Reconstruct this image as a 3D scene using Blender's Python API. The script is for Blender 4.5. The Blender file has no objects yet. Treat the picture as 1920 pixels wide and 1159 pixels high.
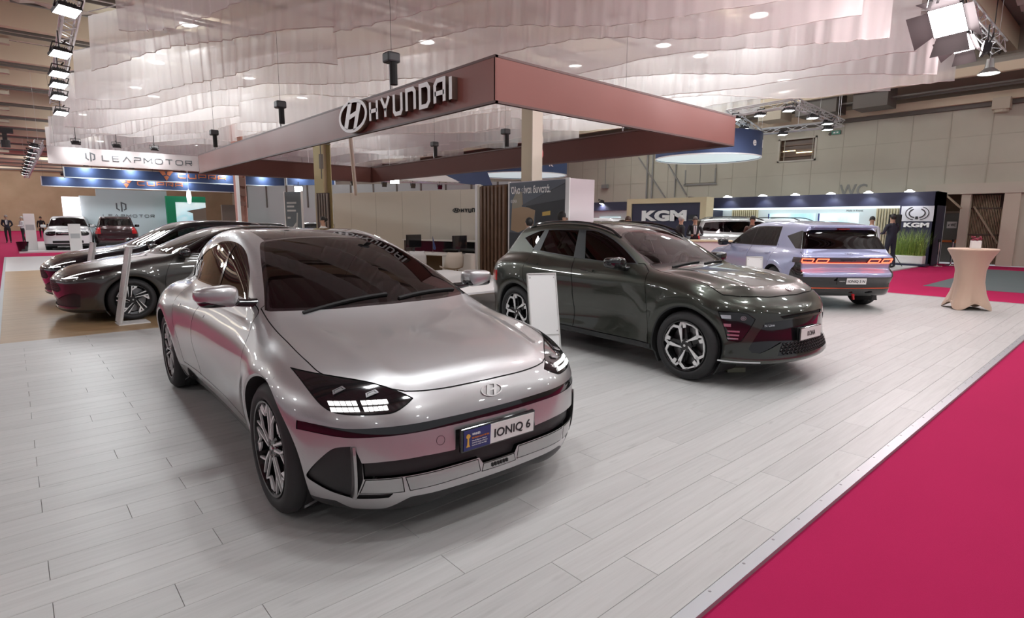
import bpy, bmesh, math, random
import numpy as np
from math import sin, cos, pi, radians
from mathutils import Vector, Matrix
S = bpy.context.scene
COL = S.collection
random.seed(7)
# ---------------------------------------------------------------- camera, world, exposure
cam = bpy.data.cameras.new('camera'); cam.sensor_width = 36.0; cam.lens = 36*1057.7/1920; cam.clip_end = 400; cam.clip_start = .05
co = bpy.data.objects.new('camera', cam); COL.objects.link(co)
YAW, PITCH, ROLL = radians(48.60), radians(8.83), radians(.28)
fw = Vector((cos(YAW)*cos(PITCH), sin(YAW)*cos(PITCH), -sin(PITCH))); rt = fw.cross(Vector((0, 0, 1))).normalized(); up = rt.cross(fw)
rt, up = rt*cos(ROLL)+up*sin(ROLL), up*cos(ROLL)-rt*sin(ROLL)
co.matrix_world = Matrix(((rt.x, up.x, -fw.x, 0), (rt.y, up.y, -fw.y, 0), (rt.z, up.z, -fw.z, 1.544), (0, 0, 0, 1)))
S.camera = co
# world and exposure; the lamps carry their own lights further down
w = bpy.data.worlds.new('world'); S.world = w; w.use_nodes = True
w.node_tree.nodes['Background'].inputs[0].default_value = (.92, .93, 1.0, 1); w.node_tree.nodes['Background'].inputs[1].default_value = .36
S.view_settings.view_transform = 'Standard'; S.view_settings.look = 'None'; S.view_settings.gamma = 1.0; S.view_settings.use_curve_mapping = False; S.view_settings.exposure = 0.10
S.cycles.max_bounces = 8; S.cycles.transparent_max_bounces = 24; S.cycles.sample_clamp_indirect = 6.0; S.cycles.caustics_reflective = False; S.cycles.caustics_refractive = False
# ---------------------------------------------------------------- materials
MATS = {}
def pm(name, col=(.5, .5, .5), rough=.5, metal=0.0, coat=0.0, emit=None, es=1.0, spec=None, alpha=None, trans=None, sheen=0.0):
    if name in MATS: return MATS[name]
    m = bpy.data.materials.new(name); m.use_nodes = True; b = m.node_tree.nodes['Principled BSDF']
    b.inputs['Base Color'].default_value = (*col, 1); b.inputs['Roughness'].default_value = rough; b.inputs['Metallic'].default_value = metal
    if coat: b.inputs['Coat Weight'].default_value = coat; b.inputs['Coat Roughness'].default_value = .02
    if emit: b.inputs['Emission Color'].default_value = (*emit, 1); b.inputs['Emission Strength'].default_value = es
    if spec is not None: b.inputs['Specular IOR Level'].default_value = spec
    if sheen: b.inputs['Sheen Weight'].default_value = sheen
    m.diffuse_color = (*col, 1); MATS[name] = m; return m
class NT:
    """short node-tree writer"""
    def __init__(s, name):
        s.m = MATS[name] = bpy.data.materials.new(name); s.m.use_nodes = True; s.t = s.m.node_tree; s.b = s.t.nodes['Principled BSDF']; s.o = s.t.nodes['Material Output']
    def n(s, typ, ins=None, **kw):
        nd = s.t.nodes.new('ShaderNode'+typ)
        for k, v in kw.items(): setattr(nd, k, v)
        for k, v in (ins or {}).items():
            if isinstance(v, bpy.types.NodeSocket): s.t.links.new(v, nd.inputs[k])
            else: nd.inputs[k].default_value = v
        return nd
    def l(s, a, b): s.t.links.new(a, b)
    def ramp(s, fac, stops):
        r = s.n('ValToRGB', {0: fac}); e = r.color_ramp.elements
        while len(e) < len(stops): e.new(.5)
        for q, (p, c) in zip(e, stops): q.position = p; q.color = (*c, 1)
        return r.outputs[0]
def glass_mat(name, tint, refl=1.0, rough=0.0):
    if name in MATS: return MATS[name]
    t = NT(name); tr = t.n('BsdfTransparent', {0: (*tint, 1)}); gl = t.n('BsdfGlossy', {0: (refl, refl, refl, 1), 1: rough})
    fr = t.n('Fresnel', {0: 1.5}); mx = t.n('MixShader', {0: fr.outputs[0], 1: tr.outputs[0], 2: gl.outputs[0]}); t.l(mx.outputs[0], t.o.inputs[0])
    t.t.nodes.remove(t.b); return t.m
def paint(name, col, metal=.75, rough=.32, flake=.0):
    if name in MATS: return MATS[name]
    m = pm(name, col, rough, metal, 1.0); return m
# ---------------------------------------------------------------- objects
def tag(o, label=None, cat=None, group=None, kind=None):
    if label: o['label'] = label
    if cat: o['category'] = cat
    if group: o['group'] = group
    if kind: o['kind'] = kind
    return o
def link(name, me, mat=None, parent=None, smooth=False):
    o = bpy.data.objects.new(name, me); COL.objects.link(o)
    if mat is not None and not me.materials: me.materials.append(mat)
    if smooth: me.polygons.foreach_set('use_smooth', [True]*len(me.polygons))
    if parent is not None: o.parent = parent
    return o
def empty(name, loc=(0, 0, 0), rz=0.0, label=None, cat=None, group=None):
    o = bpy.data.objects.new(name, None); COL.objects.link(o); o.location = loc; o.rotation_euler = (0, 0, rz); o.empty_display_size = .2
    return tag(o, label, cat, group)
def raw(name, V, T, mat, parent=None, N=None, smooth=True):
    me = bpy.data.meshes.new(name); me.from_pydata(np.asarray(V).tolist(), [], T if isinstance(T, list) else T.tolist())
    o = link(name, me, mat, parent, smooth)
    if N is not None: me.normals_split_custom_set_from_vertices(np.asarray(N).tolist())
    return o
class MB:
    """collects simple solids into one mesh"""
    def __init__(s): s.v = []; s.f = []
    def add(s, V, F):
        b = len(s.v); s.v += [tuple(map(float, p)) for p in V]; s.f += [tuple(int(i)+b for i in q) for q in F]; return s
    def box(s, c, d, rz=0.0, M=None):
        x, y, z = d[0]/2, d[1]/2, d[2]/2; m = M or Matrix.Rotation(rz, 3, 'Z')
        V = [Vector(c)+m @ Vector((a*x, b*y, e*z)) for a in (-1, 1) for b in (-1, 1) for e in (-1, 1)]
        return s.add(V, [(0, 1, 3, 2), (4, 6, 7, 5), (0, 4, 5, 1), (2, 3, 7, 6), (0, 2, 6, 4), (1, 5, 7, 3)])
    def bb(s, a, b): return s.box([(a[i]+b[i])/2 for i in range(3)], [abs(b[i]-a[i]) for i in range(3)])
    def tube(s, p, r, n=8, cap=True):
        """tube along a polyline, radius a number or one per point"""
        P = [Vector(q) for q in p]; R = r if isinstance(r, (list, tuple)) else [r]*len(P); V = []; u = None
        for i, q in enumerate(P):
            d = (P[min(i+1, len(P)-1)]-P[max(i-1, 0)]).normalized()
            if u is None: u = d.orthogonal().normalized()
            u = (u-d*u.dot(d)).normalized(); w = d.cross(u)
            for k in range(n): a = 2*pi*k/n; V.append(q+(u*cos(a)+w*sin(a))*R[i])
        F = [(i*n+k, i*n+(k+1) % n, (i+1)*n+(k+1) % n, (i+1)*n+k) for i in range(len(P)-1) for k in range(n)]
        if cap: F += [tuple(range(n))[::-1], tuple((len(P)-1)*n+k for k in range(n))]
        return s.add(V, F)
    def bar(s, a, b, w, h=None):
        """rectangular bar from a to b"""
        a, b = Vector(a), Vector(b); d = (b-a).normalized(); z = Vector((0, 0, 1)) if abs(d.z) < .9 else Vector((1, 0, 0)); u = d.cross(z).normalized(); v = u.cross(d); h = h or w
        V = [q+u*i*w/2+v*j*h/2 for q in (a, b) for i, j in ((-1, -1), (1, -1), (1, 1), (-1, 1))]
        return s.add(V, [(3, 2, 1, 0), (4, 5, 6, 7)]+[(k, (k+1) % 4, 4+(k+1) % 4, 4+k) for k in range(4)])
    def lathe(s, prof, n=24, M=None, close=False, cap=True):
        """profile of (radius, height) turned round z"""
        m = M or Matrix(); V = [m @ Vector((r*cos(2*pi*k/n), r*sin(2*pi*k/n), h)) for r, h in prof for k in range(n)]; L = len(prof)
        F = [(i*n+k, i*n+(k+1) % n, ((i+1) % L)*n+(k+1) % n, ((i+1) % L)*n+k) for i in range(L if close else L-1) for k in range(n)]
        if not close and cap:
            if prof[0][0] > 1e-6: F.append(tuple(range(n))[::-1])
            if prof[-1][0] > 1e-6: F.append(tuple((L-1)*n+k for k in range(n)))
        return s.add(V, F)
    def prism(s, pts, d0, d1, M=None):
        """2-D outline in xy pushed from z = d0 to d1, then moved by M"""
        m = M or Matrix(); n = len(pts); A = sum(pts[i][0]*pts[(i+1) % n][1]-pts[(i+1) % n][0]*pts[i][1] for i in range(n))
        if A < 0: pts = pts[::-1]
        V = [m @ Vector((p[0], p[1], z)) for z in (d0, d1) for p in pts]
        return s.add(V, [tuple(range(n))[::-1], tuple(range(n, 2*n))]+[(k, (k+1) % n, n+(k+1) % n, n+k) for k in range(n)])
    def ring(s, outer, inner, d0, d1, M=None):
        m = M or Matrix(); n = len(outer); V = [m @ Vector((p[0], p[1], z)) for z in (d0, d1) for P in (outer, inner) for p in P]
        F = []
        for k in range(n):
            j = (k+1) % n; F += [(k, n+k, n+j, j), (2*n+k, 2*n+j, 3*n+j, 3*n+k), (k, j, 2*n+j, 2*n+k), (n+k, 3*n+k, 3*n+j, n+j)]
        return s.add(V, F)
    def sphere(s, c, r, n=12, sc=(1, 1, 1)):
        V = []; F = []; m = max(n//2, 4)
        for i in range(m+1):
            t = pi*i/m
            for k in range(n): a = 2*pi*k/n; V.append((c[0]+r*sc[0]*sin(t)*cos(a), c[1]+r*sc[1]*sin(t)*sin(a), c[2]-r*sc[2]*cos(t)))
        for i in range(m):
            for k in range(n): F.append((i*n+k, i*n+(k+1) % n, (i+1)*n+(k+1) % n, (i+1)*n+k))
        return s.add(V, F)
    def make(s, name, mat, parent=None, smooth=False, bevel=0.0, seg=2, loc=None, rz=0.0):
        me = bpy.data.meshes.new(name); me.from_pydata(s.v, [], s.f); me.validate(); bm = bmesh.new(); bm.from_mesh(me)
        bmesh.ops.remove_doubles(bm, verts=bm.verts, dist=1e-6)
        if bevel: bmesh.ops.bevel(bm, geom=[e for e in bm.edges if len(e.link_faces) == 2 and e.calc_face_angle(0) > .5], offset=bevel, segments=seg, affect='EDGES', profile=.5, clamp_overlap=True)
        bmesh.ops.recalc_face_normals(bm, faces=bm.faces); bm.to_mesh(me); bm.free(); o = link(name, me, mat, parent)
        if smooth:
            me.polygons.foreach_set('use_smooth', [True]*len(me.polygons))
            try: me.set_sharp_from_angle(angle=radians(38))
            except Exception: pass
        if loc is not None: o.location = loc; o.rotation_euler = (0, 0, rz)
        return o
def copy_tree(o, parent=None):
    c = o.copy(); COL.objects.link(c)
    if parent is not None: c.parent = parent
    for ch in list(o.children): copy_tree(ch, c)
    return c
# ---------------------------------------------------------------- lettering
def stroke(mb, path, w, d0, d1, M, closed=False):
    """ribbon of width w along a 2-D path (mitred), extruded"""
    P = [Vector(p) for p in path]; n = len(P); L = []; Rr = []
    for i in range(n):
        a = P[i]-P[i-1] if (closed or i > 0) else P[1]-P[0]; b = P[(i+1) % n]-P[i] if (closed or i < n-1) else a
        a = a.normalized(); b = b.normalized(); na = Vector((-a.y, a.x)); nb = Vector((-b.y, b.x)); m = (na+nb)
        m = m.normalized() if m.length > 1e-6 else na; k = min(1/max(m.dot(na), .35), 2.2)
        L.append(P[i]+m*w/2*k); Rr.append(P[i]-m*w/2*k)
    rng = range(n if closed else n-1); V = [M @ Vector((p.x, p.y, z)) for z in (d0, d1) for S_ in (L, Rr) for p in S_]
    F = []
    for i in rng:
        j = (i+1) % n; F += [(i, j, n+j, n+i), (2*n+i, 3*n+i, 3*n+j, 2*n+j), (i, 2*n+i, 2*n+j, j), (n+i, n+j, 3*n+j, 3*n+i)]
    if not closed: F += [(0, n, 3*n, 2*n), (n-1, 3*n-1, 4*n-1, 2*n-1)]
    mb.add(V, F)
GLY = {  # stroke letters on a unit cell, width then paths
 'H': (.82, [[(0, 0), (0, 1)], [(.82, 0), (.82, 1)], [(0, .5), (.82, .5)]]),
 'Y': (.86, [[(0, 1), (.43, .42), (.86, 1)], [(.43, .45), (.43, 0)]]),
 'U': (.80, [[(0, 1), (0, .16), (.14, 0), (.66, 0), (.80, .16), (.80, 1)]]),
 'N': (.80, [[(0, 0), (0, 1), (.64, 1), (.80, .84), (.80, 0)]]),
 'D': (.82, [[(0, 0), (0, 1), (.62, 1), (.82, .8), (.82, .2), (.62, 0), (0, 0)]]),
 'A': (.80, [[(0, 0), (0, .8), (.2, 1), (.80, 1), (.80, 0)], [(0, .42), (.80, .42)]]),
 'I': (.0, [[(0, 0), (0, 1)]]),
 'L': (.75, [[(0, 1), (0, 0), (.75, 0)]]), 'E': (.75, [[(.75, 1), (0, 1), (0, 0), (.75, 0)], [(0, .5), (.7, .5)]]),
 'a': (.95, [[(0, 0), (.475, 1), (.95, 0)]]), 'P': (.8, [[(0, .5), (.8, .5), (.8, 1), (0, 1)], [(0, .5), (0, 0)]]),
 'M': (.95, [[(0, 0), (0, 1), (.475, .35), (.95, 1), (.95, 0)]]), 'O': (.9, [[(.18, 0), (.72, 0), (.9, .2), (.9, .8), (.72, 1), (.18, 1), (0, .8), (0, .2), (.18, 0)]]),
 'T': (.9, [[(0, 1), (.9, 1)], [(.45, 1), (.45, 0)]]), 'R': (.8, [[(0, 0), (0, 1), (.8, 1), (.8, .5), (0, .5)], [(.4, .5), (.8, 0)]]),
 'C': (.95, [[(.95, 1), (.15, 1), (0, .82), (0, .18), (.15, 0), (.95, 0)]]), 'u': (.95, [[(0, 1), (0, .18), (.15, 0), (.95, 0), (.95, 1)]]),
 'p': (.95, [[(0, 0), (0, 1), (.95, 1), (.95, .35), (.1, .35)]]), 'r': (.95, [[(0, 0), (0, 1), (.95, 1), (.95, .38), (.25, .38)], [(.5, .38), (.95, 0)]]),
 'V': (.95, [[(0, 0), (0, .82), (.15, 1), (.95, 1), (.95, 0)], [(0, .38), (.95, .38)]]),
 'K': (.85, [[(0, 0), (0, 1)], [(.85, 1), (.09, .5), (.85, 0)]]), 'G': (.95, [[(.95, .8), (.78, 1), (.18, 1), (0, .8), (0, .2), (.18, 0), (.95, 0), (.95, .48), (.45, .48)]]),
}
def letters(txt, h, w, gap, d, M, mat, parent, name='letter', sx=1.0, bevel=0.0):
    """raised stroke letters, one mesh each, set along local x from 0; returns the run's length"""
    x = 0.0; ih = h-w
    for ch in txt:
        wd, paths = GLY[ch]; mb = MB()
        for p in paths:
            cl = len(p) > 2 and p[0] == p[-1]; q = [(x+w/2+a*ih*sx, w/2+b*ih) for a, b in (p[:-1] if cl else p)]
            stroke(mb, q, w, 0, d, M, cl)
        mb.make(name, mat, parent); x += wd*ih*sx+w+gap
    return x-gap
def text_mesh(txt, h, M, mat, parent=None, name='lettering', width=None, d=.002, bold=0.0, align='LEFT'):
    """words in the built-in typeface as a thin solid; h = capital height, width = fit to this length"""
    c = bpy.data.curves.new(name, 'FONT'); c.body = txt; c.size = h/.73; c.extrude = d/2; c.offset = bold; c.resolution_u = 3; c.align_x = align
    o = bpy.data.objects.new(name, c); COL.objects.link(o); bpy.context.view_layer.update(); me = bpy.data.meshes.new_from_object(o.evaluated_get(bpy.context.evaluated_depsgraph_get()))
    bpy.data.objects.remove(o); bpy.data.curves.remove(c); me.materials.clear()
    if len(me.vertices) == 0: return None
    xs = [v.co.x for v in me.vertices]; k = width/(max(xs)-min(xs)) if width else 1.0; x0 = min(xs) if align == 'LEFT' else 0
    me.transform(M @ Matrix.Diagonal((k, 1, 1, 1)) @ Matrix.Translation((-x0, 0, 0))); me.name = name; return link(name, me, mat, parent)
def frame(o, x, y):
    """matrix whose columns are the given local x and y directions and their normal"""
    x = Vector(x).normalized(); y = Vector(y); y = (y-x*y.dot(x)).normalized(); z = x.cross(y); M = Matrix.Identity(4)
    for i in range(3): M[i][0], M[i][1], M[i][2], M[i][3] = x[i], y[i], z[i], o[i]
    return M
def ell(a, b, n=40, cx=0.0, cy=0.0): return [(cx+a*cos(2*pi*k/n), cy+b*sin(2*pi*k/n)) for k in range(n)]
def oval_h(mb, a, M, d0, d1, t=.10):
    """oval ring with a slanted H inside, half-width a"""
    b = a*.52; mb.ring(ell(a, b), ell(a*(1-t), b*(1-t*1.6)), d0, d1, M)
    def P(pts): mb.prism([(x*a, y*a) for x, y in pts], d0, d1, M)
    P([(-.62, -.30), (-.38, -.40), (-.02, .40), (-.26, .46)]); P([(.02, -.46), (.26, -.40), (.62, .30), (.38, .40)])
    P([(-.24, -.09), (.2, -.02), (.28, .13), (-.16, .06)])
# ---------------------------------------------------------------- shared materials
M_GLOSSBLACK = pm('gloss_black', (.008, .008, .009), .08, 0, .6)
M_PLASTIC = pm('black_plastic', (.016, .016, .017), .45)
M_MATBLACK = pm('matt_black', (.010, .010, .010), .8)
M_TYRE = pm('tyre_rubber', (.018, .018, .019), .62)
M_RIMDARK = pm('rim_black', (.010, .010, .011), .22, 0, .4)
M_RIMFACE = pm('machined_alloy', (.88, .88, .88), .36, .25)
M_DISC = pm('brake_steel', (.30, .30, .31), .35, .9)
M_CHROME = pm('chrome', (.78, .78, .79), .12, 1.0)
M_WHITE = pm('white_board', (.78, .77, .76), .5)
M_PLATEWHITE = pm('plate_white', (.80, .80, .78), .35)
M_INK = pm('black_ink', (.01, .01, .012), .5)
M_LED = pm('led_white', (.9, .9, .9), .3, emit=(1, .98, .96), es=2.6)
M_REDLAMP = pm('red_lens', (.45, .012, .015), .12, 0, .6)
M_REDLED = pm('red_led', (.8, .05, .02), .3, emit=(1, .10, .045), es=4.5)
M_SEAT = pm('seat_fabric', (.035, .034, .036), .7)
M_DASH = pm('dash_plastic', (.022, .022, .024), .55)
M_LENS = glass_mat('lamp_glass', (.10, .10, .10))
M_TINT = glass_mat('privacy_glass', (.006, .007, .008))
M_WINDOW = glass_mat('window_glass', (.10, .115, .11))
M_SCREEN = glass_mat('windscreen_glass', (.022, .030, .030))
M_CLEAR = glass_mat('clear_glass', (.55, .60, .57))
# ---------------------------------------------------------------- car modelling toolkit (numpy)
class Spl:
    """natural cubic spline, constant outside its knots"""
    def __init__(s, pts):
        pts = sorted(pts); s.x = np.array([p[0] for p in pts], float); s.y = np.array([p[1] for p in pts], float)
        n = len(s.x); h = np.diff(s.x); A = np.eye(n); r = np.zeros(n)
        for i in range(1, n-1):
            A[i, i-1] = h[i-1]; A[i, i] = 2*(h[i-1]+h[i]); A[i, i+1] = h[i]
            r[i] = 6*((s.y[i+1]-s.y[i])/h[i]-(s.y[i]-s.y[i-1])/h[i-1])
        s.m = np.linalg.solve(A, r); s.h = h
    def __call__(s, x):
        x = np.clip(x, s.x[0], s.x[-1]); i = np.clip(np.searchsorted(s.x, x)-1, 0, len(s.h)-1)
        h = s.h[i]; a = (s.x[i+1]-x)/h; b = 1-a
        return a*s.y[i]+b*s.y[i+1]+((a**3-a)*s.m[i]+(b**3-b)*s.m[i+1])*h*h/6
def smax(a, b, r):
    h = np.maximum(r-np.abs(a-b), 0)/r
    return np.maximum(a, b)+h*h*r*.25
def smin(a, b, r): return -smax(-a, -b, r)
def step(a, b, x):
    t = np.clip((x-a)/(b-a), 0, 1); return t*t*(3-2*t)
def bump(x, c, w): return np.exp(-((x-c)/w)**2)
def poly_sd(px, py, pts):
    """signed distance to a closed polygon, negative inside"""
    pts = np.asarray(pts, float); d = np.full(px.shape, 1e9); ins = np.zeros(px.shape, bool); n = len(pts)
    for i in range(n):
        ax, ay = pts[i]; bx, by = pts[(i+1) % n]; ex, ey = bx-ax, by-ay
        wx, wy = px-ax, py-ay; t = np.clip((wx*ex+wy*ey)/(ex*ex+ey*ey+1e-12), 0, 1)
        d = np.minimum(d, (wx-t*ex)**2+(wy-t*ey)**2)
        c = (ay > py) != (by > py)
        if abs(ey) > 1e-12: ins ^= c & (px < ex*(py-ay)/ey+ax)
    d = np.sqrt(d); return np.where(ins, -d, d)
def smooth_poly(pts, n=6, closed=True):
    """Catmull-Rom through points; a point given as (x, y, 1) stays a sharp corner"""
    P = [np.array(p[:2], float) for p in pts]; S = [len(p) > 2 for p in pts]; out = []; m = len(P)
    for i in range(m if closed else m-1):
        p1, p2 = P[i], P[(i+1) % m]; p0 = P[i-1] if (closed or i > 0) else p1; p3 = P[(i+2) % m] if (closed or i+2 < m) else p2
        if S[i]: p0 = 2*p1-p2 if S[(i+1) % m] else p1-(p2-p1)*.5
        if S[(i+1) % m]: p3 = 2*p2-p1 if S[i] else p2+(p2-p1)*.5
        if S[i] and S[(i+1) % m]: out.append(tuple(p1)); continue
        for k in range(n):
            t = k/n; out.append(tuple(.5*((2*p1)+(-p0+p2)*t+(2*p0-5*p1+4*p2-p3)*t*t+(-p0+3*p1-3*p2+p3)*t**3)))
    if not closed: out.append(tuple(P[-1]))
    return out
class CarShell:
    """a closed body surface from a field f(x, |y|, z) < 0 inside, meshed on a grid, pulled onto the surface and cut into panels"""
    def __init__(s, f, lo, hi, h):
        s.f = f; s.build(lo, hi, h)
    def F(s, P): return s.f(P[:, 0], np.abs(P[:, 1]), P[:, 2])
    def grad(s, P, e=1.5e-3):
        g = np.empty_like(P)
        for k in range(3):
            d = np.zeros(3); d[k] = e; g[:, k] = (s.F(P+d)-s.F(P-d))/(2*e)
        return g
    def project(s, P, it=3):
        for _ in range(it):
            g = s.grad(P); v = s.F(P); q = np.maximum((g*g).sum(1), .05)
            st = np.clip(v/q, -.03, .03); P = P-g*st[:, None]
        return P
    def build(s, lo, hi, h):
        nx = int((hi[0]-lo[0])/h)+2; ny = int(hi[1]/h)+2; nz = int((hi[2]-lo[2])/h)+2
        xs = lo[0]+np.arange(nx)*h; yh = (np.arange(ny)+.5)*h; zs = lo[2]+np.arange(nz)*h
        Fh = s.f(*np.meshgrid(xs, yh, zs, indexing='ij')); Fv = np.concatenate([Fh[:, ::-1], Fh], 1); ys = np.concatenate([-yh[::-1], yh])
        S = Fv < 0; ny = len(ys); cs = np.zeros((nx-1, ny-1, nz-1), int)
        for a in (0, 1):
            for b in (0, 1):
                for c in (0, 1): cs += S[a:nx-1+a, b:ny-1+b, c:nz-1+c]
        act = np.argwhere((cs > 0) & (cs < 8)); idx = np.full(cs.shape, -1); idx[tuple(act.T)] = np.arange(len(act))
        acc = np.zeros((len(act), 3)); cnt = np.zeros(len(act)); i, j, k = act.T
        cor = [(a, b, c) for a in (0, 1) for b in (0, 1) for c in (0, 1)]
        for A in cor:
            for ax in range(3):
                if A[ax]: continue
                B = list(A); B[ax] = 1
                fa = Fv[i+A[0], j+A[1], k+A[2]]; fb = Fv[i+B[0], j+B[1], k+B[2]]; m = (fa < 0) != (fb < 0)
                t = np.where(m, fa/(fa-fb+1e-20), 0); p = np.tile(np.array(A, float), (len(act), 1)); p[:, ax] += t
                acc[m] += p[m]; cnt[m] += 1
        V = acc/cnt[:, None]+act; V = np.stack([lo[0]+V[:, 0]*h, ys[0]+V[:, 1]*h, lo[2]+V[:, 2]*h], 1)
        Q = []
        for ax in range(3):
            a = [slice(None)]*3; b = [slice(None)]*3; a[ax] = slice(0, -1); b[ax] = slice(1, None)
            ch = S[tuple(a)] != S[tuple(b)]; e = np.argwhere(ch); u, v = [(1, 2), (2, 0), (0, 1)][ax]
            ok = (e[:, u] > 0) & (e[:, v] > 0) & (e[:, u] < Fv.shape[u]-1) & (e[:, v] < Fv.shape[v]-1); e = e[ok]
            ins = S[tuple(e.T)]
            def cell(du, dv):
                c = e.copy(); c[:, u] -= du; c[:, v] -= dv; return idx[tuple(c.T)]
            q = np.stack([cell(1, 1), cell(0, 1), cell(0, 0), cell(1, 0)], 1); q[~ins] = q[~ins][:, ::-1]; Q.append(q)
        Q = np.concatenate(Q); Q = Q[(Q >= 0).all(1)]
        s.V = s.project(V, 5); s.T = np.concatenate([Q[:, [0, 1, 2]], Q[:, [0, 2, 3]]]); s.tag = np.zeros(len(s.T), int); s.names = ['body']
    def xyz(s, P): return P[:, 0], np.abs(P[:, 1]), P[:, 2]
    def cut(s, g, sel):
        """slice the selected triangles along g = 0"""
        if not sel.any(): return
        u = np.unique(s.T[sel]); gv = np.ones(len(s.V)); gv[u] = g(*s.xyz(s.V[u])); gv = np.where(np.abs(gv) < 1e-6, 1e-6, gv); T = s.T; sg = gv[T] < 0; n = sg.sum(1)
        m = sel & (n > 0) & (n < 3)
        if not m.any(): return
        t = T[m]; sgm = sg[m]; tg = s.tag[m]; lone = np.where(sgm.sum(1) == 1, sgm.argmax(1), (~sgm).argmax(1)); r = np.arange(len(t))
        a = t[r, lone]; b = t[r, (lone+1) % 3]; c = t[r, (lone+2) % 3]
        E = np.sort(np.concatenate([np.stack([a, b], 1), np.stack([a, c], 1)]), 1); U, inv = np.unique(E, axis=0, return_inverse=True); inv = inv.ravel()
        A, B = s.V[U[:, 0]], s.V[U[:, 1]]; ga, gb = gv[U[:, 0]], gv[U[:, 1]]; lo, hi = np.zeros(len(U)), np.ones(len(U)); neg = ga < 0
        for _ in range(12):
            mid = (lo+hi)/2; gm = g(*s.xyz(A+(B-A)*mid[:, None])); same = (gm < 0) == neg; lo = np.where(same, mid, lo); hi = np.where(same, hi, mid)
        P = A+(B-A)*((lo+hi)/2)[:, None]; base = len(s.V); s.V = np.concatenate([s.V, P]); ab = base+inv[:len(t)]; ac = base+inv[len(t):]
        new = np.concatenate([np.stack([a, ab, ac], 1), np.stack([ab, b, c], 1), np.stack([ab, c, ac], 1)])
        s.T = np.concatenate([T[~m], new]); s.tag = np.concatenate([s.tag[~m], tg, tg, tg])
    def refine(s, sel):
        if not sel.any(): return
        t = s.T[sel]; E = np.sort(np.concatenate([t[:, [0, 1]], t[:, [1, 2]], t[:, [2, 0]]]), 1); U, inv = np.unique(E, axis=0, return_inverse=True); inv = inv.ravel()
        P = s.project((s.V[U[:, 0]]+s.V[U[:, 1]])/2, 2); b = len(s.V); s.V = np.concatenate([s.V, P]); n = len(t); x, y, z = b+inv[:n], b+inv[n:2*n], b+inv[2*n:]
        new = np.concatenate([np.stack([t[:, 0], x, z], 1), np.stack([x, t[:, 1], y], 1), np.stack([z, y, t[:, 2]], 1), np.stack([x, y, z], 1)])
        tg = s.tag[sel]; s.T = np.concatenate([s.T[~sel], new]); s.tag = np.concatenate([s.tag[~sel], tg, tg, tg, tg])
    def tid(s, name):
        if name not in s.names: s.names.append(name)
        return s.names.index(name)
    def cen(s): return s.V[s.T].mean(1)
    def fnor(s):
        a, b, c = s.V[s.T[:, 0]], s.V[s.T[:, 1]], s.V[s.T[:, 2]]; n = np.cross(b-a, c-a); return n/np.maximum(np.linalg.norm(n, axis=1), 1e-12)[:, None]
    def where(s, parents, flt):
        sel = np.ones(len(s.T), bool)
        if parents is not None: sel = np.isin(s.tag, [s.tid(p) for p in parents])
        if flt is not None:
            T = s.T[sel]; C = s.V[T].mean(1); a, b, c = s.V[T[:, 0]], s.V[T[:, 1]], s.V[T[:, 2]]; n = np.abs(np.cross(b-a, c-a)); n /= np.maximum(np.linalg.norm(n, axis=1), 1e-12)[:, None]
            sel[sel] = flt(C[:, 0], np.abs(C[:, 1]), C[:, 2], n)
        return sel
    def region(s, name, g, parents=('body',), flt=None, gap=0, fine=0, gapname='shut_line'):
        """tag where g < 0 as name; gap > 0 leaves a shut line of that width along the border"""
        sel = s.where(parents, flt)
        for _ in range(fine):
            if not sel.any(): return
            C = s.V[s.T[sel]].mean(1); gc = np.abs(g(*s.xyz(C))); t = s.T[sel]; e = np.linalg.norm(s.V[t[:, 0]]-s.V[t[:, 1]], axis=1)
            sel[sel] = gc < np.maximum(1.2*e, .004); s.refine(sel); sel = s.where(parents, flt)
        if gap:
            s.cut(lambda x, y, z: g(x, y, z)+gap/2, sel); sel = s.where(parents, flt)
            s.cut(lambda x, y, z: g(x, y, z)-gap/2, sel); sel = s.where(parents, flt)
        else:
            s.cut(g, sel); sel = s.where(parents, flt)
        if not sel.any(): return
        gc = np.full(len(s.T), 9.0); gc[sel] = g(*s.xyz(s.V[s.T[sel]].mean(1)))
        if gap: s.tag[sel & (np.abs(gc) <= gap/2)] = s.tid(gapname)
        s.tag[sel & (gc < -gap/2)] = s.tid(name)
    def normals(s):
        g = s.grad(s.V); s.N = g/np.maximum(np.linalg.norm(g, axis=1), 1e-9)[:, None]
    def part(s, name, side=0, off=0.0):
        """vertices, faces and normals of one tag (side -1 / +1: only that flank)"""
        sel = s.tag == s.tid(name)
        if side: sel &= (s.cen()[:, 1]*side > 0)
        T = s.T[sel]
        if len(T) == 0: return None
        u, inv = np.unique(T, return_inverse=True); return s.V[u]+s.N[u]*off, inv.reshape(-1, 3), s.N[u]
    def hit(s, O, D, tmax=4.0, n=60):
        """march points along rays until the surface, for placing badges and trim"""
        O = np.atleast_2d(np.asarray(O, float)); D = np.broadcast_to(np.asarray(D, float), O.shape); t = np.zeros(len(O)); dt = tmax/n; done = np.zeros(len(O), bool)
        for _ in range(n):
            ins = s.F(O+D*(t+dt)[:, None]) < 0; done |= ins; t = np.where(done, t, t+dt)
        lo, hi = t.copy(), t+dt
        for _ in range(12):
            m = (lo+hi)/2; ins = s.F(O+D*m[:, None]) < 0; hi = np.where(ins, m, hi); lo = np.where(ins, lo, m)
        P = O+D*hi[:, None]; g = s.grad(P); return P, g/np.maximum(np.linalg.norm(g, axis=1), 1e-9)[:, None], done
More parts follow.
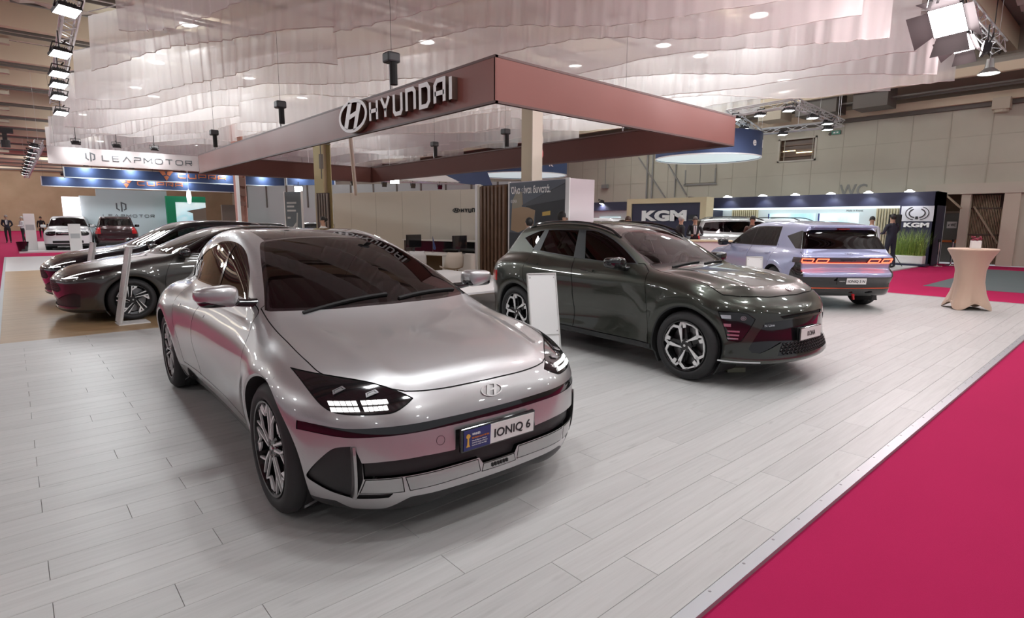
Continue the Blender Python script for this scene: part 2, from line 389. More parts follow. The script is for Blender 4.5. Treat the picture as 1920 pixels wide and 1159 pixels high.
# ---------------------------------------------------------------- silver fastback saloon: body surface
def saloon_field():
    wpl = Spl([(.95, .86), (.5, .915), (0, .932), (-.6, .915), (-1.4, .905), (-2.2, .915), (-2.95, .938), (-3.4, .91), (-4.0, .77)])
    ins = Spl([(.10, .13), (.2, .085), (.3, .045), (.45, .014), (.6, .0), (.72, .008), (.85, .045), (.95, .095), (1.05, .15), (1.2, .22)])
    xf = Spl([(.12, .72), (.2, .785), (.27, .80), (.35, .798), (.46, .79), (.56, .776), (.64, .76), (.72, .735), (.8, .70)])
    zc = Spl([(.95, .66), (.75, .735), (.6, .785), (.4, .838), (.2, .876), (0, .905), (-.3, .945), (-.6, .975), (-1.0, .99), (-1.6, 1.0), (-2.2, 1.01), (-2.8, 1.0), (-3.3, .985), (-3.8, .96), (-4.1, .95)])
    zr = Spl([(.4, .60), (0, .83), (-.30, .985), (-.75, 1.185), (-1.2, 1.342), (-1.5, 1.42), (-1.85, 1.473), (-2.2, 1.472), (-2.6, 1.42), (-3.0, 1.318), (-3.4, 1.175), (-3.8, 1.01), (-4.2, .84)])
    wg = Spl([(.2, .80), (-.5, .79), (-1.0, .775), (-1.6, .77), (-2.2, .755), (-2.8, .70), (-3.3, .62), (-3.9, .50)])
    def f(x, y, z):
        W = wpl(x)-ins(z)-.014*bump(z, .42, .15)*step(-.45, -1.2, x)*step(-2.7, -1.9, x)
        W = W+.016*bump(x, -2.95, .6)*bump(z, .78, .16)+.008*bump(x, 0, .5)*bump(z, .70, .16)
        zz = np.maximum(z, .2)
        for xa in (0, -2.95): W = W+.018*np.exp(-((np.sqrt((x-xa)**2+(zz-.352)**2)-.41)/.10)**2)
        side = y-W
        front = x-(xf(z)-.15*y*y)
        rear = (-3.975+.10*y*y+.35*np.maximum(z-.9, 0)+.12*np.maximum(.55-z, 0))-x
        low = smax(side, front, .50); low = smax(low, rear, .45)
        deck = (z-(zc(x)-(.055+.06*step(-.1, .75, x))*y*y+.014*bump(y, .46+.14*(.66-x), .07)*step(.74, .4, x)*step(-.6, -.1, x)))*.96
        low = smax(low, deck, .16)
        low = smax(low, (.155+.05*step(.45, .75, x)*step(.5, .2, y)-.02*step(.3, .6, x))-z, .05)
        gs = (y-(wg(x)-.36*np.maximum(z-1.0, -.06)-.12*np.maximum(z-1.25, 0)**1.5))*.94
        top = (z-(zr(x+.28*y*y)-.035*y*y))*.92
        return smin(low, np.maximum(np.maximum(smax(gs, top, .11), .6-z), np.maximum(x-.3, -3.8-x)), .07)
    return f
#END
P_SILVER = paint('silver_paint', (.47, .465, .47), .75, .36)
def build_saloon(loc, rz):
    root = empty('silver_saloon_car', (*loc, 0), rz, 'silver streamlined saloon with black roof and black wedge headlamps, nearest car on grey planks', 'car')
    sh = CarShell(saloon_field(), (-4.2, 0, .05), (1.0, 1.05, 1.6), .021); front = lambda x, y, z, n: (x > .12) & (n[:, 0] > .08)
    side = lambda x, y, z, n: (y > .45) & (n[:, 1] > .3)
    arch(sh, root, 0, .358, .398); arch(sh, root, -2.95, .358, .398)
    HL = smooth_poly([(.835, .812, 1), (.763, .800), (.685, .788), (.591, .771), (.525, .750), (.468, .721), (.434, .699, 1), (.483, .674), (.544, .652), (.622, .650), (.722, .654), (.773, .664), (.799, .684), (.814, .711), (.826, .754)], 4)
    sh.region('headlamp', lambda x, y, z: poly_sd(y, z, HL), flt=front, fine=2, gap=.005)
    HOOD = smooth_poly([(.692, -.2), (.692, 0), (.683, .215), (.661, .366), (.634, .455, 1), (.575, .540), (.51, .610), (.40, .70), (.31, .745), (.20, .757), (.037, .762), (-.20, .752), (-.425, .752), (-.60, .745, 1), (-.60, -.2, 1)], 4)
    top = lambda x, y, z, n: (z > .64) & (n[:, 2] > .25) & (x > -.75)
    sh.region('hood', lambda x, y, z: poly_sd(x, y, HOOD), flt=top, fine=2, gap=.006)
    WS = smooth_poly([(-.335, -.2), (-.335, 0), (-.36, .28), (-.41, .48), (-.50, .69), (-.56, .735, 1), (-.77, .672), (-1.15, .572), (-1.40, .498), (-1.455, .45, 1), (-1.475, .2), (-1.48, -.2, 1)], 4)
    sh.region('windshield', lambda x, y, z: poly_sd(x, y, WS), parents=('body', 'hood', 'shut_line'), flt=lambda x, y, z, n: (z > .88) & (x < -.2) & (n[:, 2] > .2), fine=2)
    sh.region('windshield_glass', lambda x, y, z: poly_sd(x, y, WS)+.028, parents=('windshield',), fine=1)
    RF = smooth_poly([(-1.485, -.2, 1), (-1.485, .2), (-1.462, .45, 1), (-1.63, .45), (-2.2, .46), (-2.8, .44), (-3.3, .40), (-3.55, .36, 1), (-3.6, -.2, 1)], 4)
    sh.region('roof_glass', lambda x, y, z: poly_sd(x, y, RF), flt=lambda x, y, z, n: (z > 1.0) & (n[:, 2] > .3), fine=1)
    DLO = smooth_poly([(-.80, 1.045, 1), (-1.0, 1.175), (-1.17, 1.255), (-1.34, 1.318), (-1.54, 1.366), (-1.76, 1.384), (-2.04, 1.366), (-2.44, 1.296), (-2.8, 1.185), (-3.0, 1.085), (-2.93, 1.035, 1), (-2.4, 1.035), (-1.75, 1.043)], 4)
    g = lambda x, y, z: poly_sd(x, z, DLO)
    sh.region('window_trim', g, flt=side, fine=1)
    bp = lambda x, z: np.abs(x+1.615)-.028
    sh.region('front_window', lambda x, y, z: np.maximum(np.maximum(g(x, y, z)+.014, -bp(x, z)), -1.615-x), parents=('window_trim',), fine=1)
    sh.region('rear_window', lambda x, y, z: np.maximum(np.maximum(g(x, y, z)+.014, -bp(x, z)), x+1.615), parents=('window_trim',), fine=1)
    FD = smooth_poly([(-.45, .345, 1), (-.435, .6), (-.48, .80), (-.555, .93), (-.60, 1.0), (-.80, 1.055, 1), (-1.60, 1.06, 1), (-1.70, .98), (-1.90, .86), (-1.905, .6), (-1.86, .345, 1)], 4)
    RD = smooth_poly([(-1.87, .345, 1), (-1.912, .6), (-1.907, .86), (-1.72, .98), (-1.61, 1.06, 1), (-2.55, 1.05, 1), (-2.64, .95), (-2.52, .70), (-2.42, .55), (-2.40, .345, 1)], 4)
    sh.region('front_door', lambda x, y, z: poly_sd(x, z, FD), flt=side, fine=1, gap=.005)
    sh.region('rear_door', lambda x, y, z: poly_sd(x, z, RD), flt=side, fine=1, gap=.005)
    sh.region('sill', lambda x, y, z: np.maximum(np.maximum(z-.262-.05*step(-1.9, -2.45, x), x+.40), -2.52-x), parents=('body', 'shut_line', 'rear_door'), flt=lambda x, y, z, n: (x < -.3) & (x > -2.7) & (z < .4), fine=1)
    sh.region('light_bar', lambda x, y, z: np.maximum(np.abs(z-.573-.022*step(.72, .92, y))-.021, .392-x), flt=lambda x, y, z, n: (x > .3), fine=2)
    GR = [(-.2, .525), (.255, .525), (.265, .428), (.43, .435), (.60, .434), (.694, .430), (.688, .350), (.53, .350), (.128, .353), (.106, .319), (-.2, .317)]
    sh.region('grille', lambda x, y, z: poly_sd(y, z, GR), flt=front, fine=2)
    IN = smooth_poly([(.87, .334), (.865, .375), (.843, .426), (.806, .483), (.777, .505), (.731, .512, 1), (.716, .243, 1), (.79, .27), (.841, .304)], 4)
    sh.region('corner_intake', lambda x, y, z: poly_sd(y, z, IN), flt=front, fine=2)
    GP = [(.722, .510), (.714, .495), (.694, .43), (.690, .352), (.692, .34), (.706, .275), (.709, .247), (.716, .243)]
    sh.region('air_curtain', lambda x, y, z: poly_sd(y, z, GP), flt=front, fine=2)
    for nm, pl in (('outer_plate', [(.535, .346), (.682, .346), (.700, .276), (.525, .272)]), ('lower_plate', [(.135, .347), (.520, .345), (.500, .274), (.122, .282)]), ('centre_plate', [(-.2, .314), (.102, .316), (.112, .276), (-.2, .275)]), ('lower_slot', [(.575, .268), (.70, .268), (.708, .245), (.59, .250)])):
        sh.region(nm, lambda x, y, z, pl=pl: poly_sd(y, z, pl), flt=front, fine=2, gap=.004)
    sh.region('underbody', lambda x, y, z: z-(.172+.068*step(.5, .70, x)*step(.62, .48, y)+.045*(y > .70)*step(.15, .2, x)*step(.56, .50, x)), parents=('body', 'sill', 'shut_line'), fine=1)
    sh.region('rear_panel', lambda x, y, z: np.maximum(z-.42, x+3.2), parents=('body',), fine=0)
    sh.normals()
    P = P_SILVER; P2 = pm('silver_trim', (.40, .40, .40), .22, .85, .5)
    shell_part(sh, root, 'body_shell', 'body', P)
    for nm, tg_, mt, sp, off in (('hood', 'hood', P, 0, 0), ('front_door', 'front_door', P, 1, 0), ('rear_door', 'rear_door', P, 1, 0), ('shut_line', 'shut_line', M_MATBLACK, 0, -.006), ('windshield_frame', 'windshield', M_GLOSSBLACK, 0, 0),
            ('windshield', 'windshield_glass', M_SCREEN, 0, -.001), ('roof_glass', 'roof_glass', M_GLOSSBLACK, 0, 0), ('window_trim', 'window_trim', M_GLOSSBLACK, 1, 0), ('front_window', 'front_window', M_WINDOW, 1, -.003), ('rear_window', 'rear_window', M_WINDOW, 1, -.003),
            ('sill_trim', 'sill', M_GLOSSBLACK, 1, 0), ('light_bar', 'light_bar', M_GLOSSBLACK, 0, -.004), ('grille', 'grille', M_PLASTIC, 0, -.028), ('corner_intake', 'corner_intake', M_PLASTIC, 1, -.012), ('air_curtain', 'air_curtain', M_MATBLACK, 1, -.02),
            ('lower_plate', 'lower_plate', P2, 1, .001), ('lower_plate', 'outer_plate', P2, 1, .001), ('centre_plate', 'centre_plate', P2, 0, .001), ('lower_slot', 'lower_slot', M_MATBLACK, 1, -.01), ('underbody', 'underbody', M_PLASTIC, 0, 0), ('rear_bumper', 'rear_panel', M_PLASTIC, 0, 0)):
        shell_part(sh, root, nm, tg_, mt, bool(sp), off)
    # lamps: dark lens, with lit pixel blocks behind it
    for o in shell_part(sh, root, 'headlamp', 'headlamp', M_GLOSSBLACK, True, -.002):
        sg = 1 if sum(v.co.y for v in o.data.vertices) > 0 else -1
        Q = []
        for row, (za, zb) in enumerate(((.689, .704), (.664, .680))):
            for y0, y1 in ((.672, .778), (.548+row*.01, .658)):
                for k in range(5):
                    a, b_ = y0+(y1-y0)*k/5+.0016, y0+(y1-y0)*(k+1)/5-.0016; Q += [(1.0, sg*a, za), (1.0, sg*b_, za), (1.0, sg*b_, zb), (1.0, sg*a, zb)]
        H, N, ok = sh.hit(np.array(Q), (-1, 0, 0), .8, 60); LB = []
        for k in range(0, len(Q), 4):
            V = np.concatenate([H[k:k+4]+N[k:k+4]*.001, H[k:k+4]+N[k:k+4]*.006])
            MB().add(V, [(0, 1, 2, 3), (4, 5, 6, 7)]+[(i, (i+1) % 4, 4+(i+1) % 4, 4+i) for i in range(4)]).make('led_block', M_LED, o)
        for yc, zc_ in ((.72, .742), (.60, .728)):
            F = frame_at(sh, (1.4, sg*yc, zc_), (-1, 0, 0), lift=.003); b = MB(); b.ring([(-.03, -.012), (.034, -.010), (.026, .014), (-.024, .013)], [(-.022, -.007), (.026, -.006), (.019, .009), (-.018, .008)], 0, .004, F); b.prism([(-.02, -.005), (.022, -.004), (.016, .007), (-.015, .006)], 0, .003, F)
            b.make('projector', M_DISC, o)
    for sg in (-1, 1):   # upright silver fins beside the corner intakes
        b = MB(); H, N, ok = sh.hit(np.array([(1.4, sg*(.716+.008*t), .243+.268*t) for t in np.linspace(0, 1, 8)]), (-1, 0, 0), 1.4, 60)
        V = [];
        for p, n in zip(H, N):
            for dy, dx in ((-.006, -.05), (-.006, .016), (.006, .010), (.006, -.05)): V.append((p[0]+dx, p[1]+dy*sg, p[2]))
        b.add(V, [(i*4+k, i*4+(k+1) % 4, i*4+4+(k+1) % 4, i*4+4+k) for i in range(7) for k in range(4)]+[(0, 1, 2, 3), (28, 29, 30, 31)]); b.make('fin', P2, root)
    F = frame_at(sh, (1.4, 0, .672), (-1, 0, 0), lift=.001); b = MB(); oval_h(b, .068, F, 0, .004, .10); b.make('emblem', pm('brushed_badge', (.50, .49, .49), .3, .8), root)
    b = MB()
    for k in range(6): b.bb((.795, -.052+k*.019, .287), (.806, -.052+k*.019+.011, .305))
    b.make('vent_slots', M_MATBLACK, root)
    b = MB(); F = frame_at(sh, (1.4, -.34, .492), (-1, 0, 0), lift=.0004); b.ring(ell(.023, .023, 28), ell(.0215, .0215, 28), -.001, .001, F); b.make('tow_cover', M_PLASTIC, root)
    # number plate with a blue award field
    n = Vector((1, 0, -.06)).normalized(); Mp = frame(Vector((.815, -.008, .473)), (0, 1, 0), Vector((0, 0, 1))-n*(-.06)); p = number_plate(root, Mp, .46, .105, 'IONIQ 6', .165, .245)
    b = MB(); b.bb((-.23, -.0525, .0), (-.065, .0525, .004)); f = b.make('award_panel', pm('award_blue', (.025, .03, .16), .35), p); f.data.transform(Mp)
    Wm = pm('plate_print', (.75, .75, .78), .5); Or = pm('plate_orange', (.75, .25, .06), .5)
    text_mesh('WINNER', .012, Mp @ Matrix.Translation((-.182, .022, .0052)), Wm, p, width=.052, bold=.0004); text_mesh('2023 WORLD CAR OF THE YEAR', .009, Mp @ Matrix.Translation((-.182, .004, .0052)), Or, p, width=.107)
    for k, (wd, tx) in enumerate(((.092, 'World Electric Vehicle'), (.098, 'World Car Design of the Year'), (.092, 'World Car of the Year 2023'))): text_mesh(tx, .007, Mp @ Matrix.Translation((-.182, -.010-k*.012, .0052)), Wm, p, width=wd)
    b = MB(); b.prism(ell(.0125, .0125, 18, -.205, .022), .004, .0065, Mp); b.prism([(-.209, .009), (-.201, .009), (-.199, -.022), (-.193, -.034), (-.217, -.034), (-.211, -.022)], .004, .0065, Mp); b.make('trophy_print', pm('plate_gold', (.75, .45, .08), .35, .3), p)
    # door mirrors, wipers, handles
    for sg in (-1, 1):
        def sh_(x, y, z): t = (y*sg)/.115; return (x*(1-.12*t)-.015*t*t, y, z*(1-.22*t)+.006*t)
        m = blob('mirror', (-.70, sg*.965, 1.095), (.085, .120, .060), P, root, (.55, .6), sh_)
        blob('mirror_base', (-.70, sg*.955, 1.062), (.075, .112, .034), M_GLOSSBLACK, m, (.6, .6)); b = MB(); b.tube([(-.70, sg*.74, 1.035), (-.70, sg*.80, 1.04), (-.70, sg*.90, 1.05)], [.03, .026, .022], 10); b.make('mirror_arm', M_GLOSSBLACK, m, smooth=True)
        b = MB(); b.box((-.775, sg*.965, 1.098), (.006, .17, .085)); b.make('mirror_glass', M_CHROME, m, bevel=.002)
        for xh in (-1.74, -2.50):
            drape_strip(sh, [(xh+.11-.22*t, sg*1.2, .838+.004*t) for t in np.linspace(0, 1, 8)], (0, -sg, 0), .022, .003, 'door_handle', P, root)
    for (a, b_) in (((-.385, -.56), (-.425, .02)), ((-.37, .08), (-.52, .62))):
        pts = [(a[0]+(b_[0]-a[0])*t-.02, a[1]+(b_[1]-a[1])*t, 1.6) for t in np.linspace(0, 1, 12)]; drape_strip(sh, pts, (0, 0, -1), .020, .012, 'wiper', M_MATBLACK, root)
    liners(sh, root, 0, .358, .398, lipmat=P); liners(sh, root, -2.95, .358, .398, lipmat=P)
    for x in (0, -2.95):
        for sg in (-1, 1): wheel(root, x, sg, .352, .262, .245, 'star', phase=.35 if x == 0 else .9, yo=.922)
    b = MB(); b.box((-.75, 0, .90), (.62, 1.36, .14)); b.box((-.95, 0, .80), (.30, 1.4, .2)); b.make('dashboard', M_DASH, root, bevel=.05); steering(root, -1.20, .37, .92)
    for x in (-1.75, -2.65):
        for sg in (-1, 1): seat(root, x, sg*.37, .22)
    b = MB(); b.bb((-3.2, -.78, .30), (-.4, .78, .34)); b.make('cabin_floor', M_MATBLACK, root)
    b = MB(); b.box((-1.42, 0, 1.31), (.03, .22, .055)); b.make('rear_view_mirror', M_PLASTIC, root, bevel=.01)
    return root
# ---------------------------------------------------------------- car parts
def blob(name, c, r, mat, parent, e=(.5, .5), fn=None, n=28, M=None):
    """superquadric lump: exponents e, fn bends the points"""
    V = []; F = []; m = n//2
    sp = lambda w, p: math.copysign(abs(w)**p, w)
    for i in range(m+1):
        t = -pi/2+pi*i/m
        for k in range(n):
            a = 2*pi*k/n; p = [r[0]*sp(cos(t), e[0])*sp(cos(a), e[1]), r[1]*sp(cos(t), e[0])*sp(sin(a), e[1]), r[2]*sp(sin(t), e[0])]
            if fn: p = fn(*p)
            p = Vector(p)
            if M is not None: p = M @ p
            V.append((p[0]+c[0], p[1]+c[1], p[2]+c[2]))
    for i in range(m):
        for k in range(n): F.append((i*n+k, i*n+(k+1) % n, (i+1)*n+(k+1) % n, (i+1)*n+k))
    return MB().add(V, F).make(name, mat, parent, smooth=True)
def polar(r, deg): return (r*cos(radians(deg)), r*sin(radians(deg)))
def spokes(style, R):
    """bright spoke outlines of one sector, polar -> local xy, for a rim of radius R"""
    out = []
    def ln(pts, w): out.append(('l', [polar(r*R, a) for r, a in pts], w*R))
    def pg(pts): out.append(('p', [polar(r*R, a) for r, a in pts]))
    if style == 'star':      # thin double lines that fork towards the rim
        ln([(.20, -16), (.60, -13), (.985, -27)], .044); ln([(.20, 14), (.98, 5)], .040)
        ln([(.60, -13), (.98, -5)], .040); ln([(.98, 5), (.78, 17), (.985, 27)], .040)
        pg([(.70, 22), (.97, 27), (.97, 38), (.80, 33)])
    elif style == 'blade':   # tapered blade from the hub to a fork, short and long arm along the rim
        pg([(.17, 40), (.20, 22), (.71, -4), (.80, 1), (.75, 8)])
        pg([(.70, 1), (.80, -3), (.985, 18), (.975, 32), (.90, 31), (.91, 22)]); pg([(.74, 1), (.79, 7), (.98, -3), (.97, -9)])
        pg([(.94, 26), (.985, 26), (.985, 56), (.91, 58)]); pg([(.985, 53), (.985, 64), (.73, 63), (.75, 53)])
    elif style == 'pinwheel':
        pg([(.22, 20), (.26, 8), (.97, -14), (.985, -9)]); pg([(.30, 42), (.36, 30), (.97, 2), (.985, 7)])
        pg([(.985, -9), (.985, -30), (.90, -30), (.62, -6), (.66, -5), (.90, -20)])
    else:                    # plain five spokes
        pg([(.16, -30), (.16, 30), (.97, 9), (.97, -9)])
    return out
WHEELS = {}
def wheel(parent, x, ys, R, rim, width, style, phase=0.0, face=None, turn=0.0, yo=0.0):
    """wheel whose outer side stands at |y| = yo; parts: tyre, rim, five spokes, disc, hub cap"""
    sgn = 1 if ys > 0 else -1; M = Matrix(((-sgn, 0, 0, 0), (0, 0, sgn, 0), (0, 1, 0, 0), (0, 0, 0, 1)))
    key = (R, rim, width, style)
    if key not in WHEELS:
        b = MB(); w = width; t = R-rim
        b.lathe([(rim-.004, -.012), (rim+.010, .002), (rim+.25*t, .006), (rim+.55*t, .003), (R-.03, -.006), (R-.012, -.018), (R-.003, -.035), (R, -.055), (R, -.073), (R-.006, -.075), (R-.006, -.083), (R, -.085), (R, -w*.5+.004), (R-.006, -w*.5+.002), (R-.006, -w*.5-.006), (R, -w*.5-.008),
                 (R, -w+.085), (R-.006, -w+.083), (R-.006, -w+.075), (R, -w+.073), (R, -w+.05), (R-.012, -w+.018), (rim+.5*t, -w), (rim-.004, -w+.01)], 56, cap=False)
        o1 = b.make('tyre', M_TYRE, smooth=True)
        b = MB(); b.lathe([(rim-.004, -.010), (rim-.006, .0), (rim-.016, -.002), (rim-.022, -.03), (rim-.045, -w*.6), (rim-.06, -w+.01)], 56, cap=False)
        b.lathe([(.001, -.022), (.060, -.022), (.072, -.034), (.072, -.10), (.001, -.10)], 24)
        n = 5
        for k in range(n):
            Q = Matrix.Rotation(2*pi*k/n, 4, 'Z')
            for it in spokes(style, rim-.016):
                if it[0] == 'l': stroke(b, it[1], it[2]*2.2, -.055, -.024, Q)
                else: b.prism([tuple(p) for p in it[1]], -.06, -.024, Q)
            b.prism([polar(.05, -40), polar(.05, 40), polar(rim-.02, 12), polar(rim-.02, -12)], -.085, -.045, Q)
        o2 = b.make('rim', M_RIMDARK)
        b = MB(); Q = Matrix()
        for it in spokes(style, rim-.016):
            if it[0] == 'l': stroke(b, it[1], it[2], -.024, -.0135, Q)
            else: b.prism([tuple(p) for p in it[1]], -.024, -.013, Q)
        o3 = b.make('spoke', M_RIMFACE)
        b = MB(); b.lathe([(.05, -.115), (rim*.80, -.115), (rim*.80, -.14), (.05, -.14)], 32, close=True); b.prism([polar(rim*.52, 20), polar(rim*.84, 15), polar(rim*.86, 55), polar(rim*.54, 60)], -.15, -.095)
        o4 = b.make('brake_disc', M_DISC)
        b = MB(); b.lathe([(.001, -.015), (.013, -.015), (.014, -.018), (.014, -.03)], 14)
        for k in range(5):
            a = 2*pi*k/5+.3; b.lathe([(.001, -.016), (.007, -.016), (.008, -.03)], 8, Matrix.Translation((.052*cos(a), .052*sin(a), 0)))
        o5 = b.make('hub_cap', M_CHROME)
        WHEELS[key] = [o.data for o in (o1, o2, o3, o4, o5)]
        for o in (o1, o2, o3, o4, o5): bpy.data.objects.remove(o)
    d = WHEELS[key]; w0 = bpy.data.objects.new('wheel', d[1]); COL.objects.link(w0); w0.parent = parent
    w0.matrix_local = Matrix.Translation((x, sgn*yo, R)) @ Matrix.Rotation(turn, 4, 'Z') @ M @ Matrix.Rotation(phase, 4, 'Z')
    def sub(nm, me, rot=0.0):
        o = bpy.data.objects.new(nm, me); COL.objects.link(o); o.parent = w0; o.matrix_local = Matrix.Rotation(rot, 4, 'Z'); return o
    sub('tyre', d[0]); sub('brake_disc', d[3]); sub('hub_cap', d[4])
    for k in range(5): sub('spoke', d[2], 2*pi*k/5)
    return w0
def shell_part(sh, root, name, tagname, mat, split=False, off=0.0, parent=None):
    res = []
    for sd in ((-1, 1) if split else (0,)):
        r = sh.part(tagname, sd, off)
        if r is None: continue
        res.append(raw(name, r[0], r[1], mat, parent or root, r[2]))
    return res
def arch(sh, root, xa, za, R, ymin=.45):
    """cut a round wheel opening and line it"""
    sh.region('opening', lambda x, y, z: np.sqrt((x-xa)**2+(z-za)**2)-R, parents=None, flt=lambda x, y, z, n: (y > ymin) & (np.hypot(x-xa, z-za) < R+.08), fine=1)
def liners(sh, root, xa, za, R, mat=None, lipmat=None):
    th = np.radians(np.linspace(-35, 215, 51)); out = []
    for sg in (-1, 1):
        O = np.stack([xa+R*np.cos(th), np.full(51, sg*1.15), za+R*np.sin(th)], 1); P, N, ok = sh.hit(O, (0, -sg, 0), 1.0, 80)
        P[:, 1] = np.where(ok & (np.abs(P[:, 1]) > .5), P[:, 1], sg*.86); V = []; F = []
        O2 = P.copy(); O2[:, 0] = xa+(R-.014)*np.cos(th); O2[:, 2] = za+(R-.014)*np.sin(th); O2[:, 1] -= sg*.006
        O3 = O2.copy(); O3[:, 1] = sg*.5; L = [P, O2]; n = 51
        for row in L: V += row.tolist()
        F = [(k, k+1, n+k+1, n+k) for k in range(n-1)]; raw('arch_lip', V, F, lipmat, root)
        C = np.array([[xa, sg*.5, za]]); V = O2.tolist()+O3.tolist()+C.tolist(); F = [(k, k+1, n+k+1, n+k) for k in range(n-1)]+[(n+k, n+k+1, 2*n) for k in range(n-1)]
        raw('wheel_liner', V, F, mat or M_MATBLACK, root)
def frame_at(sh, P0, D, xdir=(0, 1, 0), lift=.002):
    P, N, ok = sh.hit(np.array([P0], float), np.array([D], float), 2.0, 60); n = Vector(N[0]); x = Vector(xdir); x = (x-n*x.dot(n)).normalized(); y = n.cross(x)
    return frame(Vector(P[0])+n*lift, x, y)
def drape_strip(sh, pts, D, w, th, name, mat, root, wdir=None):
    """thin moulding laid on the surface along points projected in direction D"""
    O = np.array(pts, float); P, N, ok = sh.hit(O, np.array([D], float), 2.5, 60); P = P[ok]; N = N[ok]; V = []; F = []
    for i in range(len(P)):
        t = P[min(i+1, len(P)-1)]-P[max(i-1, 0)]; t = t/np.linalg.norm(t); s = np.cross(N[i], t); s /= np.linalg.norm(s)
        for a, b in ((-1, -.5), (-1, 1), (1, 1), (1, -.5)): V.append(P[i]+s*a*w/2+N[i]*b*th)
    n = len(P); F = [(i*4+k, i*4+(k+1) % 4, i*4+4+(k+1) % 4, i*4+4+k) for i in range(n-1) for k in range(4)]+[(0, 1, 2, 3), (4*n-4, 4*n-3, 4*n-2, 4*n-1)]
    return MB().add(V, F).make(name, mat, root, smooth=True)
def seat(root, x, y, z=.30, mat=None):
    m = mat or M_SEAT
    b = MB(); b.box((x, y, z+.13), (.50, .48, .16)); s_ = b.make('seat', m, root, bevel=.04)
    R = Matrix.Rotation(radians(-16), 3, 'Y'); b = MB(); b.box((x-.32, y, z+.50), (.15, .48, .62), M=R); b.make('seat_back', m, s_, bevel=.05)
    b = MB(); b.box((x-.44, y, z+.90), (.09, .24, .17), M=R); b.make('headrest', m, s_, bevel=.03)
def steering(root, x, y, z, r=.18):
    T = Matrix.Translation((x, y, z)) @ Matrix.Rotation(radians(-66), 4, 'Y'); b = MB()
    n = 28; b.tube([T @ Vector((r*cos(2*pi*k/n), r*sin(2*pi*k/n), 0)) for k in range(n+1)], .015, 8)
    w = b.make('steering_wheel', M_DASH, root, smooth=True); b = MB(); b.lathe([(.001, .03), (.055, .025), (.065, -.02), (.001, -.02)], 16, T)
    for a in (0, 180, 270): b.bar(T @ Vector((0, 0, -.005)), T @ Vector((r*cos(radians(a)), r*sin(radians(a)), 0)), .035, .015)
    b.make('steering_spokes', M_DASH, w); return w
def number_plate(root, M, w, h, txt, split=0.0, tw=None, left=None):
    b = MB(); b.bb((-w/2-.012, -h/2-.010, -.022), (w/2+.012, h/2+.010, 0)); p = b.make('number_plate', M_GLOSSBLACK, root, bevel=.006); p.data.transform(M)
    b = MB(); b.bb((-w/2+split, -h/2, .0), (w/2, h/2, .004)); q = b.make('plate_face', M_PLATEWHITE, p); q.data.transform(M)
    tw = tw or (w-split)*.72; text_mesh(txt, h*.46, M @ Matrix.Translation((-w/2+split+(w-split-tw)/2, -h*.23, .0055)), M_INK, p, width=tw, bold=.0008)
    return p
# ---------------------------------------------------------------- dark grey crossover: body surface
def crossover_field():
    wpl = Spl([(.95, .84), (.5, .885), (0, .905), (-.6, .895), (-1.4, .89), (-2.1, .895), (-2.66, .912), (-3.1, .88), (-3.6, .78)])
    ins = Spl([(.10, .07), (.2, .03), (.28, .015), (.36, .02), (.5, .022), (.65, .006), (.78, .0), (.92, .012), (1.02, .04), (1.12, .085), (1.25, .16)])
    xf = Spl([(.12, .66), (.2, .76), (.26, .825), (.32, .828), (.42, .80), (.55, .785), (.68, .765), (.77, .735), (.84, .675), (.92, .59)])
    zc = Spl([(.95, .70), (.72, .82), (.6, .90), (.45, .95), (.2, .998), (0, 1.028), (-.3, 1.06), (-.6, 1.08), (-1.2, 1.08), (-2.0, 1.10), (-2.6, 1.13), (-3.1, 1.10), (-3.6, 1.05)])
    zr = Spl([(.3, .72), (0, .86), (-.42, 1.062), (-.8, 1.262), (-1.15, 1.422), (-1.45, 1.508), (-1.85, 1.548), (-2.3, 1.546), (-2.7, 1.51), (-3.0, 1.455), (-3.3, 1.38)])
    wg = Spl([(.2, .80), (-.5, .815), (-1.2, .81), (-2.0, .80), (-2.6, .775), (-3.2, .70)])
    def f(x, y, z):
        W = wpl(x)-ins(z); zz = np.maximum(z, .2)
        for xa in (0, -2.66): W = W+.016*np.exp(-((np.sqrt((x-xa)**2+(zz-.345)**2)-.45)/.09)**2)
        W = W-.022*bump(z, .50+.14*(x+1.4), .14)*step(-.5, -.9, x)*step(-2.3, -1.9, x)
        side = y-W; front = x-(xf(z)-.36*y*y); rear = (-3.50+.14*y*y+.42*np.maximum(z-.85, 0)+.15*np.maximum(.5-z, 0))-x
        low = smax(side, front, .34); low = smax(low, rear, .30)
        deck = (z-(zc(x)-(.06+.05*step(0, .7, x))*y*y+.022*bump(y, .56, .10)*step(.75, .4, x)*step(-.5, -.1, x)-.012*bump(y, .70, .06)*step(.7, .3, x)*step(-.5, -.1, x)))*.95
        low = smax(low, deck, .13); low = smax(low, (.225+.015*step(.3, .6, x))-z, .04)
        gs = (y-(wg(x)-.40*np.maximum(z-1.05, -.06)))*.93; top = (z-(zr(x+.20*y*y)-.04*y*y))*.92
        rg = ((-2.93-np.maximum(1.47-z, 0)*.80+.12*y*y)-x)*.75
        g = smax(smax(gs, top, .10), rg, .06)
        return smin(low, np.maximum(np.maximum(g, .6-z), np.maximum(x-.2, -3.4-x)), .05)
    return f
#END

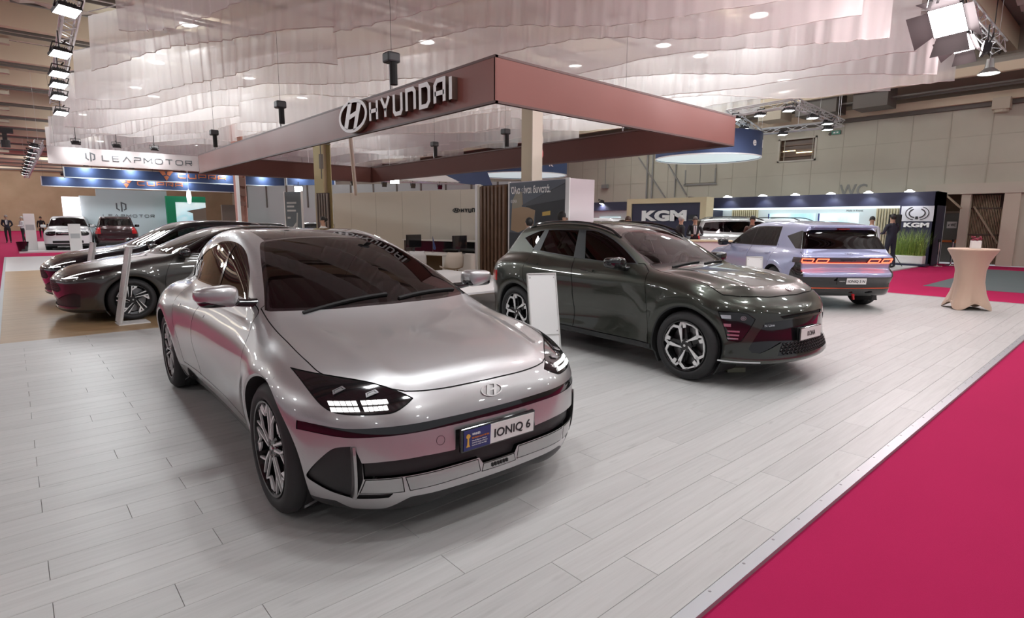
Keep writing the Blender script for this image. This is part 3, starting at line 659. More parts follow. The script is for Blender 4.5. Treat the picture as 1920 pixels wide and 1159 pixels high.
P_GRAPHITE = paint('graphite_paint', (.048, .053, .043), .72, .30)
def build_crossover(loc, rz):
    root = empty('dark_crossover_car', (*loc, 0), rz, 'dark green-grey crossover with black door mirrors, beside the silver saloon', 'car')
    sh = CarShell(crossover_field(), (-3.7, 0, .05), (1.0, 1.05, 1.65), .024); R = .345
    front = lambda x, y, z, n: (x > .15) & (n[:, 0] > .05); side = lambda x, y, z, n: (y > .45) & (n[:, 1] > .3)
    arch(sh, root, 0, R, .400); arch(sh, root, -2.66, R, .400)
    HL = [(.867, .733), (.771, .729), (.716, .717), (.665, .668), (.695, .603), (.757, .463), (.78, .454), (.825, .463), (.841, .564), (.86, .67)]
    sh.region('headlamp', lambda x, y, z: poly_sd(y, z, HL), flt=front, fine=2, gap=.004)
    HOOD = smooth_poly([(.632, -.2), (.632, 0), (.606, .25), (.575, .42), (.49, .62), (.34, .765, 1), (.28, .785), (-.098, .767), (-.414, .735), (-.56, .715, 1), (-.56, -.2, 1)], 4)
    sh.region('hood', lambda x, y, z: poly_sd(x, y, HOOD), flt=lambda x, y, z, n: (z > .78) & (n[:, 2] > .3) & (x > -.7), fine=2, gap=.010)
    WS = smooth_poly([(-.404, -.2), (-.404, 0), (-.42, .4), (-.49, .62), (-.55, .715, 1), (-.75, .675), (-1.0, .605), (-1.14, .555, 1), (-1.215, .39), (-1.245, -.2, 1)], 4)
    sh.region('windshield_frame', lambda x, y, z: poly_sd(x, y, WS), parents=('body', 'hood', 'shut_line'), flt=lambda x, y, z, n: (z > .95) & (n[:, 2] > .2), fine=2)
    sh.region('windshield', lambda x, y, z: poly_sd(x, y, WS)+.03, parents=('windshield_frame',), fine=1)
    DLO = smooth_poly([(-.70, 1.098, 1), (-.783, 1.155), (-.974, 1.267), (-1.187, 1.367), (-1.42, 1.438), (-1.62, 1.452), (-2.3, 1.447), (-2.55, 1.41), (-2.80, 1.325, 1), (-2.51, 1.185, 1), (-2.35, 1.162), (-1.7, 1.118), (-1.09, 1.09)], 4)
    g = lambda x, y, z: poly_sd(x, z, DLO); sh.region('window_trim', g, flt=side, fine=1)
    b1 = lambda x, z: x-(-1.49-.38*(z-1.11)); b2 = lambda x, z: x-(-1.69-.15*(z-1.126)); c1 = lambda x, z: x-(-2.352+.22*(z-1.167)); c2 = lambda x, z: x-(-2.507+.52*(z-1.189))
    for nm, a, b in (('front_window', lambda x, z: -b1(x, z), None), ('rear_window', b2, lambda x, z: -c1(x, z)), ('quarter_window', c2, None)):
        sh.region(nm, lambda x, y, z, a=a, b=b: np.maximum(np.maximum(g(x, y, z)+.012, a(x, z)), b(x, z) if b else -9), parents=('window_trim',), fine=1)
    FD = [(-.43, .30), (-.485, .79), (-.53, 1.03), (-.66, 1.105), (-1.2, 1.10), (-1.66, 1.115), (-1.66, 1.067), (-1.58, .80), (-1.575, .30)]; RD = [(-1.583, .30), (-1.588, .80), (-1.668, 1.067), (-1.668, 1.115), (-2.3, 1.16), (-2.50, 1.18), (-2.515, .94), (-2.48, .81), (-2.36, .66), (-2.27, .52), (-2.24, .30)]
    sh.region('front_door', lambda x, y, z: poly_sd(x, z, FD), flt=side, fine=1, gap=.006); sh.region('rear_door', lambda x, y, z: poly_sd(x, z, RD), flt=side, fine=1, gap=.006)
    GR = [(-.2, .652), (.389, .648), (.585, .636), (.645, .546), (.718, .394), (.704, .36), (.645, .357), (.41, .447), (.495, .327), (-.2, .327)]
    sh.region('grille', lambda x, y, z: poly_sd(y, z, GR), flt=front, fine=2)
    SL = [(.425, .686), (.26, .697), (-.2, .702), (-.2, .674), (.15, .674), (.385, .657)]
    sh.region('upper_slot', lambda x, y, z: poly_sd(y, z, SL), flt=front, fine=2)
    sh.region('tail_lamp', lambda x, y, z: np.maximum(np.maximum(np.abs(z-.80)-.07, x+3.10), .60-y), flt=lambda x, y, z, n: x < -2.9, fine=1)
    RW = [(-.2, 1.40), (.60, 1.38), (.72, 1.12), (-.2, 1.11)]
    sh.region('rear_screen', lambda x, y, z: poly_sd(y, z, RW), flt=lambda x, y, z, n: (x < -2.85) & (n[:, 0] > .3), fine=1)
    sh.region('sill', lambda x, y, z: np.maximum(np.maximum(z-.296, x+.40), -2.26-x), parents=('body', 'front_door', 'rear_door', 'shut_line'), fine=1)
    sh.region('underbody', lambda x, y, z: z-.248, parents=('body', 'sill', 'shut_line'), fine=0)
    sh.normals(); P = P_GRAPHITE; shell_part(sh, root, 'body_shell', 'body', P); PL = pm('graphite_trim', (.03, .032, .032), .4, .3)
    for nm, mt, sp, off in (('hood', P, 0, 0), ('front_door', P, 1, 0), ('rear_door', P, 1, 0), ('shut_line', M_MATBLACK, 0, -.008), ('windshield_frame', M_GLOSSBLACK, 0, 0), ('windshield', M_CLEAR, 0, -.001), ('window_trim', pm('pillar_grey', (.022, .025, .027), .35, .2), 1, 0), ('front_window', M_TINT, 1, -.003), ('rear_window', M_TINT, 1, -.003), ('quarter_window', M_TINT, 1, -.003),
            ('grille', M_GLOSSBLACK, 0, -.012), ('upper_slot', M_MATBLACK, 0, -.02), ('tail_lamp', M_REDLAMP, 1, 0), ('rear_screen', M_TINT, 0, 0), ('sill', PL, 1, .012), ('underbody', M_PLASTIC, 0, 0)):
        shell_part(sh, root, nm, nm, mt, bool(sp), off)
    BR = pm('lamp_chrome', (.7, .72, .74), .15, .9)
    for o in shell_part(sh, root, 'headlamp', 'headlamp', M_GLOSSBLACK, True, -.003):
        sg = 1 if sum(v.co.y for v in o.data.vertices) > 0 else -1
        for y0, y1, z0, z1 in ((.812, .855, .665, .698), (.814, .845, .592, .620), (.768, .828, .543, .558), (.770, .828, .508, .523), (.775, .826, .476, .490)):
            H, N, ok = sh.hit(np.array([(1.3, sg*y, z) for y, z in ((y0, z0), (y1, z0), (y1+.004, z1), (y0, z1))]), (-1, 0, 0), 1.4, 60); V = np.concatenate([H, H+N*.006])
            MB().add(V, [(0, 1, 2, 3), (4, 5, 6, 7)]+[(i, (i+1) % 4, 4+(i+1) % 4, 4+i) for i in range(4)]).make('reflector', BR, o)
        F = frame_at(sh, (1.3, sg*.745, .675), (-1, 0, 0), lift=.002); b = MB(); b.ring(ell(.026, .022, 16), ell(.018, .015, 16), 0, .006, F); b.prism(ell(.015, .012, 14), 0, .003, F); b.make('projector', M_DISC, o)
    b = MB()   # honeycomb of the lower grille
    for r_ in range(4):
        for k in range(-9, 10):
            y = k*.05+(r_ % 2)*.025; z = .345+r_*.026
            if abs(y) < .43-(.0 if z < .42 else .05) and abs(y) > .05 or z < .44 and abs(y) <= .05:
                H, N, ok = sh.hit(np.array([(1.3, y, z)]), (-1, 0, 0), 1.4, 60); p = H[0]; M = frame(Vector(p)-Vector((.012, 0, 0)), (0, 1, 0), (0, 0, 1)); hx = lambda s_: [(s_*cos(pi/3*i), s_*.72*sin(pi/3*i)) for i in range(6)]
                b.ring(hx(.022), hx(.015), 0, .010, M)
    tag(b.make('honeycomb', M_PLASTIC, root), kind='stuff')
    F = frame_at(sh, (.557, .0, 1.6), (0, 0, -1), lift=.001); b = MB(); oval_h(b, .062, F, 0, .005, .14); b.make('emblem', M_CHROME, root)
    Mp = frame(Vector((.808, -.02, .505)), (0, 1, 0), (0, 0, 1)); number_plate(root, Mp, .40, .105, 'KONA', 0, .155)
    b = MB(); b.bb((.70, -.2, .452), (.80, .2, .56)); b.make('plate_bracket', M_PLASTIC, root)
    for s in (-1, 1):
        drape_strip(sh, [(x, s*1.2, .271) for x in np.linspace(.36, .52, 6)]+[(x, s*1.2, .271) for x in np.linspace(.56, .66, 4)], (0, -s, 0), .014, .004, 'lip_strip', BR, root)
        def sh_(x, y, z): t = (y*s)/.12; return (x*(1-.10*t), y, z*(1-.18*t)+.012*t)
        m = blob('mirror', (-.855, s*.975, 1.105), (.085, .125, .068), M_GLOSSBLACK, root, (.5, .6), sh_); b = MB(); b.tube([(-.80, s*.78, 1.045), (-.82, s*.86, 1.05), (-.84, s*.94, 1.065)], [.036, .03, .028], 10); b.make('mirror_arm', M_GLOSSBLACK, m, smooth=True)
        for xh, zh in ((-1.38, .985), (-2.36, 1.005)): drape_strip(sh, [(xh+.10-.20*t, s*1.2, zh+.012*t) for t in np.linspace(0, 1, 7)], (0, -s, 0), .026, .022, 'door_handle', P, root)
        pts = [(xx, s*.585, 2.2) for xx in np.linspace(-1.12, -2.72, 14)]; H, N, ok = sh.hit(np.array(pts), (0, 0, -1), 2.2, 60); q = [tuple(h+np.array([0, 0, .03])) for h in H]; q[0] = tuple(H[0]); q[-1] = tuple(H[-1]); b = MB(); b.tube(q, .015, 8); b.make('roof_rail', M_GLOSSBLACK, root, smooth=True)
        for txt, o_, w_ in (('N', (-.405, .892), .03), ('Line', (-.44, .892), .045)):
            n_, = [0]; x0 = o_[0] if s < 0 else o_[0]-.0; F = frame_at(sh, (x0, s*1.3, o_[1]), (0, -s, 0), xdir=(-s*1.0, 0, 0), lift=.001)
    F = frame_at(sh, (-.44, -1.3, .888), (0, 1, 0), xdir=(1, 0, 0), lift=.001); b = text_mesh('N Line', .024, F, M_CHROME, root, 'side_badge', width=.12, d=.003, bold=.001)
    F = frame_at(sh, (1.3, -.60, .597), (-1, 0, 0), lift=.012); text_mesh('N Line', .022, F, M_CHROME, root, 'grille_badge', width=.10, d=.003, bold=.001)
    for (a, b_) in (((-.44, -.50), (-.47, .02)), ((-.42, .06), (-.52, .55))): drape_strip(sh, [(a[0]+(b_[0]-a[0])*t-.02, a[1]+(b_[1]-a[1])*t, 1.6) for t in np.linspace(0, 1, 9)], (0, 0, -1), .018, .012, 'wiper', M_MATBLACK, root)
    for xa in (0, -2.66): liners(sh, root, xa, R, .400, lipmat=PL)
    for x in (0, -2.66):
        for s in (-1, 1): wheel(root, x, s, R, .255, .235, 'blade', phase=.62, yo=.895)
    b = MB(); b.box((-.72, 0, .99), (.50, 1.36, .14)); b.make('dashboard', M_DASH, root, bevel=.05); steering(root, -1.02, .36, 1.02)
    for x in (-1.55, -2.35):
        for s in (-1, 1): seat(root, x, s*.36, .38)
    b = MB(); b.bb((-2.9, -.75, .36), (-.4, .75, .40)); b.make('cabin_floor', M_MATBLACK, root); b = MB(); b.box((-1.16, 0, 1.36), (.03, .22, .055)); b.make('rear_view_mirror', M_PLASTIC, root, bevel=.01)
    return root
# ---------------------------------------------------------------- other cars: one builder fed by profile tables
def generic_field(q):
    wpl, ins, xf, zc, zr, wg = (Spl(q[k]) for k in ('wpl', 'ins', 'xf', 'zc', 'zr', 'wg'))
    cur, rf, rr, rs = q.get('cur', .3), q.get('rf', .34), q.get('rr', .25), q.get('rs', .12); re, rg = Spl(q['re']), Spl(q['rg']); xr = q['xr']; R = q['R']; wb = q['wb']; tum = q.get('tum', .38); fl = q.get('flare', .018)
    def f(x, y, z):
        W = wpl(x)-ins(z); zz = np.maximum(z, .2)
        for xa in (0, -wb): W = W+fl*np.exp(-((np.sqrt((x-xa)**2+(zz-R)**2)-R-.1)/.09)**2)
        W = W-q.get('scoop', .015)*bump(z, .48, .13)*step(-.5, -.9, x)*step(.6-wb, .9-wb, x)
        side = y-W; front = x-(xf(z)-cur*y*y); rear = (re(z)+q.get('curr', .12)*y*y)-x
        low = smax(smax(side, front, rf), rear, rr); deck = (z-(zc(x)-(.05+.05*step(0, .7, x))*y*y))*.95
        low = smax(smax(low, deck, rs), q.get('zb', .2)-z, .05)
        gs = (y-(wg(x)-tum*np.maximum(z-1.05, -.06)))*.93; top = (z-(zr(x+q.get('wrap', .2)*y*y)-.04*y*y))*.92
        g = smax(smax(gs, top, q.get('rt', .10)), (rg(z)+.10*y*y-x)*.8, .06)
        return smin(low, np.maximum(np.maximum(g, .6-z), np.maximum(x-.2, xr-x)), .05)
    return f
SPEC = {}
SPEC['hatch'] = dict(R=.325, wb=2.65, wpl=[(.95, .80), (.5, .865), (0, .888), (-1.3, .875), (-2.65, .893), (-3.0, .87), (-3.5, .78)], ins=[(.1, .09), (.22, .04), (.35, .02), (.55, .004), (.68, 0), (.8, .015), (.92, .05), (1.02, .10), (1.2, .2)],
    xf=[(.1, .72), (.17, .82), (.25, .84), (.4, .86), (.55, .875), (.66, .87), (.74, .82), (.82, .74)], zc=[(.95, .66), (.78, .74), (.6, .815), (.4, .865), (.1, .92), (-.2, .965), (-.5, .995), (-1.2, 1.0), (-2.0, 1.02), (-2.7, 1.04), (-3.4, 1.0)],
    zr=[(.3, .66), (-.1, .84), (-.45, 1.0), (-.9, 1.21), (-1.3, 1.365), (-1.65, 1.435), (-2.0, 1.452), (-2.5, 1.44), (-2.9, 1.40), (-3.2, 1.345)], wg=[(.2, .79), (-.6, .79), (-1.4, .785), (-2.2, .77), (-2.8, .73), (-3.3, .66)],
    re=[(.15, -3.25), (.35, -3.42), (.6, -3.435), (.8, -3.42), (1.0, -3.37), (1.2, -3.25)], rg=[(.9, -3.42), (1.05, -3.35), (1.38, -3.02), (1.5, -2.95)], xr=-3.4, zb=.155,
    ws=[(-.38, -.2), (-.38, 0), (-.44, .4), (-.58, .70), (-.68, .74, 1), (-.95, .68), (-1.25, .60, 1), (-1.38, .3), (-1.40, -.2, 1)],
    dlo=[(-.72, .99, 1), (-.95, 1.13), (-1.25, 1.275), (-1.55, 1.355), (-1.95, 1.375), (-2.4, 1.345), (-2.75, 1.27), (-2.92, 1.16), (-2.75, 1.065, 1), (-1.8, 1.02)], bp=[-1.62, -2.48], door=[(-.46, -.60, -1.66), (-1.67, -2.55)],
    hood=[(.80, -.2), (.80, 0), (.765, .35), (.68, .56), (.40, .715), (0, .755), (-.5, .755, 1), (-.62, .70, 1), (-.62, -.2, 1)], hoodz=.62, headlamp=[(.80, .680, 1), (.70, .725), (.45, .775), (.20, .805, 1), (.30, .760), (.55, .690), (.72, .665)], hl_axes='xz')
SPEC['ev'] = dict(R=.365, wb=3.0, wpl=[(.95, .82), (.5, .91), (0, .945), (-1.5, .925), (-3.0, .955), (-3.4, .93), (-3.9, .86)], ins=[(.1, .06), (.2, .02), (.35, .015), (.55, .01), (.75, 0), (.9, .015), (1.0, .05), (1.12, .10), (1.25, .18)],
    xf=[(.1, .72), (.2, .80), (.45, .83), (.7, .83), (.82, .78), (.9, .68)], zc=[(.95, .74), (.7, .86), (.4, .95), (0, 1.0), (-.4, 1.04), (-1.2, 1.06), (-2.4, 1.08), (-3.2, 1.08), (-3.8, 1.06)],
    zr=[(.4, .72), (0, .90), (-.3, 1.05), (-.7, 1.25), (-1.1, 1.43), (-1.5, 1.535), (-1.9, 1.575), (-2.5, 1.578), (-3.1, 1.545), (-3.55, 1.50)], wg=[(.2, .82), (-.8, .83), (-1.8, .83), (-2.8, .815), (-3.5, .77)], tum=.36,
    re=[(.15, -3.62), (.25, -3.74), (.36, -3.83), (.5, -3.86), (.70, -3.86), (.73, -3.80), (.90, -3.85), (.98, -3.85), (1.0, -3.80), (1.1, -3.74), (1.25, -3.62)], rg=[(.9, -3.86), (1.08, -3.76), (1.45, -3.56), (1.52, -3.55), (1.6, -3.5)], xr=-3.75, zb=.25, rr=.16, curr=.10,
    ws=[(-.22, -.2), (-.22, 0), (-.3, .4), (-.45, .72), (-.55, .78, 1), (-.9, .70), (-1.2, .62, 1), (-1.3, .3), (-1.32, -.2, 1)],
    dlo=[(-.62, 1.075, 1), (-.95, 1.28), (-1.2, 1.40), (-1.5, 1.455), (-2.0, 1.48), (-2.72, 1.475, 1), (-2.80, 1.10, 1), (-1.8, 1.085)], bp=[-1.72], door=[(-.42, -.55, -1.76), (-1.77, -2.85)])
SPEC['suv'] = dict(R=.36, wb=2.68, wpl=[(.95, .86), (.5, .92), (0, .935), (-1.4, .93), (-2.68, .94), (-3.2, .92), (-3.7, .86)], ins=[(.1, .06), (.3, .02), (.5, 0), (.9, 0), (1.02, .03), (1.15, .07), (1.3, .12)],
    xf=[(.15, .74), (.28, .84), (.5, .87), (.8, .87), (.95, .85), (1.02, .80)], zc=[(.95, .92), (.75, 1.02), (.4, 1.07), (-.2, 1.11), (-.6, 1.14), (-1.4, 1.14), (-3.5, 1.16)],
    zr=[(.2, .85), (-.4, 1.13), (-.8, 1.42), (-1.05, 1.58), (-1.35, 1.685), (-1.8, 1.715), (-2.8, 1.71), (-3.4, 1.66)], wg=[(.2, .83), (-1.0, .85), (-2.4, .85), (-3.4, .81)], tum=.26, rt=.09,
    re=[(.2, -3.5), (.4, -3.66), (.7, -3.70), (1.0, -3.69), (1.2, -3.64)], rg=[(1.0, -3.68), (1.15, -3.62), (1.6, -3.42), (1.75, -3.38)], xr=-3.65, zb=.24, cur=.22, rf=.26, rr=.22,
    ws=[(-.50, -.2), (-.50, 0), (-.56, .4), (-.64, .74), (-.70, .79, 1), (-.95, .72), (-1.12, .67, 1), (-1.18, .3), (-1.18, -.2, 1)],
    dlo=[(-.76, 1.17, 1), (-.98, 1.42), (-1.2, 1.54), (-1.6, 1.58), (-2.8, 1.57), (-3.25, 1.53, 1), (-3.38, 1.24, 1), (-2.4, 1.19)], bp=[-1.7, -2.62], door=[(-.45, -.60, -1.74), (-1.75, -2.7)],
    hood=[(.76, -.2), (.76, 0), (.72, .4), (.66, .66), (.3, .78), (-.5, .79, 1), (-.66, .76, 1), (-.66, -.2, 1)], hoodz=.92, headlamp=[(.45, .96, 1), (.80, .93), (.83, .78), (.60, .74), (.45, .80, 1)], hl_axes='yz')
def base_car(name, label, loc, rz, q, P, h=.03, fine=1, wheel_style='plain', glass=None, group=None, seats=True, cladding=None, rails=False, extra=None, phase=0.3, sides=(-1, 1), trim=None):
    root = empty(name, (*loc, 0), rz, label, 'car', group); sh = CarShell(generic_field(q), (q['xr']-.5, 0, .05), (1.05, 1.06, 1.85), h); R, wb = q['R'], q['wb']; G = glass or M_TINT
    side = lambda x, y, z, n: (y > .45) & (n[:, 1] > .3); front = lambda x, y, z, n: (x > .2) & (n[:, 0] > .06)
    for xa in (0, -wb): arch(sh, root, xa, R, R+.055)
    if extra: extra(sh, 'cut', root)
    if 'headlamp' in q:
        H = smooth_poly(q['headlamp'], 3)
        sh.region('headlamp', (lambda x, y, z: poly_sd(x, z, H)) if q['hl_axes'] == 'xz' else (lambda x, y, z: poly_sd(y, z, H)), flt=front if q['hl_axes'] == 'yz' else (lambda x, y, z, n: (x > .1) & (y > .2) & (z > .4) & (z < 1)), fine=fine)
    if 'hood' in q:
        Hd = smooth_poly(q['hood'], 4); sh.region('hood', lambda x, y, z: poly_sd(x, y, Hd), flt=lambda x, y, z, n: (z > q['hoodz']) & (n[:, 2] > .3) & (x > -.75), fine=fine, gap=.006)
    W = smooth_poly(q['ws'], 4); sh.region('windshield', lambda x, y, z: poly_sd(x, y, W), parents=('body', 'hood', 'shut_line'), flt=lambda x, y, z, n: (z > .9) & (n[:, 2] > .2), fine=fine)
    D = smooth_poly(q['dlo'], 4); g = lambda x, y, z: poly_sd(x, z, D)
    sh.region('window_trim', g, flt=side, fine=fine)
    b = [9]+list(q['bp'])+[-9]
    for k in range(len(b)-1): sh.region('side_window', lambda x, y, z, k=k: np.maximum(np.maximum(g(x, y, z)+.018, x-b[k]+.02), b[k+1]+.02-x), parents=('window_trim',), fine=0)
    (xa, xb, xc), (xd, xe) = q['door']; zt = q['dlo'][0][1]
    FD = smooth_poly([(xa, R+.0, 1), (xa, .65), (xb, zt-.05), (xb-.1, zt+.02, 1), (xc, zt+.06, 1), (xc, R, 1)], 3); RD = smooth_poly([(xd, R, 1), (xd, zt+.06, 1), (xe, zt+.06, 1), (xe-.02, .85), (xe+.16, .60), (xe+.2, R, 1)], 3)
    sh.region('front_door', lambda x, y, z: poly_sd(x, z, FD), flt=side, fine=fine, gap=.006); sh.region('rear_door', lambda x, y, z: poly_sd(x, z, RD), flt=side, fine=fine, gap=.006)
    sh.region('underbody', lambda x, y, z: z-q['zb']-.045, parents=('body', 'shut_line'), fine=0)
    sh.normals(); shell_part(sh, root, 'body_shell', 'body', P); M = trim or M_GLOSSBLACK
    for nm, mt, sp, off in (('hood', P, 0, 0), ('front_door', P, 1, 0), ('rear_door', P, 1, 0), ('shut_line', M_MATBLACK, 0, -.006), ('windshield', M_SCREEN, 0, 0), ('window_trim', M, 1, 0), ('side_window', G, 1, -.002), ('underbody', M_PLASTIC, 0, 0), ('headlamp', M_GLOSSBLACK, 1, 0), ('cladding', M_PLASTIC, 0, .004)):
        shell_part(sh, root, nm, nm, mt, bool(sp), off)
    for xa in (0, -wb): liners(sh, root, xa, R, R+.055, lipmat=P if cladding is None else cladding)
    wo = q.get('wo', q['wpl'][2][1]-.012)
    for x in (0, -wb):
        for s in sides: wheel(root, x, s, R, R*.73, .235, wheel_style, phase, yo=wo)
    if extra: extra(sh, 'add', root)
    zm = zt+.03
    for s in (-1, 1):
        m = blob('mirror', (q['dlo'][0][0]-.02, s*(q['wpl'][2][1]+.06), zm), (.075, .115, .075), M_GLOSSBLACK if P is not MATS.get('white_paint') else P, root, (.5, .6), n=16); bb = MB(); bb.tube([(q['dlo'][0][0]-.02, s*.74, zm-.04), (q['dlo'][0][0]-.02, s*.9, zm-.03)], .024, 6); bb.make('mirror_arm', M_GLOSSBLACK, m)
        for xh in (q['door'][0][2]+.17, xe+.17): drape_strip(sh, [(xh+.10-.20*t, s*1.2, zt-.11+.01*t) for t in np.linspace(0, 1, 5)], (0, -s, 0), .026, .018, 'door_handle', P, root)
        if rails:
            o = [(xx, s*.60, 2.2) for xx in np.linspace(-1.25, q['xr']+.55, 9)]; Pq, N, ok = sh.hit(np.array(o), np.array([(0, 0, -1.)]), 2.2, 60); bb = MB(); pts = [tuple(p+np.array([0, 0, .045])) for p in Pq]; pts[0] = tuple(Pq[0]+np.array([.06, 0, 0])); pts[-1] = tuple(Pq[-1]); bb.tube(pts, .017, 8); bb.make('roof_rail', M_GLOSSBLACK, root, smooth=True)
    if seats:
        bb = MB(); bb.box((-.75, 0, zt-.09), (.45, 1.35, .14)); bb.make('dashboard', M_DASH, root, bevel=.04); steering(root, -1.08, .36, zt-.08)
        for x in (-1.65, -2.45):
            for s in (-1, 1): seat(root, x, s*.36, R-.02)
        bb = MB(); bb.bb((-wb-.1, -.75, R), (-.4, .75, R+.04)); bb.make('cabin_floor', M_MATBLACK, root)
    return root, sh
# ---------------------------------------------------------------- periwinkle hatchback (rear view) and the parked row
P_LILAC = paint('periwinkle_paint', (.37, .40, .60), .25, .34); P_DARKGREY = paint('dark_grey_paint', (.068, .065, .060), .7, .30); P_BLACK = paint('black_paint', (.012, .013, .017), .3, .22)
P_WHITE = paint('white_paint', (.72, .74, .76), .0, .30); P_WINE = paint('wine_paint', (.026, .007, .009), .5, .28); P_STEEL = paint('steel_paint', (.24, .255, .25), .6, .30)
def ev_extra(sh, phase, root):
    back = lambda x, y, z, n: (x < -2.6) & (n[:, 0] > .12)
    if phase == 'cut':
        RW = [(-.2, 1.425), (.56, 1.42), (.66, 1.38), (.76, 1.085), (-.2, 1.09)]
        sh.region('rear_screen', lambda x, y, z: poly_sd(y, z, RW), flt=back, fine=1)
        CP = [(-3.02, 1.30), (-3.42, 1.405), (-3.62, 1.36), (-3.80, 1.085), (-3.45, 1.085)]
        sh.region('corner_glass', lambda x, y, z: poly_sd(x, z, CP), flt=lambda x, y, z, n: (x < -2.9) & (y > .4) & (n[:, 1] > .15), fine=1)
        sh.region('lamp_band', lambda x, y, z: np.maximum(np.abs(z-.893)-.048, x+3.62), flt=lambda x, y, z, n: x < -3.2, fine=1)
        WD = [(-3.66, .845), (-4.2, .845), (-4.2, .1), (-3.34, .1), (-3.40, .42), (-3.56, .60)]
        sh.region('lower_bumper', lambda x, y, z: np.maximum(poly_sd(x, z, WD), np.minimum(z-.602, .79-y)), flt=lambda x, y, z, n: x < -3.2, fine=1)
        sh.region('hatch', lambda x, y, z: np.maximum(np.abs(z-.96)-.36, y-.78), flt=back, fine=1, gap=.006)
        return
    for nm, mt, off in (('rear_screen', M_TINT, 0), ('corner_glass', M_GLOSSBLACK, 0), ('lamp_band', pm('band_grey', (.10, .08, .08), .3, .5), -.004), ('lower_bumper', M_GLOSSBLACK, .0), ('hatch', P_LILAC, 0)): shell_part(sh, root, nm, nm, mt, nm == 'corner_glass', off)
    LB = pm('lamp_dark_red', (.10, .008, .008), .15, 0, .6)
    for s in (-1, 1):
        for y0, y1 in ((.345, .575), (.598, .815)):
            H, N, ok = sh.hit(np.array([(-4.3, s*y, z) for z in (.852, .936) for y in np.linspace(y0, y1, 5)]), (1, 0, 0), 1.2, 60); V = np.concatenate([H-N*.004, H+N*.010]); F = []
            for i in range(4): F += [(i, i+1, i+6, i+5), (10+i, 11+i, 16+i, 15+i), (i, i+1, 11+i, 10+i), (5+i, 6+i, 16+i, 15+i)]
            F += [(0, 5, 15, 10), (4, 9, 19, 14)]; lamp = MB().add(V, F).make('tail_lamp', LB, root)
            for za, zb in ((.858, .872), (.916, .930)):
                pt = [(y, (za+zb)/2) for y in np.linspace(y0+.02, y1-.02, 5)]; H, N, ok = sh.hit(np.array([(-4.3, s*a, b) for a, b in pt]), (1, 0, 0), 1.2, 60); b = MB(); b.tube([tuple(h+n*.011) for h, n in zip(H, N)], .0075, 6); b.make('lamp_tube', M_REDLED, lamp)
            for yy in (y0+.02, y1-.02):
                H, N, ok = sh.hit(np.array([(-4.3, s*yy, z) for z in (.865, .923)]), (1, 0, 0), 1.2, 60); b = MB(); b.tube([tuple(h+n*.011) for h, n in zip(H, N)], .0075, 6); b.make('lamp_tube', M_REDLED, lamp)
    def red(pts, r, nm, mat):
        H, N, ok = sh.hit(np.array([(-4.3, a, b) for a, b in pts]), (1, 0, 0), 1.4, 60); b = MB(); b.tube([tuple(h+n*.004) for h, n in zip(H, N)], r, 6); b.make(nm, mat, root)
    red([(y, .842) for y in np.linspace(-.78, .78, 21)], .006, 'light_strip', M_REDLED); OR = pm('orange_line', (.75, .10, .03), .35); red([(y, .402) for y in np.linspace(-.86, .86, 21)], .009, 'accent_line', OR)
    b = MB(); b.prism([(.12, .30), (.155, .30), (.165, .20), (.145, .20)], -3.84, -3.80, Matrix(((0, 0, 1, 0), (-1, 0, 0, 0), (0, 1, 0, 0), (0, 0, 0, 1)))); b.make('fog_lamp', M_REDLAMP, root)
    b = MB(); b.box((-3.575, 0, 1.437), (.10, .20, .024)); b.make('brake_light', M_REDLAMP, root, bevel=.008)
    b = MB(); b.prism([(-.58, 1.49), (.58, 1.49), (.52, 1.535), (-.52, 1.535)], 0, .02, Matrix(((0, 0, 1, -3.66), (1, 0, 0, 0), (0, 1, 0, -.035), (0, 0, 0, 1)))); b.box((-3.56, 0, 1.475), (.22, 1.10, .03)); b.make('roof_spoiler', P_LILAC, root, bevel=.006)
    F = frame_at(sh, (-4.3, -.02, 1.0), (1, 0, 0), xdir=(0, -1, 0), lift=.001); b = MB(); oval_h(b, .075, F, 0, .005, .14); b.make('emblem', M_CHROME, root)
    F = frame_at(sh, (-4.3, .14, .885), (1, 0, 0), xdir=(0, -1, 0), lift=.003); text_mesh('IONIQ 5', .028, F, M_GLOSSBLACK, root, 'badge_lettering', width=.26, d=.004)
    Mp = frame(Vector((-3.925, -.04, .535)), (0, -1, 0), (-.12, 0, 1)); p = number_plate(root, Mp, .50, .108, 'IONIQ 5 N', .15, .30); text_mesh('IONIQ 5 N', .016, Mp @ Matrix.Translation((-.225, -.008, .003)), M_PLATEWHITE, p, width=.095)
    for yy in (-.52, .52):
        b = MB(); b.prism([(-.05, .19), (.05, .19), (.03, .28), (-.03, .28)], 0, .05, Matrix(((0, 0, 1, -3.84), (1, 0, 0, yy), (0, 1, 0, 0), (0, 0, 0, 1)))); b.make('diffuser_fin', M_PLASTIC, root)
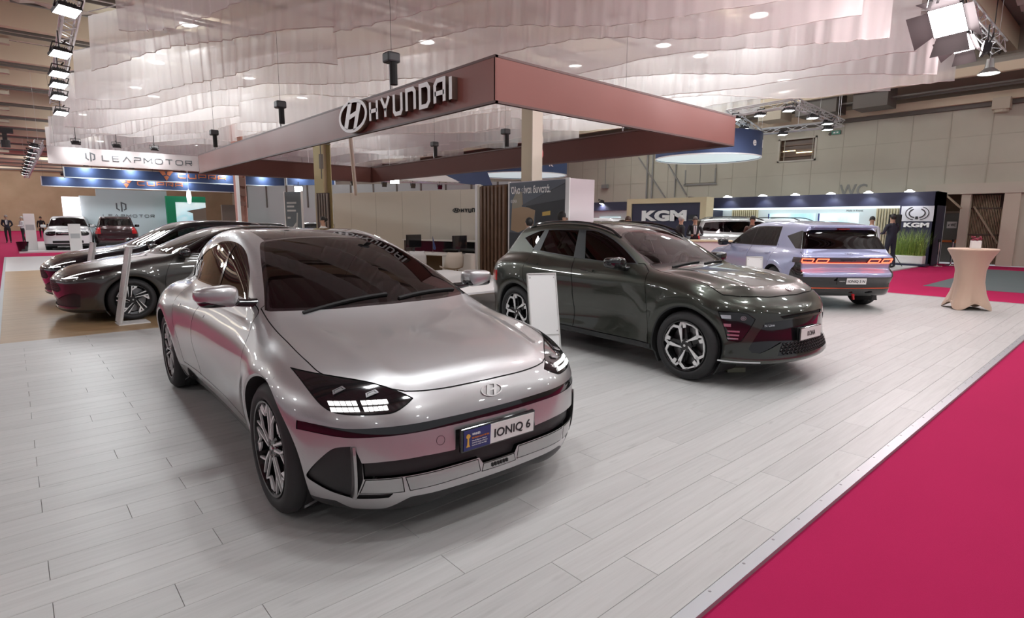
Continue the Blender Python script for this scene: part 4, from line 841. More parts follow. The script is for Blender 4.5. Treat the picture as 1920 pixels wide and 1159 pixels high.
def hatch_extra(sh, phase, root):
    if phase == 'cut':
        front = lambda x, y, z, n: (x > .2) & (n[:, 0] > .06)
        sh.region('grille', lambda x, y, z: poly_sd(y, z, [(-.2, .645), (.24, .640), (.40, .575), (.465, .50), (.30, .462), (-.2, .455)]), flt=front, fine=1)
        sh.region('lower_intake', lambda x, y, z: poly_sd(y, z, [(-.2, .36), (.22, .35), (.465, .417), (.69, .47), (.742, .435), (.70, .255), (.5, .25), (-.2, .245)]), flt=front, fine=1)
        sh.region('cladding', lambda x, y, z: np.maximum(z-.205, 0-x), flt=front, fine=0); return
    shell_part(sh, root, 'grille', 'grille', M_PLASTIC, False, -.008); shell_part(sh, root, 'lower_intake', 'lower_intake', M_PLASTIC, False, -.015)
    b = MB()
    for r_ in range(6):
        for k in range(-8, 9):
            y = k*.052+(r_ % 2)*.026; z = .475+r_*.030
            if abs(y) < .40-.9*abs(z-.52):
                H, N, ok = sh.hit(np.array([(1.3, y, z)]), (-1, 0, 0), 1.0, 40); M = frame(Vector(H[0])-Vector((.006, 0, 0)), (0, 1, 0), (0, 0, 1)); b.prism([(.016*cos(pi/3*i), .010*sin(pi/3*i)) for i in range(6)], 0, .007, M)
    tag(b.make('grille_pattern', M_DISC, root), kind='stuff')
    for s in (-1, 1):
        for pts in ([(.765, .50, .672), (.62, .62, .684), (.47, .715, .700)], [(.77, .505, .672), (.60, .66, .735), (.33, .80, .792)]):
            L = []
            for i in range(2):
                for t in np.linspace(0, 1, 5)[: 5 if i else 4]: L.append([pts[i][j]+(pts[i+1][j]-pts[i][j])*t for j in range(3)])
            O = np.array([(1.2, s*p[1], p[2]) for p in L]); H, N, ok = sh.hit(O, (-1, 0, 0), 1.2, 60); b = MB(); b.tube([tuple(h+n*.002) for h, n in zip(H[ok], N[ok])], .0065, 6); b.make('running_light', M_LED, root, smooth=True)
    drape = [(x, 0, 0) for x in ()]
def suv_extra(sh, phase, root):
    front = lambda x, y, z, n: (x > .3) & (n[:, 0] > .1); back = lambda x, y, z, n: (x < -3.0) & (n[:, 0] > .15)
    if phase == 'cut':
        sh.region('grille', lambda x, y, z: np.maximum(np.abs(z-.84)-.075, y-.44), flt=front, fine=1); sh.region('lower_intake', lambda x, y, z: np.maximum(np.abs(z-.45)-.06, y-.60), flt=front, fine=1)
        sh.region('rear_screen', lambda x, y, z: poly_sd(y, z, [(-.2, 1.60), (.60, 1.58), (.72, 1.24), (-.2, 1.22)]), flt=back, fine=1)
        sh.region('tail_lamp', lambda x, y, z: np.maximum(np.maximum(np.abs(z-.98)-.16, .66-y), x+3.45), flt=lambda x, y, z, n: x < -3.3, fine=1)
        sh.region('cladding', lambda x, y, z: z-.36, flt=None, fine=0); return
    for nm, mt, off in (('grille', M_GLOSSBLACK, -.01), ('lower_intake', M_MATBLACK, -.015), ('rear_screen', M_TINT, 0), ('tail_lamp', M_REDLAMP, 0)): shell_part(sh, root, nm, nm, mt, nm == 'tail_lamp', off)
    b = MB(); b.box((.885, 0, .86), (.02, .5, .03)); b.make('grille_bar', M_CHROME, root, bevel=.006)
# ---------------------------------------------------------------- hall: floors, walls, roof
def carpet(name, col, sc=420):
    t = NT(name); tc = t.n('TexCoord'); nz = t.n('TexNoise', {0: tc.outputs['Object'], 'Scale': sc, 'Detail': 3.0}); n2 = t.n('TexNoise', {0: tc.outputs['Object'], 'Scale': 1.3, 'Detail': 4.0})
    mx = t.n('Mix', {0: n2.outputs[0], 6: (*[c*.86 for c in col], 1), 7: (*[min(c*1.08, 1) for c in col], 1)}, data_type='RGBA'); m2 = t.n('Mix', {0: nz.outputs[0], 7: mx.outputs[2]}, data_type='RGBA'); m2.inputs[6].default_value = (*[c*.8 for c in col], 1)
    t.l(m2.outputs[2], t.b.inputs['Base Color']); t.b.inputs['Roughness'].default_value = .95; t.b.inputs['Specular IOR Level'].default_value = .1
    bp = t.n('Bump', {'Strength': .3, 'Distance': .004, 'Height': nz.outputs[0]}); t.l(bp.outputs[0], t.b.inputs['Normal']); return t.m
def wood(name, cols, rough, sx=.5, sy=11.0, var=True, knots=True):
    """long grain along local x, a little different on each plank"""
    t = NT(name); tc = t.n('TexCoord'); oi = t.n('ObjectInfo'); mp = t.n('Mapping', {0: tc.outputs['Object'], 3: (sx, sy, 1)})
    off = t.n('VectorMath', {0: mp.outputs[0], 1: (0, 0, 0)}, operation='ADD'); cb = t.n('CombineXYZ', {0: 0.0, 1: 0.0}); ml = t.n('Math', {0: oi.outputs['Random'], 1: 57.0}, operation='MULTIPLY'); t.l(ml.outputs[0], cb.inputs[0]); t.l(ml.outputs[0], cb.inputs[2]); t.l(cb.outputs[0], off.inputs[1])
    nz = t.n('TexNoise', {0: off.outputs[0], 'Scale': 3.2, 'Detail': 8.0, 'Roughness': .62, 'Distortion': .6}); c = t.ramp(nz.outputs[0], [(.30, cols[0]), (.52, cols[1]), (.74, cols[2])])
    hv = t.n('HueSaturation', {'Color': c}); mr = t.n('MapRange', {0: oi.outputs['Random'], 3: .95, 4: 1.05}); t.l(mr.outputs[0], hv.inputs['Value']); out = hv.outputs[0]
    if knots:
        m2 = t.n('Mapping', {0: off.outputs[0], 3: (2.2, .45, 1)}); n2 = t.n('TexNoise', {0: m2.outputs[0], 'Scale': 2.6, 'Detail': 3.0}); r2 = t.ramp(n2.outputs[0], [(.66, (0, 0, 0)), (.78, (1, 1, 1))])
        mk = t.n('Mix', {6: out, 7: (*[q*.66 for q in cols[0]], 1)}, data_type='RGBA'); sc = t.n('Math', {0: r2, 1: .55}, operation='MULTIPLY'); t.l(sc.outputs[0], mk.inputs[0]); out = mk.outputs[2]
    t.l(out, t.b.inputs['Base Color']); t.b.inputs['Roughness'].default_value = rough; bp = t.n('Bump', {'Strength': .08, 'Distance': .002, 'Height': nz.outputs[0]}); t.l(bp.outputs[0], t.b.inputs['Normal']); return t.m
M_PINK = carpet('pink_carpet', (.50, .020, .105)); M_GREYCARPET = carpet('grey_carpet', (.17, .20, .205))
M_PLANK = wood('pale_plank', [(.475, .47, .46), (.525, .52, .51), (.565, .56, .55)], .42); M_OAK = wood('oak_floor', [(.30, .19, .095), (.40, .265, .14), (.47, .32, .18)], .38, .35, 5.2, knots=False)
M_WHITEFLOOR = pm('white_floor', (.66, .66, .67), .35); M_EDGE = pm('aluminium_edge', (.42, .44, .46), .4, .5)
def slab(name, x0, y0, x1, y1, z0, z1, mat, parent=None):
    b = MB(); b.bb((x0, y0, z0), (x1, y1, z1)); return b.make(name, mat, parent)
tag(slab('floor', -45, -25, 27.5, 101, -.30, -.02, M_PINK), kind='structure')
tag(slab('carpet_inlay', 17.2, -3.0, 25.2, 3.78, -.02, -.014, M_GREYCARPET), kind='structure')
# pale plank deck: rows along x, 0.19 m wide, 1.383 m long, every other row shifted
deck = slab('floor_planks', -.25, 1.03, 14.65, 9.40, -.02, -.006, pm('plank_base', (.27, .26, .26), .8)); tag(deck, kind='structure')
PL = []; Wd, Ln = .1897, 1.383
for r_ in range(45):
    y0 = 1.093-Wd+r_*Wd if r_ else 1.04; y1 = 1.093-Wd+(r_+1)*Wd if r_ else 1.093
    y0 = max(1.093+(r_-1)*Wd, 1.093) if r_ else 1.04; y1 = 1.093+r_*Wd if r_ else 1.093
    if r_ == 0 or y0 > 9.38: continue
    ph = .62 if r_ % 2 == 0 else -.02
    if r_ % 5 == 3: ph += .35 if r_ % 2 else -.24
    k = -1
    while True:
        xa = ph+k*Ln; xb = xa+Ln; k += 1
        if xa > 14.65: break
        xa, xb = max(xa, -.25), min(xb, 14.65)
        if xb-xa < .02: continue
        d = math.hypot((xa+xb)/2, (y0+y1)/2); ang = abs(math.atan2((y0+y1)/2, (xa+xb)/2)-YAW); PL.append(((d if ang < .80 else d+30), xa, xb, y0, min(y1, 9.40)))
PL.sort(); bm_far = MB(); pcache = {}
for i, (d, xa, xb, y0, y1) in enumerate(PL):
    g = .0010
    if i < 300:
        key = (round(xb-xa, 3), round(y1-y0, 3))
        if key not in pcache:
            L2, W2 = (xb-xa)/2-g, (y1-y0)/2-g; b = MB(); t_ = .0009; b.add([(-L2, -W2, -.010), (L2, -W2, -.010), (L2, W2, -.010), (-L2, W2, -.010), (-L2, -W2, -t_), (L2, -W2, -t_), (L2, W2, -t_), (-L2, W2, -t_), (-L2+t_, -W2+t_, 0), (L2-t_, -W2+t_, 0), (L2-t_, W2-t_, 0), (-L2+t_, W2-t_, 0)],
                [(0, 1, 5, 4), (1, 2, 6, 5), (2, 3, 7, 6), (3, 0, 4, 7), (4, 5, 9, 8), (5, 6, 10, 9), (6, 7, 11, 10), (7, 4, 8, 11), (8, 9, 10, 11)]); o = b.make('plank', M_PLANK, deck); pcache[key] = o.data
        else: o = bpy.data.objects.new('plank', pcache[key]); COL.objects.link(o); o.parent = deck
        o.location = ((xa+xb)/2, (y0+y1)/2, 0)
    else: bm_far.bb((xa+g, y0+g, -.01), (xb-g, y1-g, 0))
tag(bm_far.make('plank', M_PLANK, deck), kind='stuff')
oak = slab('floor_oak', -.25, 9.40, 14.65, 22.5, -.02, -.002, M_OAK); tag(oak, kind='structure'); tag(slab('floor_far', -.25, 22.5, 14.65, 31.0, -.02, -.002, M_WHITEFLOOR), kind='structure')
tr = slab('trim_1', -.30, 1.026, 14.70, 1.089, -.02, .0035, M_EDGE); tag(tr, kind='structure')   # metal edge with its screws
for k in range(47):
    b = MB(); b.lathe([(.001, .0), (.006, .0), (.007, -.002)], 10); b.make('screw', M_DISC, tr).location = (1.77+k*.2995-.6, 1.074, .0052)
tag(slab('trim_2', -.30, 1.0, -.24, 31.0, -.02, .003, M_EDGE), kind='structure'); tag(slab('trim_3', 14.64, 1.0, 14.70, 31.0, -.02, .003, M_EDGE), kind='structure')
tag(slab('floor_stand_white', 18.6, 5.6, 26.2, 18.0, -.02, .02, M_WHITEFLOOR), kind='structure'); tag(slab('floor_stand_left', .2, 34.4, 14.0, 50.0, -.02, .05, M_WHITEFLOOR), kind='structure')
# walls
def wallmat(name, c1, c2):
    t = NT(name); tc = t.n('TexCoord'); n = t.n('TexNoise', {0: tc.outputs['Object'], 'Scale': .5, 'Detail': 6.0}); c = t.ramp(n.outputs[0], [(.35, c1), (.65, c2)]); t.l(c, t.b.inputs['Base Color']); t.b.inputs['Roughness'].default_value = .85; return t.m
M_WALL = wallmat('beige_wall', (.50, .475, .385), (.555, .53, .435)); M_TAN = wallmat('tan_wall', (.42, .31, .19), (.48, .36, .23)); M_BEAM = pm('cream_beam', (.58, .48, .35), .7); M_DARKSTEEL = pm('dark_steel', (.13, .115, .10), .6, .2)
wr = MB()
for a, b in (((27.5, 5.0, 2.66), (27.8, 10.62, 4.37)), ((27.5, 5.9, 0), (27.8, 10.62, 2.66)), ((27.5, 5.0, 4.37), (27.8, 10.62, 5.8)), ((27.5, 10.62, 0), (27.8, 12.25, 4.37)), ((27.5, 10.62, 5.36), (27.8, 12.25, 5.8)), ((27.5, 12.25, 0), (27.8, 101, 5.8)), ((27.5, -25, 2.66), (27.8, 5.0, 5.8)), ((27.5, -25, 0), (27.8, 3.42, 2.66))): wr.bb(a, b)
wall = wr.make('wall_right', M_WALL); tag(wall, kind='structure')
b = MB()
for k in range(26): b.bb((27.485, 2.0+k*1.25-.012, 2.75), (27.5, 2.0+k*1.25+.012, 5.78))
for z in (3.75, 4.8): b.bb((27.487, 2.0, z-.008), (27.5, 34, z+.008))
b.make('panel_joints', pm('joint_grey', (.455, .43, .345), .9), wall)
tag(slab('wall_back', -45, 100, 27.8, 100.4, 0, 9.5, M_TAN), kind='structure')
# opening with brown blinds behind the right wall
wn = MB(); wn.bb((27.46, 10.58, 4.33), (27.52, 12.29, 4.40)); wn.bb((27.46, 10.58, 5.33), (27.52, 12.29, 5.40)); wn.bb((27.46, 10.58, 4.33), (27.52, 10.66, 5.40)); wn.bb((27.46, 12.21, 4.33), (27.52, 12.29, 5.40)); wo = wn.make('window_1', pm('window_frame_grey', (.55, .52, .44), .6)); tag(wo, kind='structure')
b = MB(); b.bb((27.70, 10.62, 4.37), (27.75, 12.25, 5.36)); b.make('pane', pm('brown_room', (.10, .055, .03), .3), wo)
for k, (z, e) in enumerate(((4.60, 0), (4.86, 1), (5.10, 0))):
    b = MB(); b.bb((27.62, 10.66, z-.03), (27.68, 12.2, z+.03)); b.make('rail', pm('brown_rail', (.16, .09, .05), .4), wo)
b = MB(); b.bb((27.60, 10.8, 4.72), (27.63, 11.5, 4.76)); b.bb((27.60, 11.55, 4.83), (27.63, 12.1, 4.86)); b.make('lit_tube', pm('warm_tube', (.9, .8, .5), .4, emit=(1, .8, .45), es=3), wo)
# recess with door, partition and column
tag(slab('wall_recess', 28.6, 2.0, 28.8, 7.0, 0, 2.9, pm('brown_recess', (.22, .15, .095), .85)), kind='structure'); tag(slab('ceiling_recess', 27.8, 2.0, 28.8, 7.0, 2.7, 2.9, M_DARKSTEEL), kind='structure')
tag(slab('trim_lintel', 27.36, 3.2, 27.5, 6.3, 2.66, 3.05, pm('lintel_cream', (.58, .53, .44), .8)), kind='structure')
dr = slab('door_1', 28.3, 5.14, 28.36, 5.98, 0, 1.95, pm('door_grey', (.15, .155, .14), .5)); tag(dr, kind='structure')
b = MB(); b.bb((28.25, 5.06, 0), (28.36, 5.14, 2.03)); b.bb((28.25, 5.98, 0), (28.36, 6.06, 2.03)); b.bb((28.25, 5.06, 1.95), (28.36, 6.06, 2.03)); b.make('door_frame', pm('frame_brown', (.24, .19, .14), .7), dr)
b = MB(); b.bb((28.22, 5.28, .80), (28.28, 5.92, .88)); b.bb((28.26, 5.30, .78), (28.31, 5.36, .90)); b.bb((28.26, 5.84, .78), (28.31, 5.90, .90)); b.make('push_bar', pm('push_bar_orange', (.65, .16, .04), .4), dr)
b = MB(); b.bb((28.27, 5.34, 1.36), (28.30, 5.66, 1.62)); sg_ = b.make('door_sign', M_PLATEWHITE, dr); text_mesh('←WC', .10, frame(Vector((28.265, 5.62, 1.44)), (0, -1, 0), (0, 0, 1)), M_INK, sg_, width=.25, bold=.004)
tag(slab('column_1', 27.45, 4.86, 27.7, 5.14, 0, 2.66, pm('column_cream', (.60, .52, .42), .7)), kind='structure'); tag(slab('column_2', 27.40, 3.42, 27.75, 3.88, 0, 2.66, MATS['column_cream']), kind='structure')
sc = MB(); sc.bb((28.02, 3.88, 0), (28.08, 4.9, 2.66)); scr = sc.make('slat_partition', pm('partition_dark', (.09, .06, .045), .7)); tag(scr, 'timber slat partition with a diagonal brace right of the grey door', 'partition')
for k in range(21):
    y = 3.91+k*.048; b = MB(); b.bb((27.92, y, .02), (28.02, y+.026, 2.62 if y > 4.02 else 2.1)); b.make('slat', pm('slat_timber', (.34, .25, .16), .6), scr)
b = MB(); b.bar((27.88, 4.8, 2.2), (27.88, 3.95, .8), .14, .06); b.make('brace', pm('brace_wood', (.42, .34, .24), .6), scr); b = MB()
for z in (1.1, 2.1): b.bb((27.89, 3.88, z), (27.93, 4.9, z+.05))
b.make('rail', MATS['partition_dark'], scr); b = MB(); b.bar((27.40, 5.6, 2.62), (27.40, 5.10, 2.12), .14, .06); tag(b.make('brace', MATS['brace_wood']), 'cream diagonal brace above the grey door', 'brace')
M1 = frame(Vector((27.485, 9.48, 2.70)), (0, -1, 0), (0, 0, 1)); o = text_mesh('WC', .52, M1, pm('wc_grey', (.27, .27, .25), .8), None, 'wall_lettering', width=1.08, d=.02, bold=.012); tag(o, 'large grey WC letters painted high on the beige wall', 'sign')
b = MB(); b.bb((27.40, 9.62, 5.36), (27.46, 9.98, 5.52)); o = b.make('exit_sign', pm('exit_green', (.01, .16, .09), .4)); tag(o, 'small green exit sign hanging under the wall top', 'sign'); b = MB(); b.bb((27.39, 9.70, 5.41), (27.40, 9.78, 5.47)); b.bb((27.39, 9.82, 5.41), (27.40, 9.90, 5.47)); b.make('pictogram', M_PLATEWHITE, o)
b = MB(); b.tube([(27.42, 10.05, 5.78), (27.42, 10.05, 5.45)], .012, 6); b.sphere((27.42, 10.05, 5.40), .06, 10); tag(b.make('alarm_bell', M_DARKSTEEL), 'small dark bell hanging beside the exit sign', 'bell')
# pipes, hatch and service runs on the wall
for y in (19.55, 19.2): b = MB(); b.tube([(27.40, y, 0), (27.40, y, 5.7)], .05, 8); tag(b.make('wall_pipe', pm('pipe_grey', (.28, .28, .26), .5)), '%s grey vertical pipe on the beige wall left of the hatch' % ('left' if y > 19.4 else 'right'), 'pipe', 'vertical wall pipes')
for a, c in (((27.42, 20.2, 5.2), (27.42, 18.0, 2.5)), ((27.42, 18.3, 4.8), (27.42, 17.0, 3.0))): b = MB(); b.bar(a, c, .06); tag(b.make('wall_brace', MATS['pipe_grey']), '%s thin diagonal rod on the beige wall' % ('longer' if a[1] > 19 else 'shorter'), 'rod', 'diagonal rods on the right wall')
for y in (25.6, 22.5): b = MB(); b.tube([(27.32, y, 5.82), (27.32, y, 3.75)], .018, 6); b.bb((27.2, y-.2, 3.55), (27.4, y+.2, 3.78)); tag(b.make('hanging_box', MATS['pipe_grey']), '%s small grey box hanging on a rod before the beige wall' % ('left' if y > 24 else 'right'), 'lamp', 'boxes on rods at the right wall')
b = MB(); b.bb((27.44, 15.4, 3.6), (27.5, 17.1, 5.1)); hq = b.make('wall_hatch', pm('hatch_beige', (.47, .45, .37), .8)); tag(hq, 'beige square hatch panel on the right wall under the drum sign', 'hatch')
b = MB()
for a, c in (((27.42, 15.35, 3.52), (27.45, 15.42, 4.3)), ((27.42, 17.08, 3.52), (27.45, 17.15, 4.3)), ((27.42, 15.3, 3.48), (27.45, 17.2, 3.56)), ((27.42, 16.23, 3.6), (27.45, 16.26, 5.1)), ((27.42, 17.7, 2.9), (27.46, 17.76, 5.2))): b.bb(a, c)
b.make('hatch_rails', MATS['pipe_grey'], hq)
# roof: corrugated sheets between beams that run along x
rf = slab('ceiling', -45, -25, 28.5, 101, 8.6, 8.8, pm('roof_deck', (.26, .23, .205), .8)); tag(rf, kind='structure')
M_CORR = pm('corrugated_sheet', (.62, .585, .56), .5, .1)
for k, y in enumerate(np.arange(-6.4, 100, 5.35)):
    n = 75; V = []; F = []; x0, x1 = (-30, 28.0)
    for i in range(n*2+1):
        x = x0+(x1-x0)*i/(n*2); z = 8.45+.09*(i % 2)
        V += [(x, y+1.0, z), (x, y+4.9, z+.0)]
    F = [(2*i, 2*i+1, 2*i+3, 2*i+2) for i in range(n*2)]; o = MB().add(V, F).make('corrugated_sheet', M_CORR, rf)
    b = MB(); b.bb((-30, y-.16, 7.75), (28.2, y+.16, 8.5)); o = b.make('roof_beam', M_BEAM); tag(o, kind='structure')
    b = MB(); b.bb((-30, y+.30, 7.70), (28.2, y+.36, 7.82)); b.bb((-30, y+.52, 7.64), (28.2, y+.58, 7.72)); b.make('conduit', M_DARKSTEEL, o)
    b = MB(); b.bb((-30, y+2.3, 7.9), (28.2, y+2.42, 8.15)); o2 = b.make('roof_purlin', pm('purlin_cream', (.50, .44, .34), .7)); tag(o2, kind='structure')
    if y < 70:
        b = MB()
        for x in (-6.5, -3.6, -1.4): b.bb((x, y+1.3, 7.30), (x+.03, y+1.33, 8.4)); b.bb((x, y+1.3, 7.30), (x+1.6, y+1.33, 7.33)); b.bb((x+.2, y+1.2, 7.5), (x+2.0, y+1.5, 7.75))
        b.make('hanger', MATS['purlin_cream'], o2)
# longitudinal beam and ducts over the right wall
b = MB(); b.bb((27.1, -25, 5.95), (27.9, 101, 6.25)); o = b.make('trim_wallbeam', M_BEAM); tag(o, kind='structure'); b = MB(); b.bb((27.3, -25, 5.8), (28.2, 101, 5.95)); tag(b.make('trim_wallhead', M_DARKSTEEL), kind='structure')
b = MB(); b.bb((27.9, -25, 6.25), (28.2, 101, 8.6)); tag(b.make('wall_upper', pm('upper_wall', (.30, .25, .20), .8)), kind='structure')
b = MB(); b.tube([(26.2, -10, 7.0), (26.2, 60, 7.0)], .28, 14); o = b.make('air_duct', pm('duct_grey', (.34, .30, .26), .5)); tag(o, 'long grey air duct under the roof along the right wall', 'duct')
b = MB(); b.bb((25.2, -25, 6.55), (25.4, 60, 6.85)); tag(b.make('roof_girder', M_BEAM), kind='structure'); b = MB(); b.bb((26.7, -25, 6.35), (26.8, 60, 6.42)); b.bb((25.9, -25, 6.3), (26.0, 60, 6.36)); tag(b.make('cable_tray', M_DARKSTEEL), 'thin dark cable trays running along the wall beam', 'tray')
for k, (y, w_) in enumerate(((9.2, 1.6), (11.4, 1.0), (7.4, 1.2))): b = MB(); b.bb((25.5, y, 6.0), (26.6, y+w_, 6.75)); tag(b.make('duct_box', M_DARKSTEEL if k != 1 else MATS['purlin_cream']), '%s boxy duct under the roof behind the right drape corner' % ('wide dark', 'cream', 'narrow dark')[k], 'duct')
for y in (4.0, 14.0, 24.0): b = MB(); b.bb((26.9, y, 5.6), (27.4, y+.5, 6.0)); b.tube([(27.15, y+.25, 5.62), (27.15, y+.25, 5.5)], .22, 12); tag(b.make('vent_box', MATS['purlin_cream']), 'cream vent box below the wall beam, %s' % {4.0: 'above the slat partition', 14.0: 'near the barred window', 24.0: 'above the wall pipes'}[y], 'vent', 'vent boxes along the wall beam')
# ---------------------------------------------------------------- lamps, trusses, hanging drapes
M_TRUSS = pm('truss_aluminium', (.62, .63, .64), .35, .5); M_HOUSING = pm('lamp_housing', (.03, .03, .032), .5); M_FLOOD = pm('flood_led', (1, 1, 1), .4, emit=(.95, .98, 1.0), es=14.0); M_WARMFLOOD = pm('flood_rose', (1, .9, .9), .4, emit=(1.0, .86, .88), es=14.0)
def truss(a, b, s=.29, label='', n=None, group=None, name='lighting_truss'):
    a, b = Vector(a), Vector(b); L = (b-a).length; d = (b-a)/L; u = d.cross(Vector((0, 0, 1))).normalized(); v = u.cross(d); t = MB(); n = n or max(int(L/.45), 2); C = [(-1, -1), (1, -1), (1, 1), (-1, 1)]
    for i, j in C: t.tube([a+u*i*s/2+v*j*s/2, b+u*i*s/2+v*j*s/2], .024, 6)
    for k in range(n):
        p, q = a+d*L*k/n, a+d*L*(k+1)/n
        for m in range(4):
            (i, j), (i2, j2) = C[m], C[(m+1) % 4]
            if k % 2: (i, j), (i2, j2) = (i2, j2), (i, j)
            t.bar(p+u*i*s/2+v*j*s/2, q+u*i2*s/2+v*j2*s/2, .016)
    for q in (.04, .5, .96): w_ = a+d*L*q; t.tube([w_+Vector((0, 0, s/2)), Vector((w_.x, w_.y, 8.45))], .006, 4)
    o = t.make(name, M_TRUSS); tag(o, label, 'truss', group); return o
ORD = 'first second third fourth fifth sixth seventh eighth ninth tenth eleventh twelfth thirteenth fourteenth fifteenth sixteenth seventeenth eighteenth nineteenth twentieth'.split(); ORD += ['twenty-'+o for o in ORD[:9]]+['thirtieth']+['thirty-'+o for o in ORD[:9]]
FL = {}
def flood(loc, aim, label, size=(.42, .30), mat=None, power=0, col=(1, 1, 1), group='flood lamps on the trusses', name='flood_lamp', spread=150, top=None):
    """rectangular LED flood: housing, yoke, lit face, with its own area light"""
    d = (Vector(aim)-Vector(loc)).normalized(); x = d.cross(Vector((0, 0, 1)));  x = x.normalized() if x.length > 1e-3 else Vector((1, 0, 0)); y = x.cross(d)   # face looks along d
    M = Matrix(((x.x, y.x, -d.x, 0), (x.y, y.y, -d.y, 0), (x.z, y.z, -d.z, 0), (0, 0, 0, 1))); key = (size, mat.name if mat else '')
    if key not in FL:
        w_, h_ = size; b = MB(); b.prism([(-w_/2, -h_/2), (w_/2, -h_/2), (w_/2, h_/2), (-w_/2, h_/2)], .005, .07); b.prism([(-w_*.36, -h_*.36), (w_*.36, -h_*.36), (w_*.36, h_*.36), (-w_*.36, h_*.36)], .07, .13)
        for k in range(7): b.box((-w_*.33+k*w_*.11, 0, .15), (.008, h_*.6, .05))
        o1 = b.make('housing', M_HOUSING); b = MB(); b.prism([(-w_/2+.015, -h_/2+.015), (w_/2-.015, -h_/2+.015), (w_/2-.015, h_/2-.015), (-w_/2+.015, h_/2-.015)], .0, .006); o2 = b.make('lit_face', mat or M_FLOOD)
        b = MB()
        for s in (-1, 1): b.bar((s*(w_/2+.012), 0, .05), (s*(w_/2+.012), h_*.75, .16), .02)
        b.bar((-w_/2-.02, h_*.75, .16), (w_/2+.02, h_*.75, .16), .02); b.tube([(0, h_*.75, .16), (0, h_*.75+.14, .16)], .02, 8); o3 = b.make('yoke', M_HOUSING); FL[key] = [o.data for o in (o1, o2, o3)]
        for o in (o1, o2, o3): bpy.data.objects.remove(o)
    e = bpy.data.objects.new(name, None); COL.objects.link(e); e.matrix_world = Matrix.Translation(loc) @ M; tag(e, label, 'lamp', group)
    for nm, me in zip(('housing', 'lit_face', 'yoke'), FL[key]): o = bpy.data.objects.new(nm, me); COL.objects.link(o); o.parent = e
    if top is not None:
        b = MB(); Mi = e.matrix_world.inverted(); b.tube([Mi @ (Vector(loc)-d*.1), Mi @ Vector((loc[0]-d[0]*.1, loc[1]-d[1]*.1, top))], .014, 6); b.make('drop_pipe', M_HOUSING, e)
    if power:
        l = bpy.data.lights.new('lamp_light', 'AREA'); l.shape = 'RECTANGLE'; l.size, l.size_y = size; l.energy = power; l.color = col; l.spread = radians(spread); lo = bpy.data.objects.new('lamp_light', l); COL.objects.link(lo); lo.parent = e; lo.location = (0, 0, -.02)
    return e
HB = {}
def highbay(loc, power, label=None, r=.28, es=9.0):
    if 'm' not in HB:
        b = MB(); b.lathe([(.10, .34), (.12, .16), (.26, .03), (.28, 0), (.265, .0), (.24, .03), (.09, .15)], 20, cap=False); b.lathe([(.001, .42), (.09, .42), (.10, .30), (.001, .30)], 14); b.tube([(0, 0, .42), (0, 0, .76)], .012, 6); o = b.make('high_bay_lamp', pm('reflector_grey', (.45, .45, .44), .4, .6)); HB['m'] = o.data; bpy.data.objects.remove(o)
        b = MB(); b.lathe([(.001, .010), (.25, .010), (.25, .02), (.001, .02)], 20); o = b.make('lit_disc', pm('high_bay_glow', (1, 1, 1), .4, emit=(1, .95, .85), es=es)); HB['d'] = o.data; bpy.data.objects.remove(o)
    o = bpy.data.objects.new('high_bay_lamp', HB['m']); COL.objects.link(o); o.location = loc; tag(o, label or 'round high-bay lamp hanging under the roof above the drapes', 'lamp', 'high-bay lamps under the roof'); o2 = bpy.data.objects.new('lit_disc', HB['d']); COL.objects.link(o2); o2.parent = o
    if power:
        l = bpy.data.lights.new('lamp_light', 'POINT'); l.shadow_soft_size = .26; l.energy = power; l.color = (.94, .985, 1); lo = bpy.data.objects.new('lamp_light', l); COL.objects.link(lo); lo.parent = o; lo.location = (0, 0, -.32)
HBP = ((4.9, 21.2), (5.0, 27.0), (8.5, 27.2), (6.1, 34.4), (3.9, 43.1), (11.5, 17.6), (17.9, 12.3), (17.5, 8.7), (17.6, 16.2), (11.8, 29.6), (20.0, 12.1), (6.1, 56.6), (12.4, 54.2), (5.1, 32.7), (4.6, 49.8), (-6, 19), (-6, 39), (-6, 60), (18, 33), (22, 44.5), (5, 76), (23.5, 19), (-8, 6), (3, -4), (14, -4), (24, -3.5),
       (-12, 82), (-2, 91), (-5, 67), (10, 88), (-14, 66), (-14, 12), (-14, 22), (-14, 33), (-14, 44), (-22, 8), (-22, 23), (-22, 38), (-8, 12), (-8, 28), (-4, -3), (9, -3.5), (19, -3.5), (-12, -3), (3, -10), (10, -10), (17, -10), (24, -10), (-6, -10), (6, -16), (16, -16))  # lamps added to brighten the far hall and show in car reflections
HBN = [i for i in range(len(HBP)) if abs(math.degrees(math.atan2(HBP[i][1], HBP[i][0]))-48.6) < 41 and math.hypot(*HBP[i]) > 13]; HBN.sort(key=lambda i: -math.atan2(HBP[i][1], HBP[i][0]))
for i, (x, y) in enumerate(HBP): highbay((x, y, 7.69), (220 if y < 62 else 900) if i < 31 else 120, 'unseen high-bay lamp under the roof, added to light the hall' if i not in HBN else '%s lit high-bay lamp under the roof, counted from the left' % ORD[HBN.index(i)])
highbay((22.3, 3.9, 5.95), 30, 'round lit lamp on a long rod right of the drape corner'); b = MB(); b.tube([(0, 0, .7), (0, 0, 2.5)], .012, 6); b.make('long_rod', M_HOUSING, [o for o in S.objects if o.get('label', '').startswith('round lit lamp on a long')][0]); highbay((26.0, 11.6, 7.69), 60, 'round lit lamp under the drape corner near the window')
truss((1.32, 9.0, 6.2), (1.80, 29.5, 6.2), label='long aluminium truss along the left edge of the drapes'); truss((.8, 3.6, 6.5), (14.4, 3.6, 6.5), label='aluminium truss crossing above the two front cars'); truss((14.4, 3.6, 6.5), (21.6, 3.6, 6.5), label='aluminium truss at the right corner of the drapes')
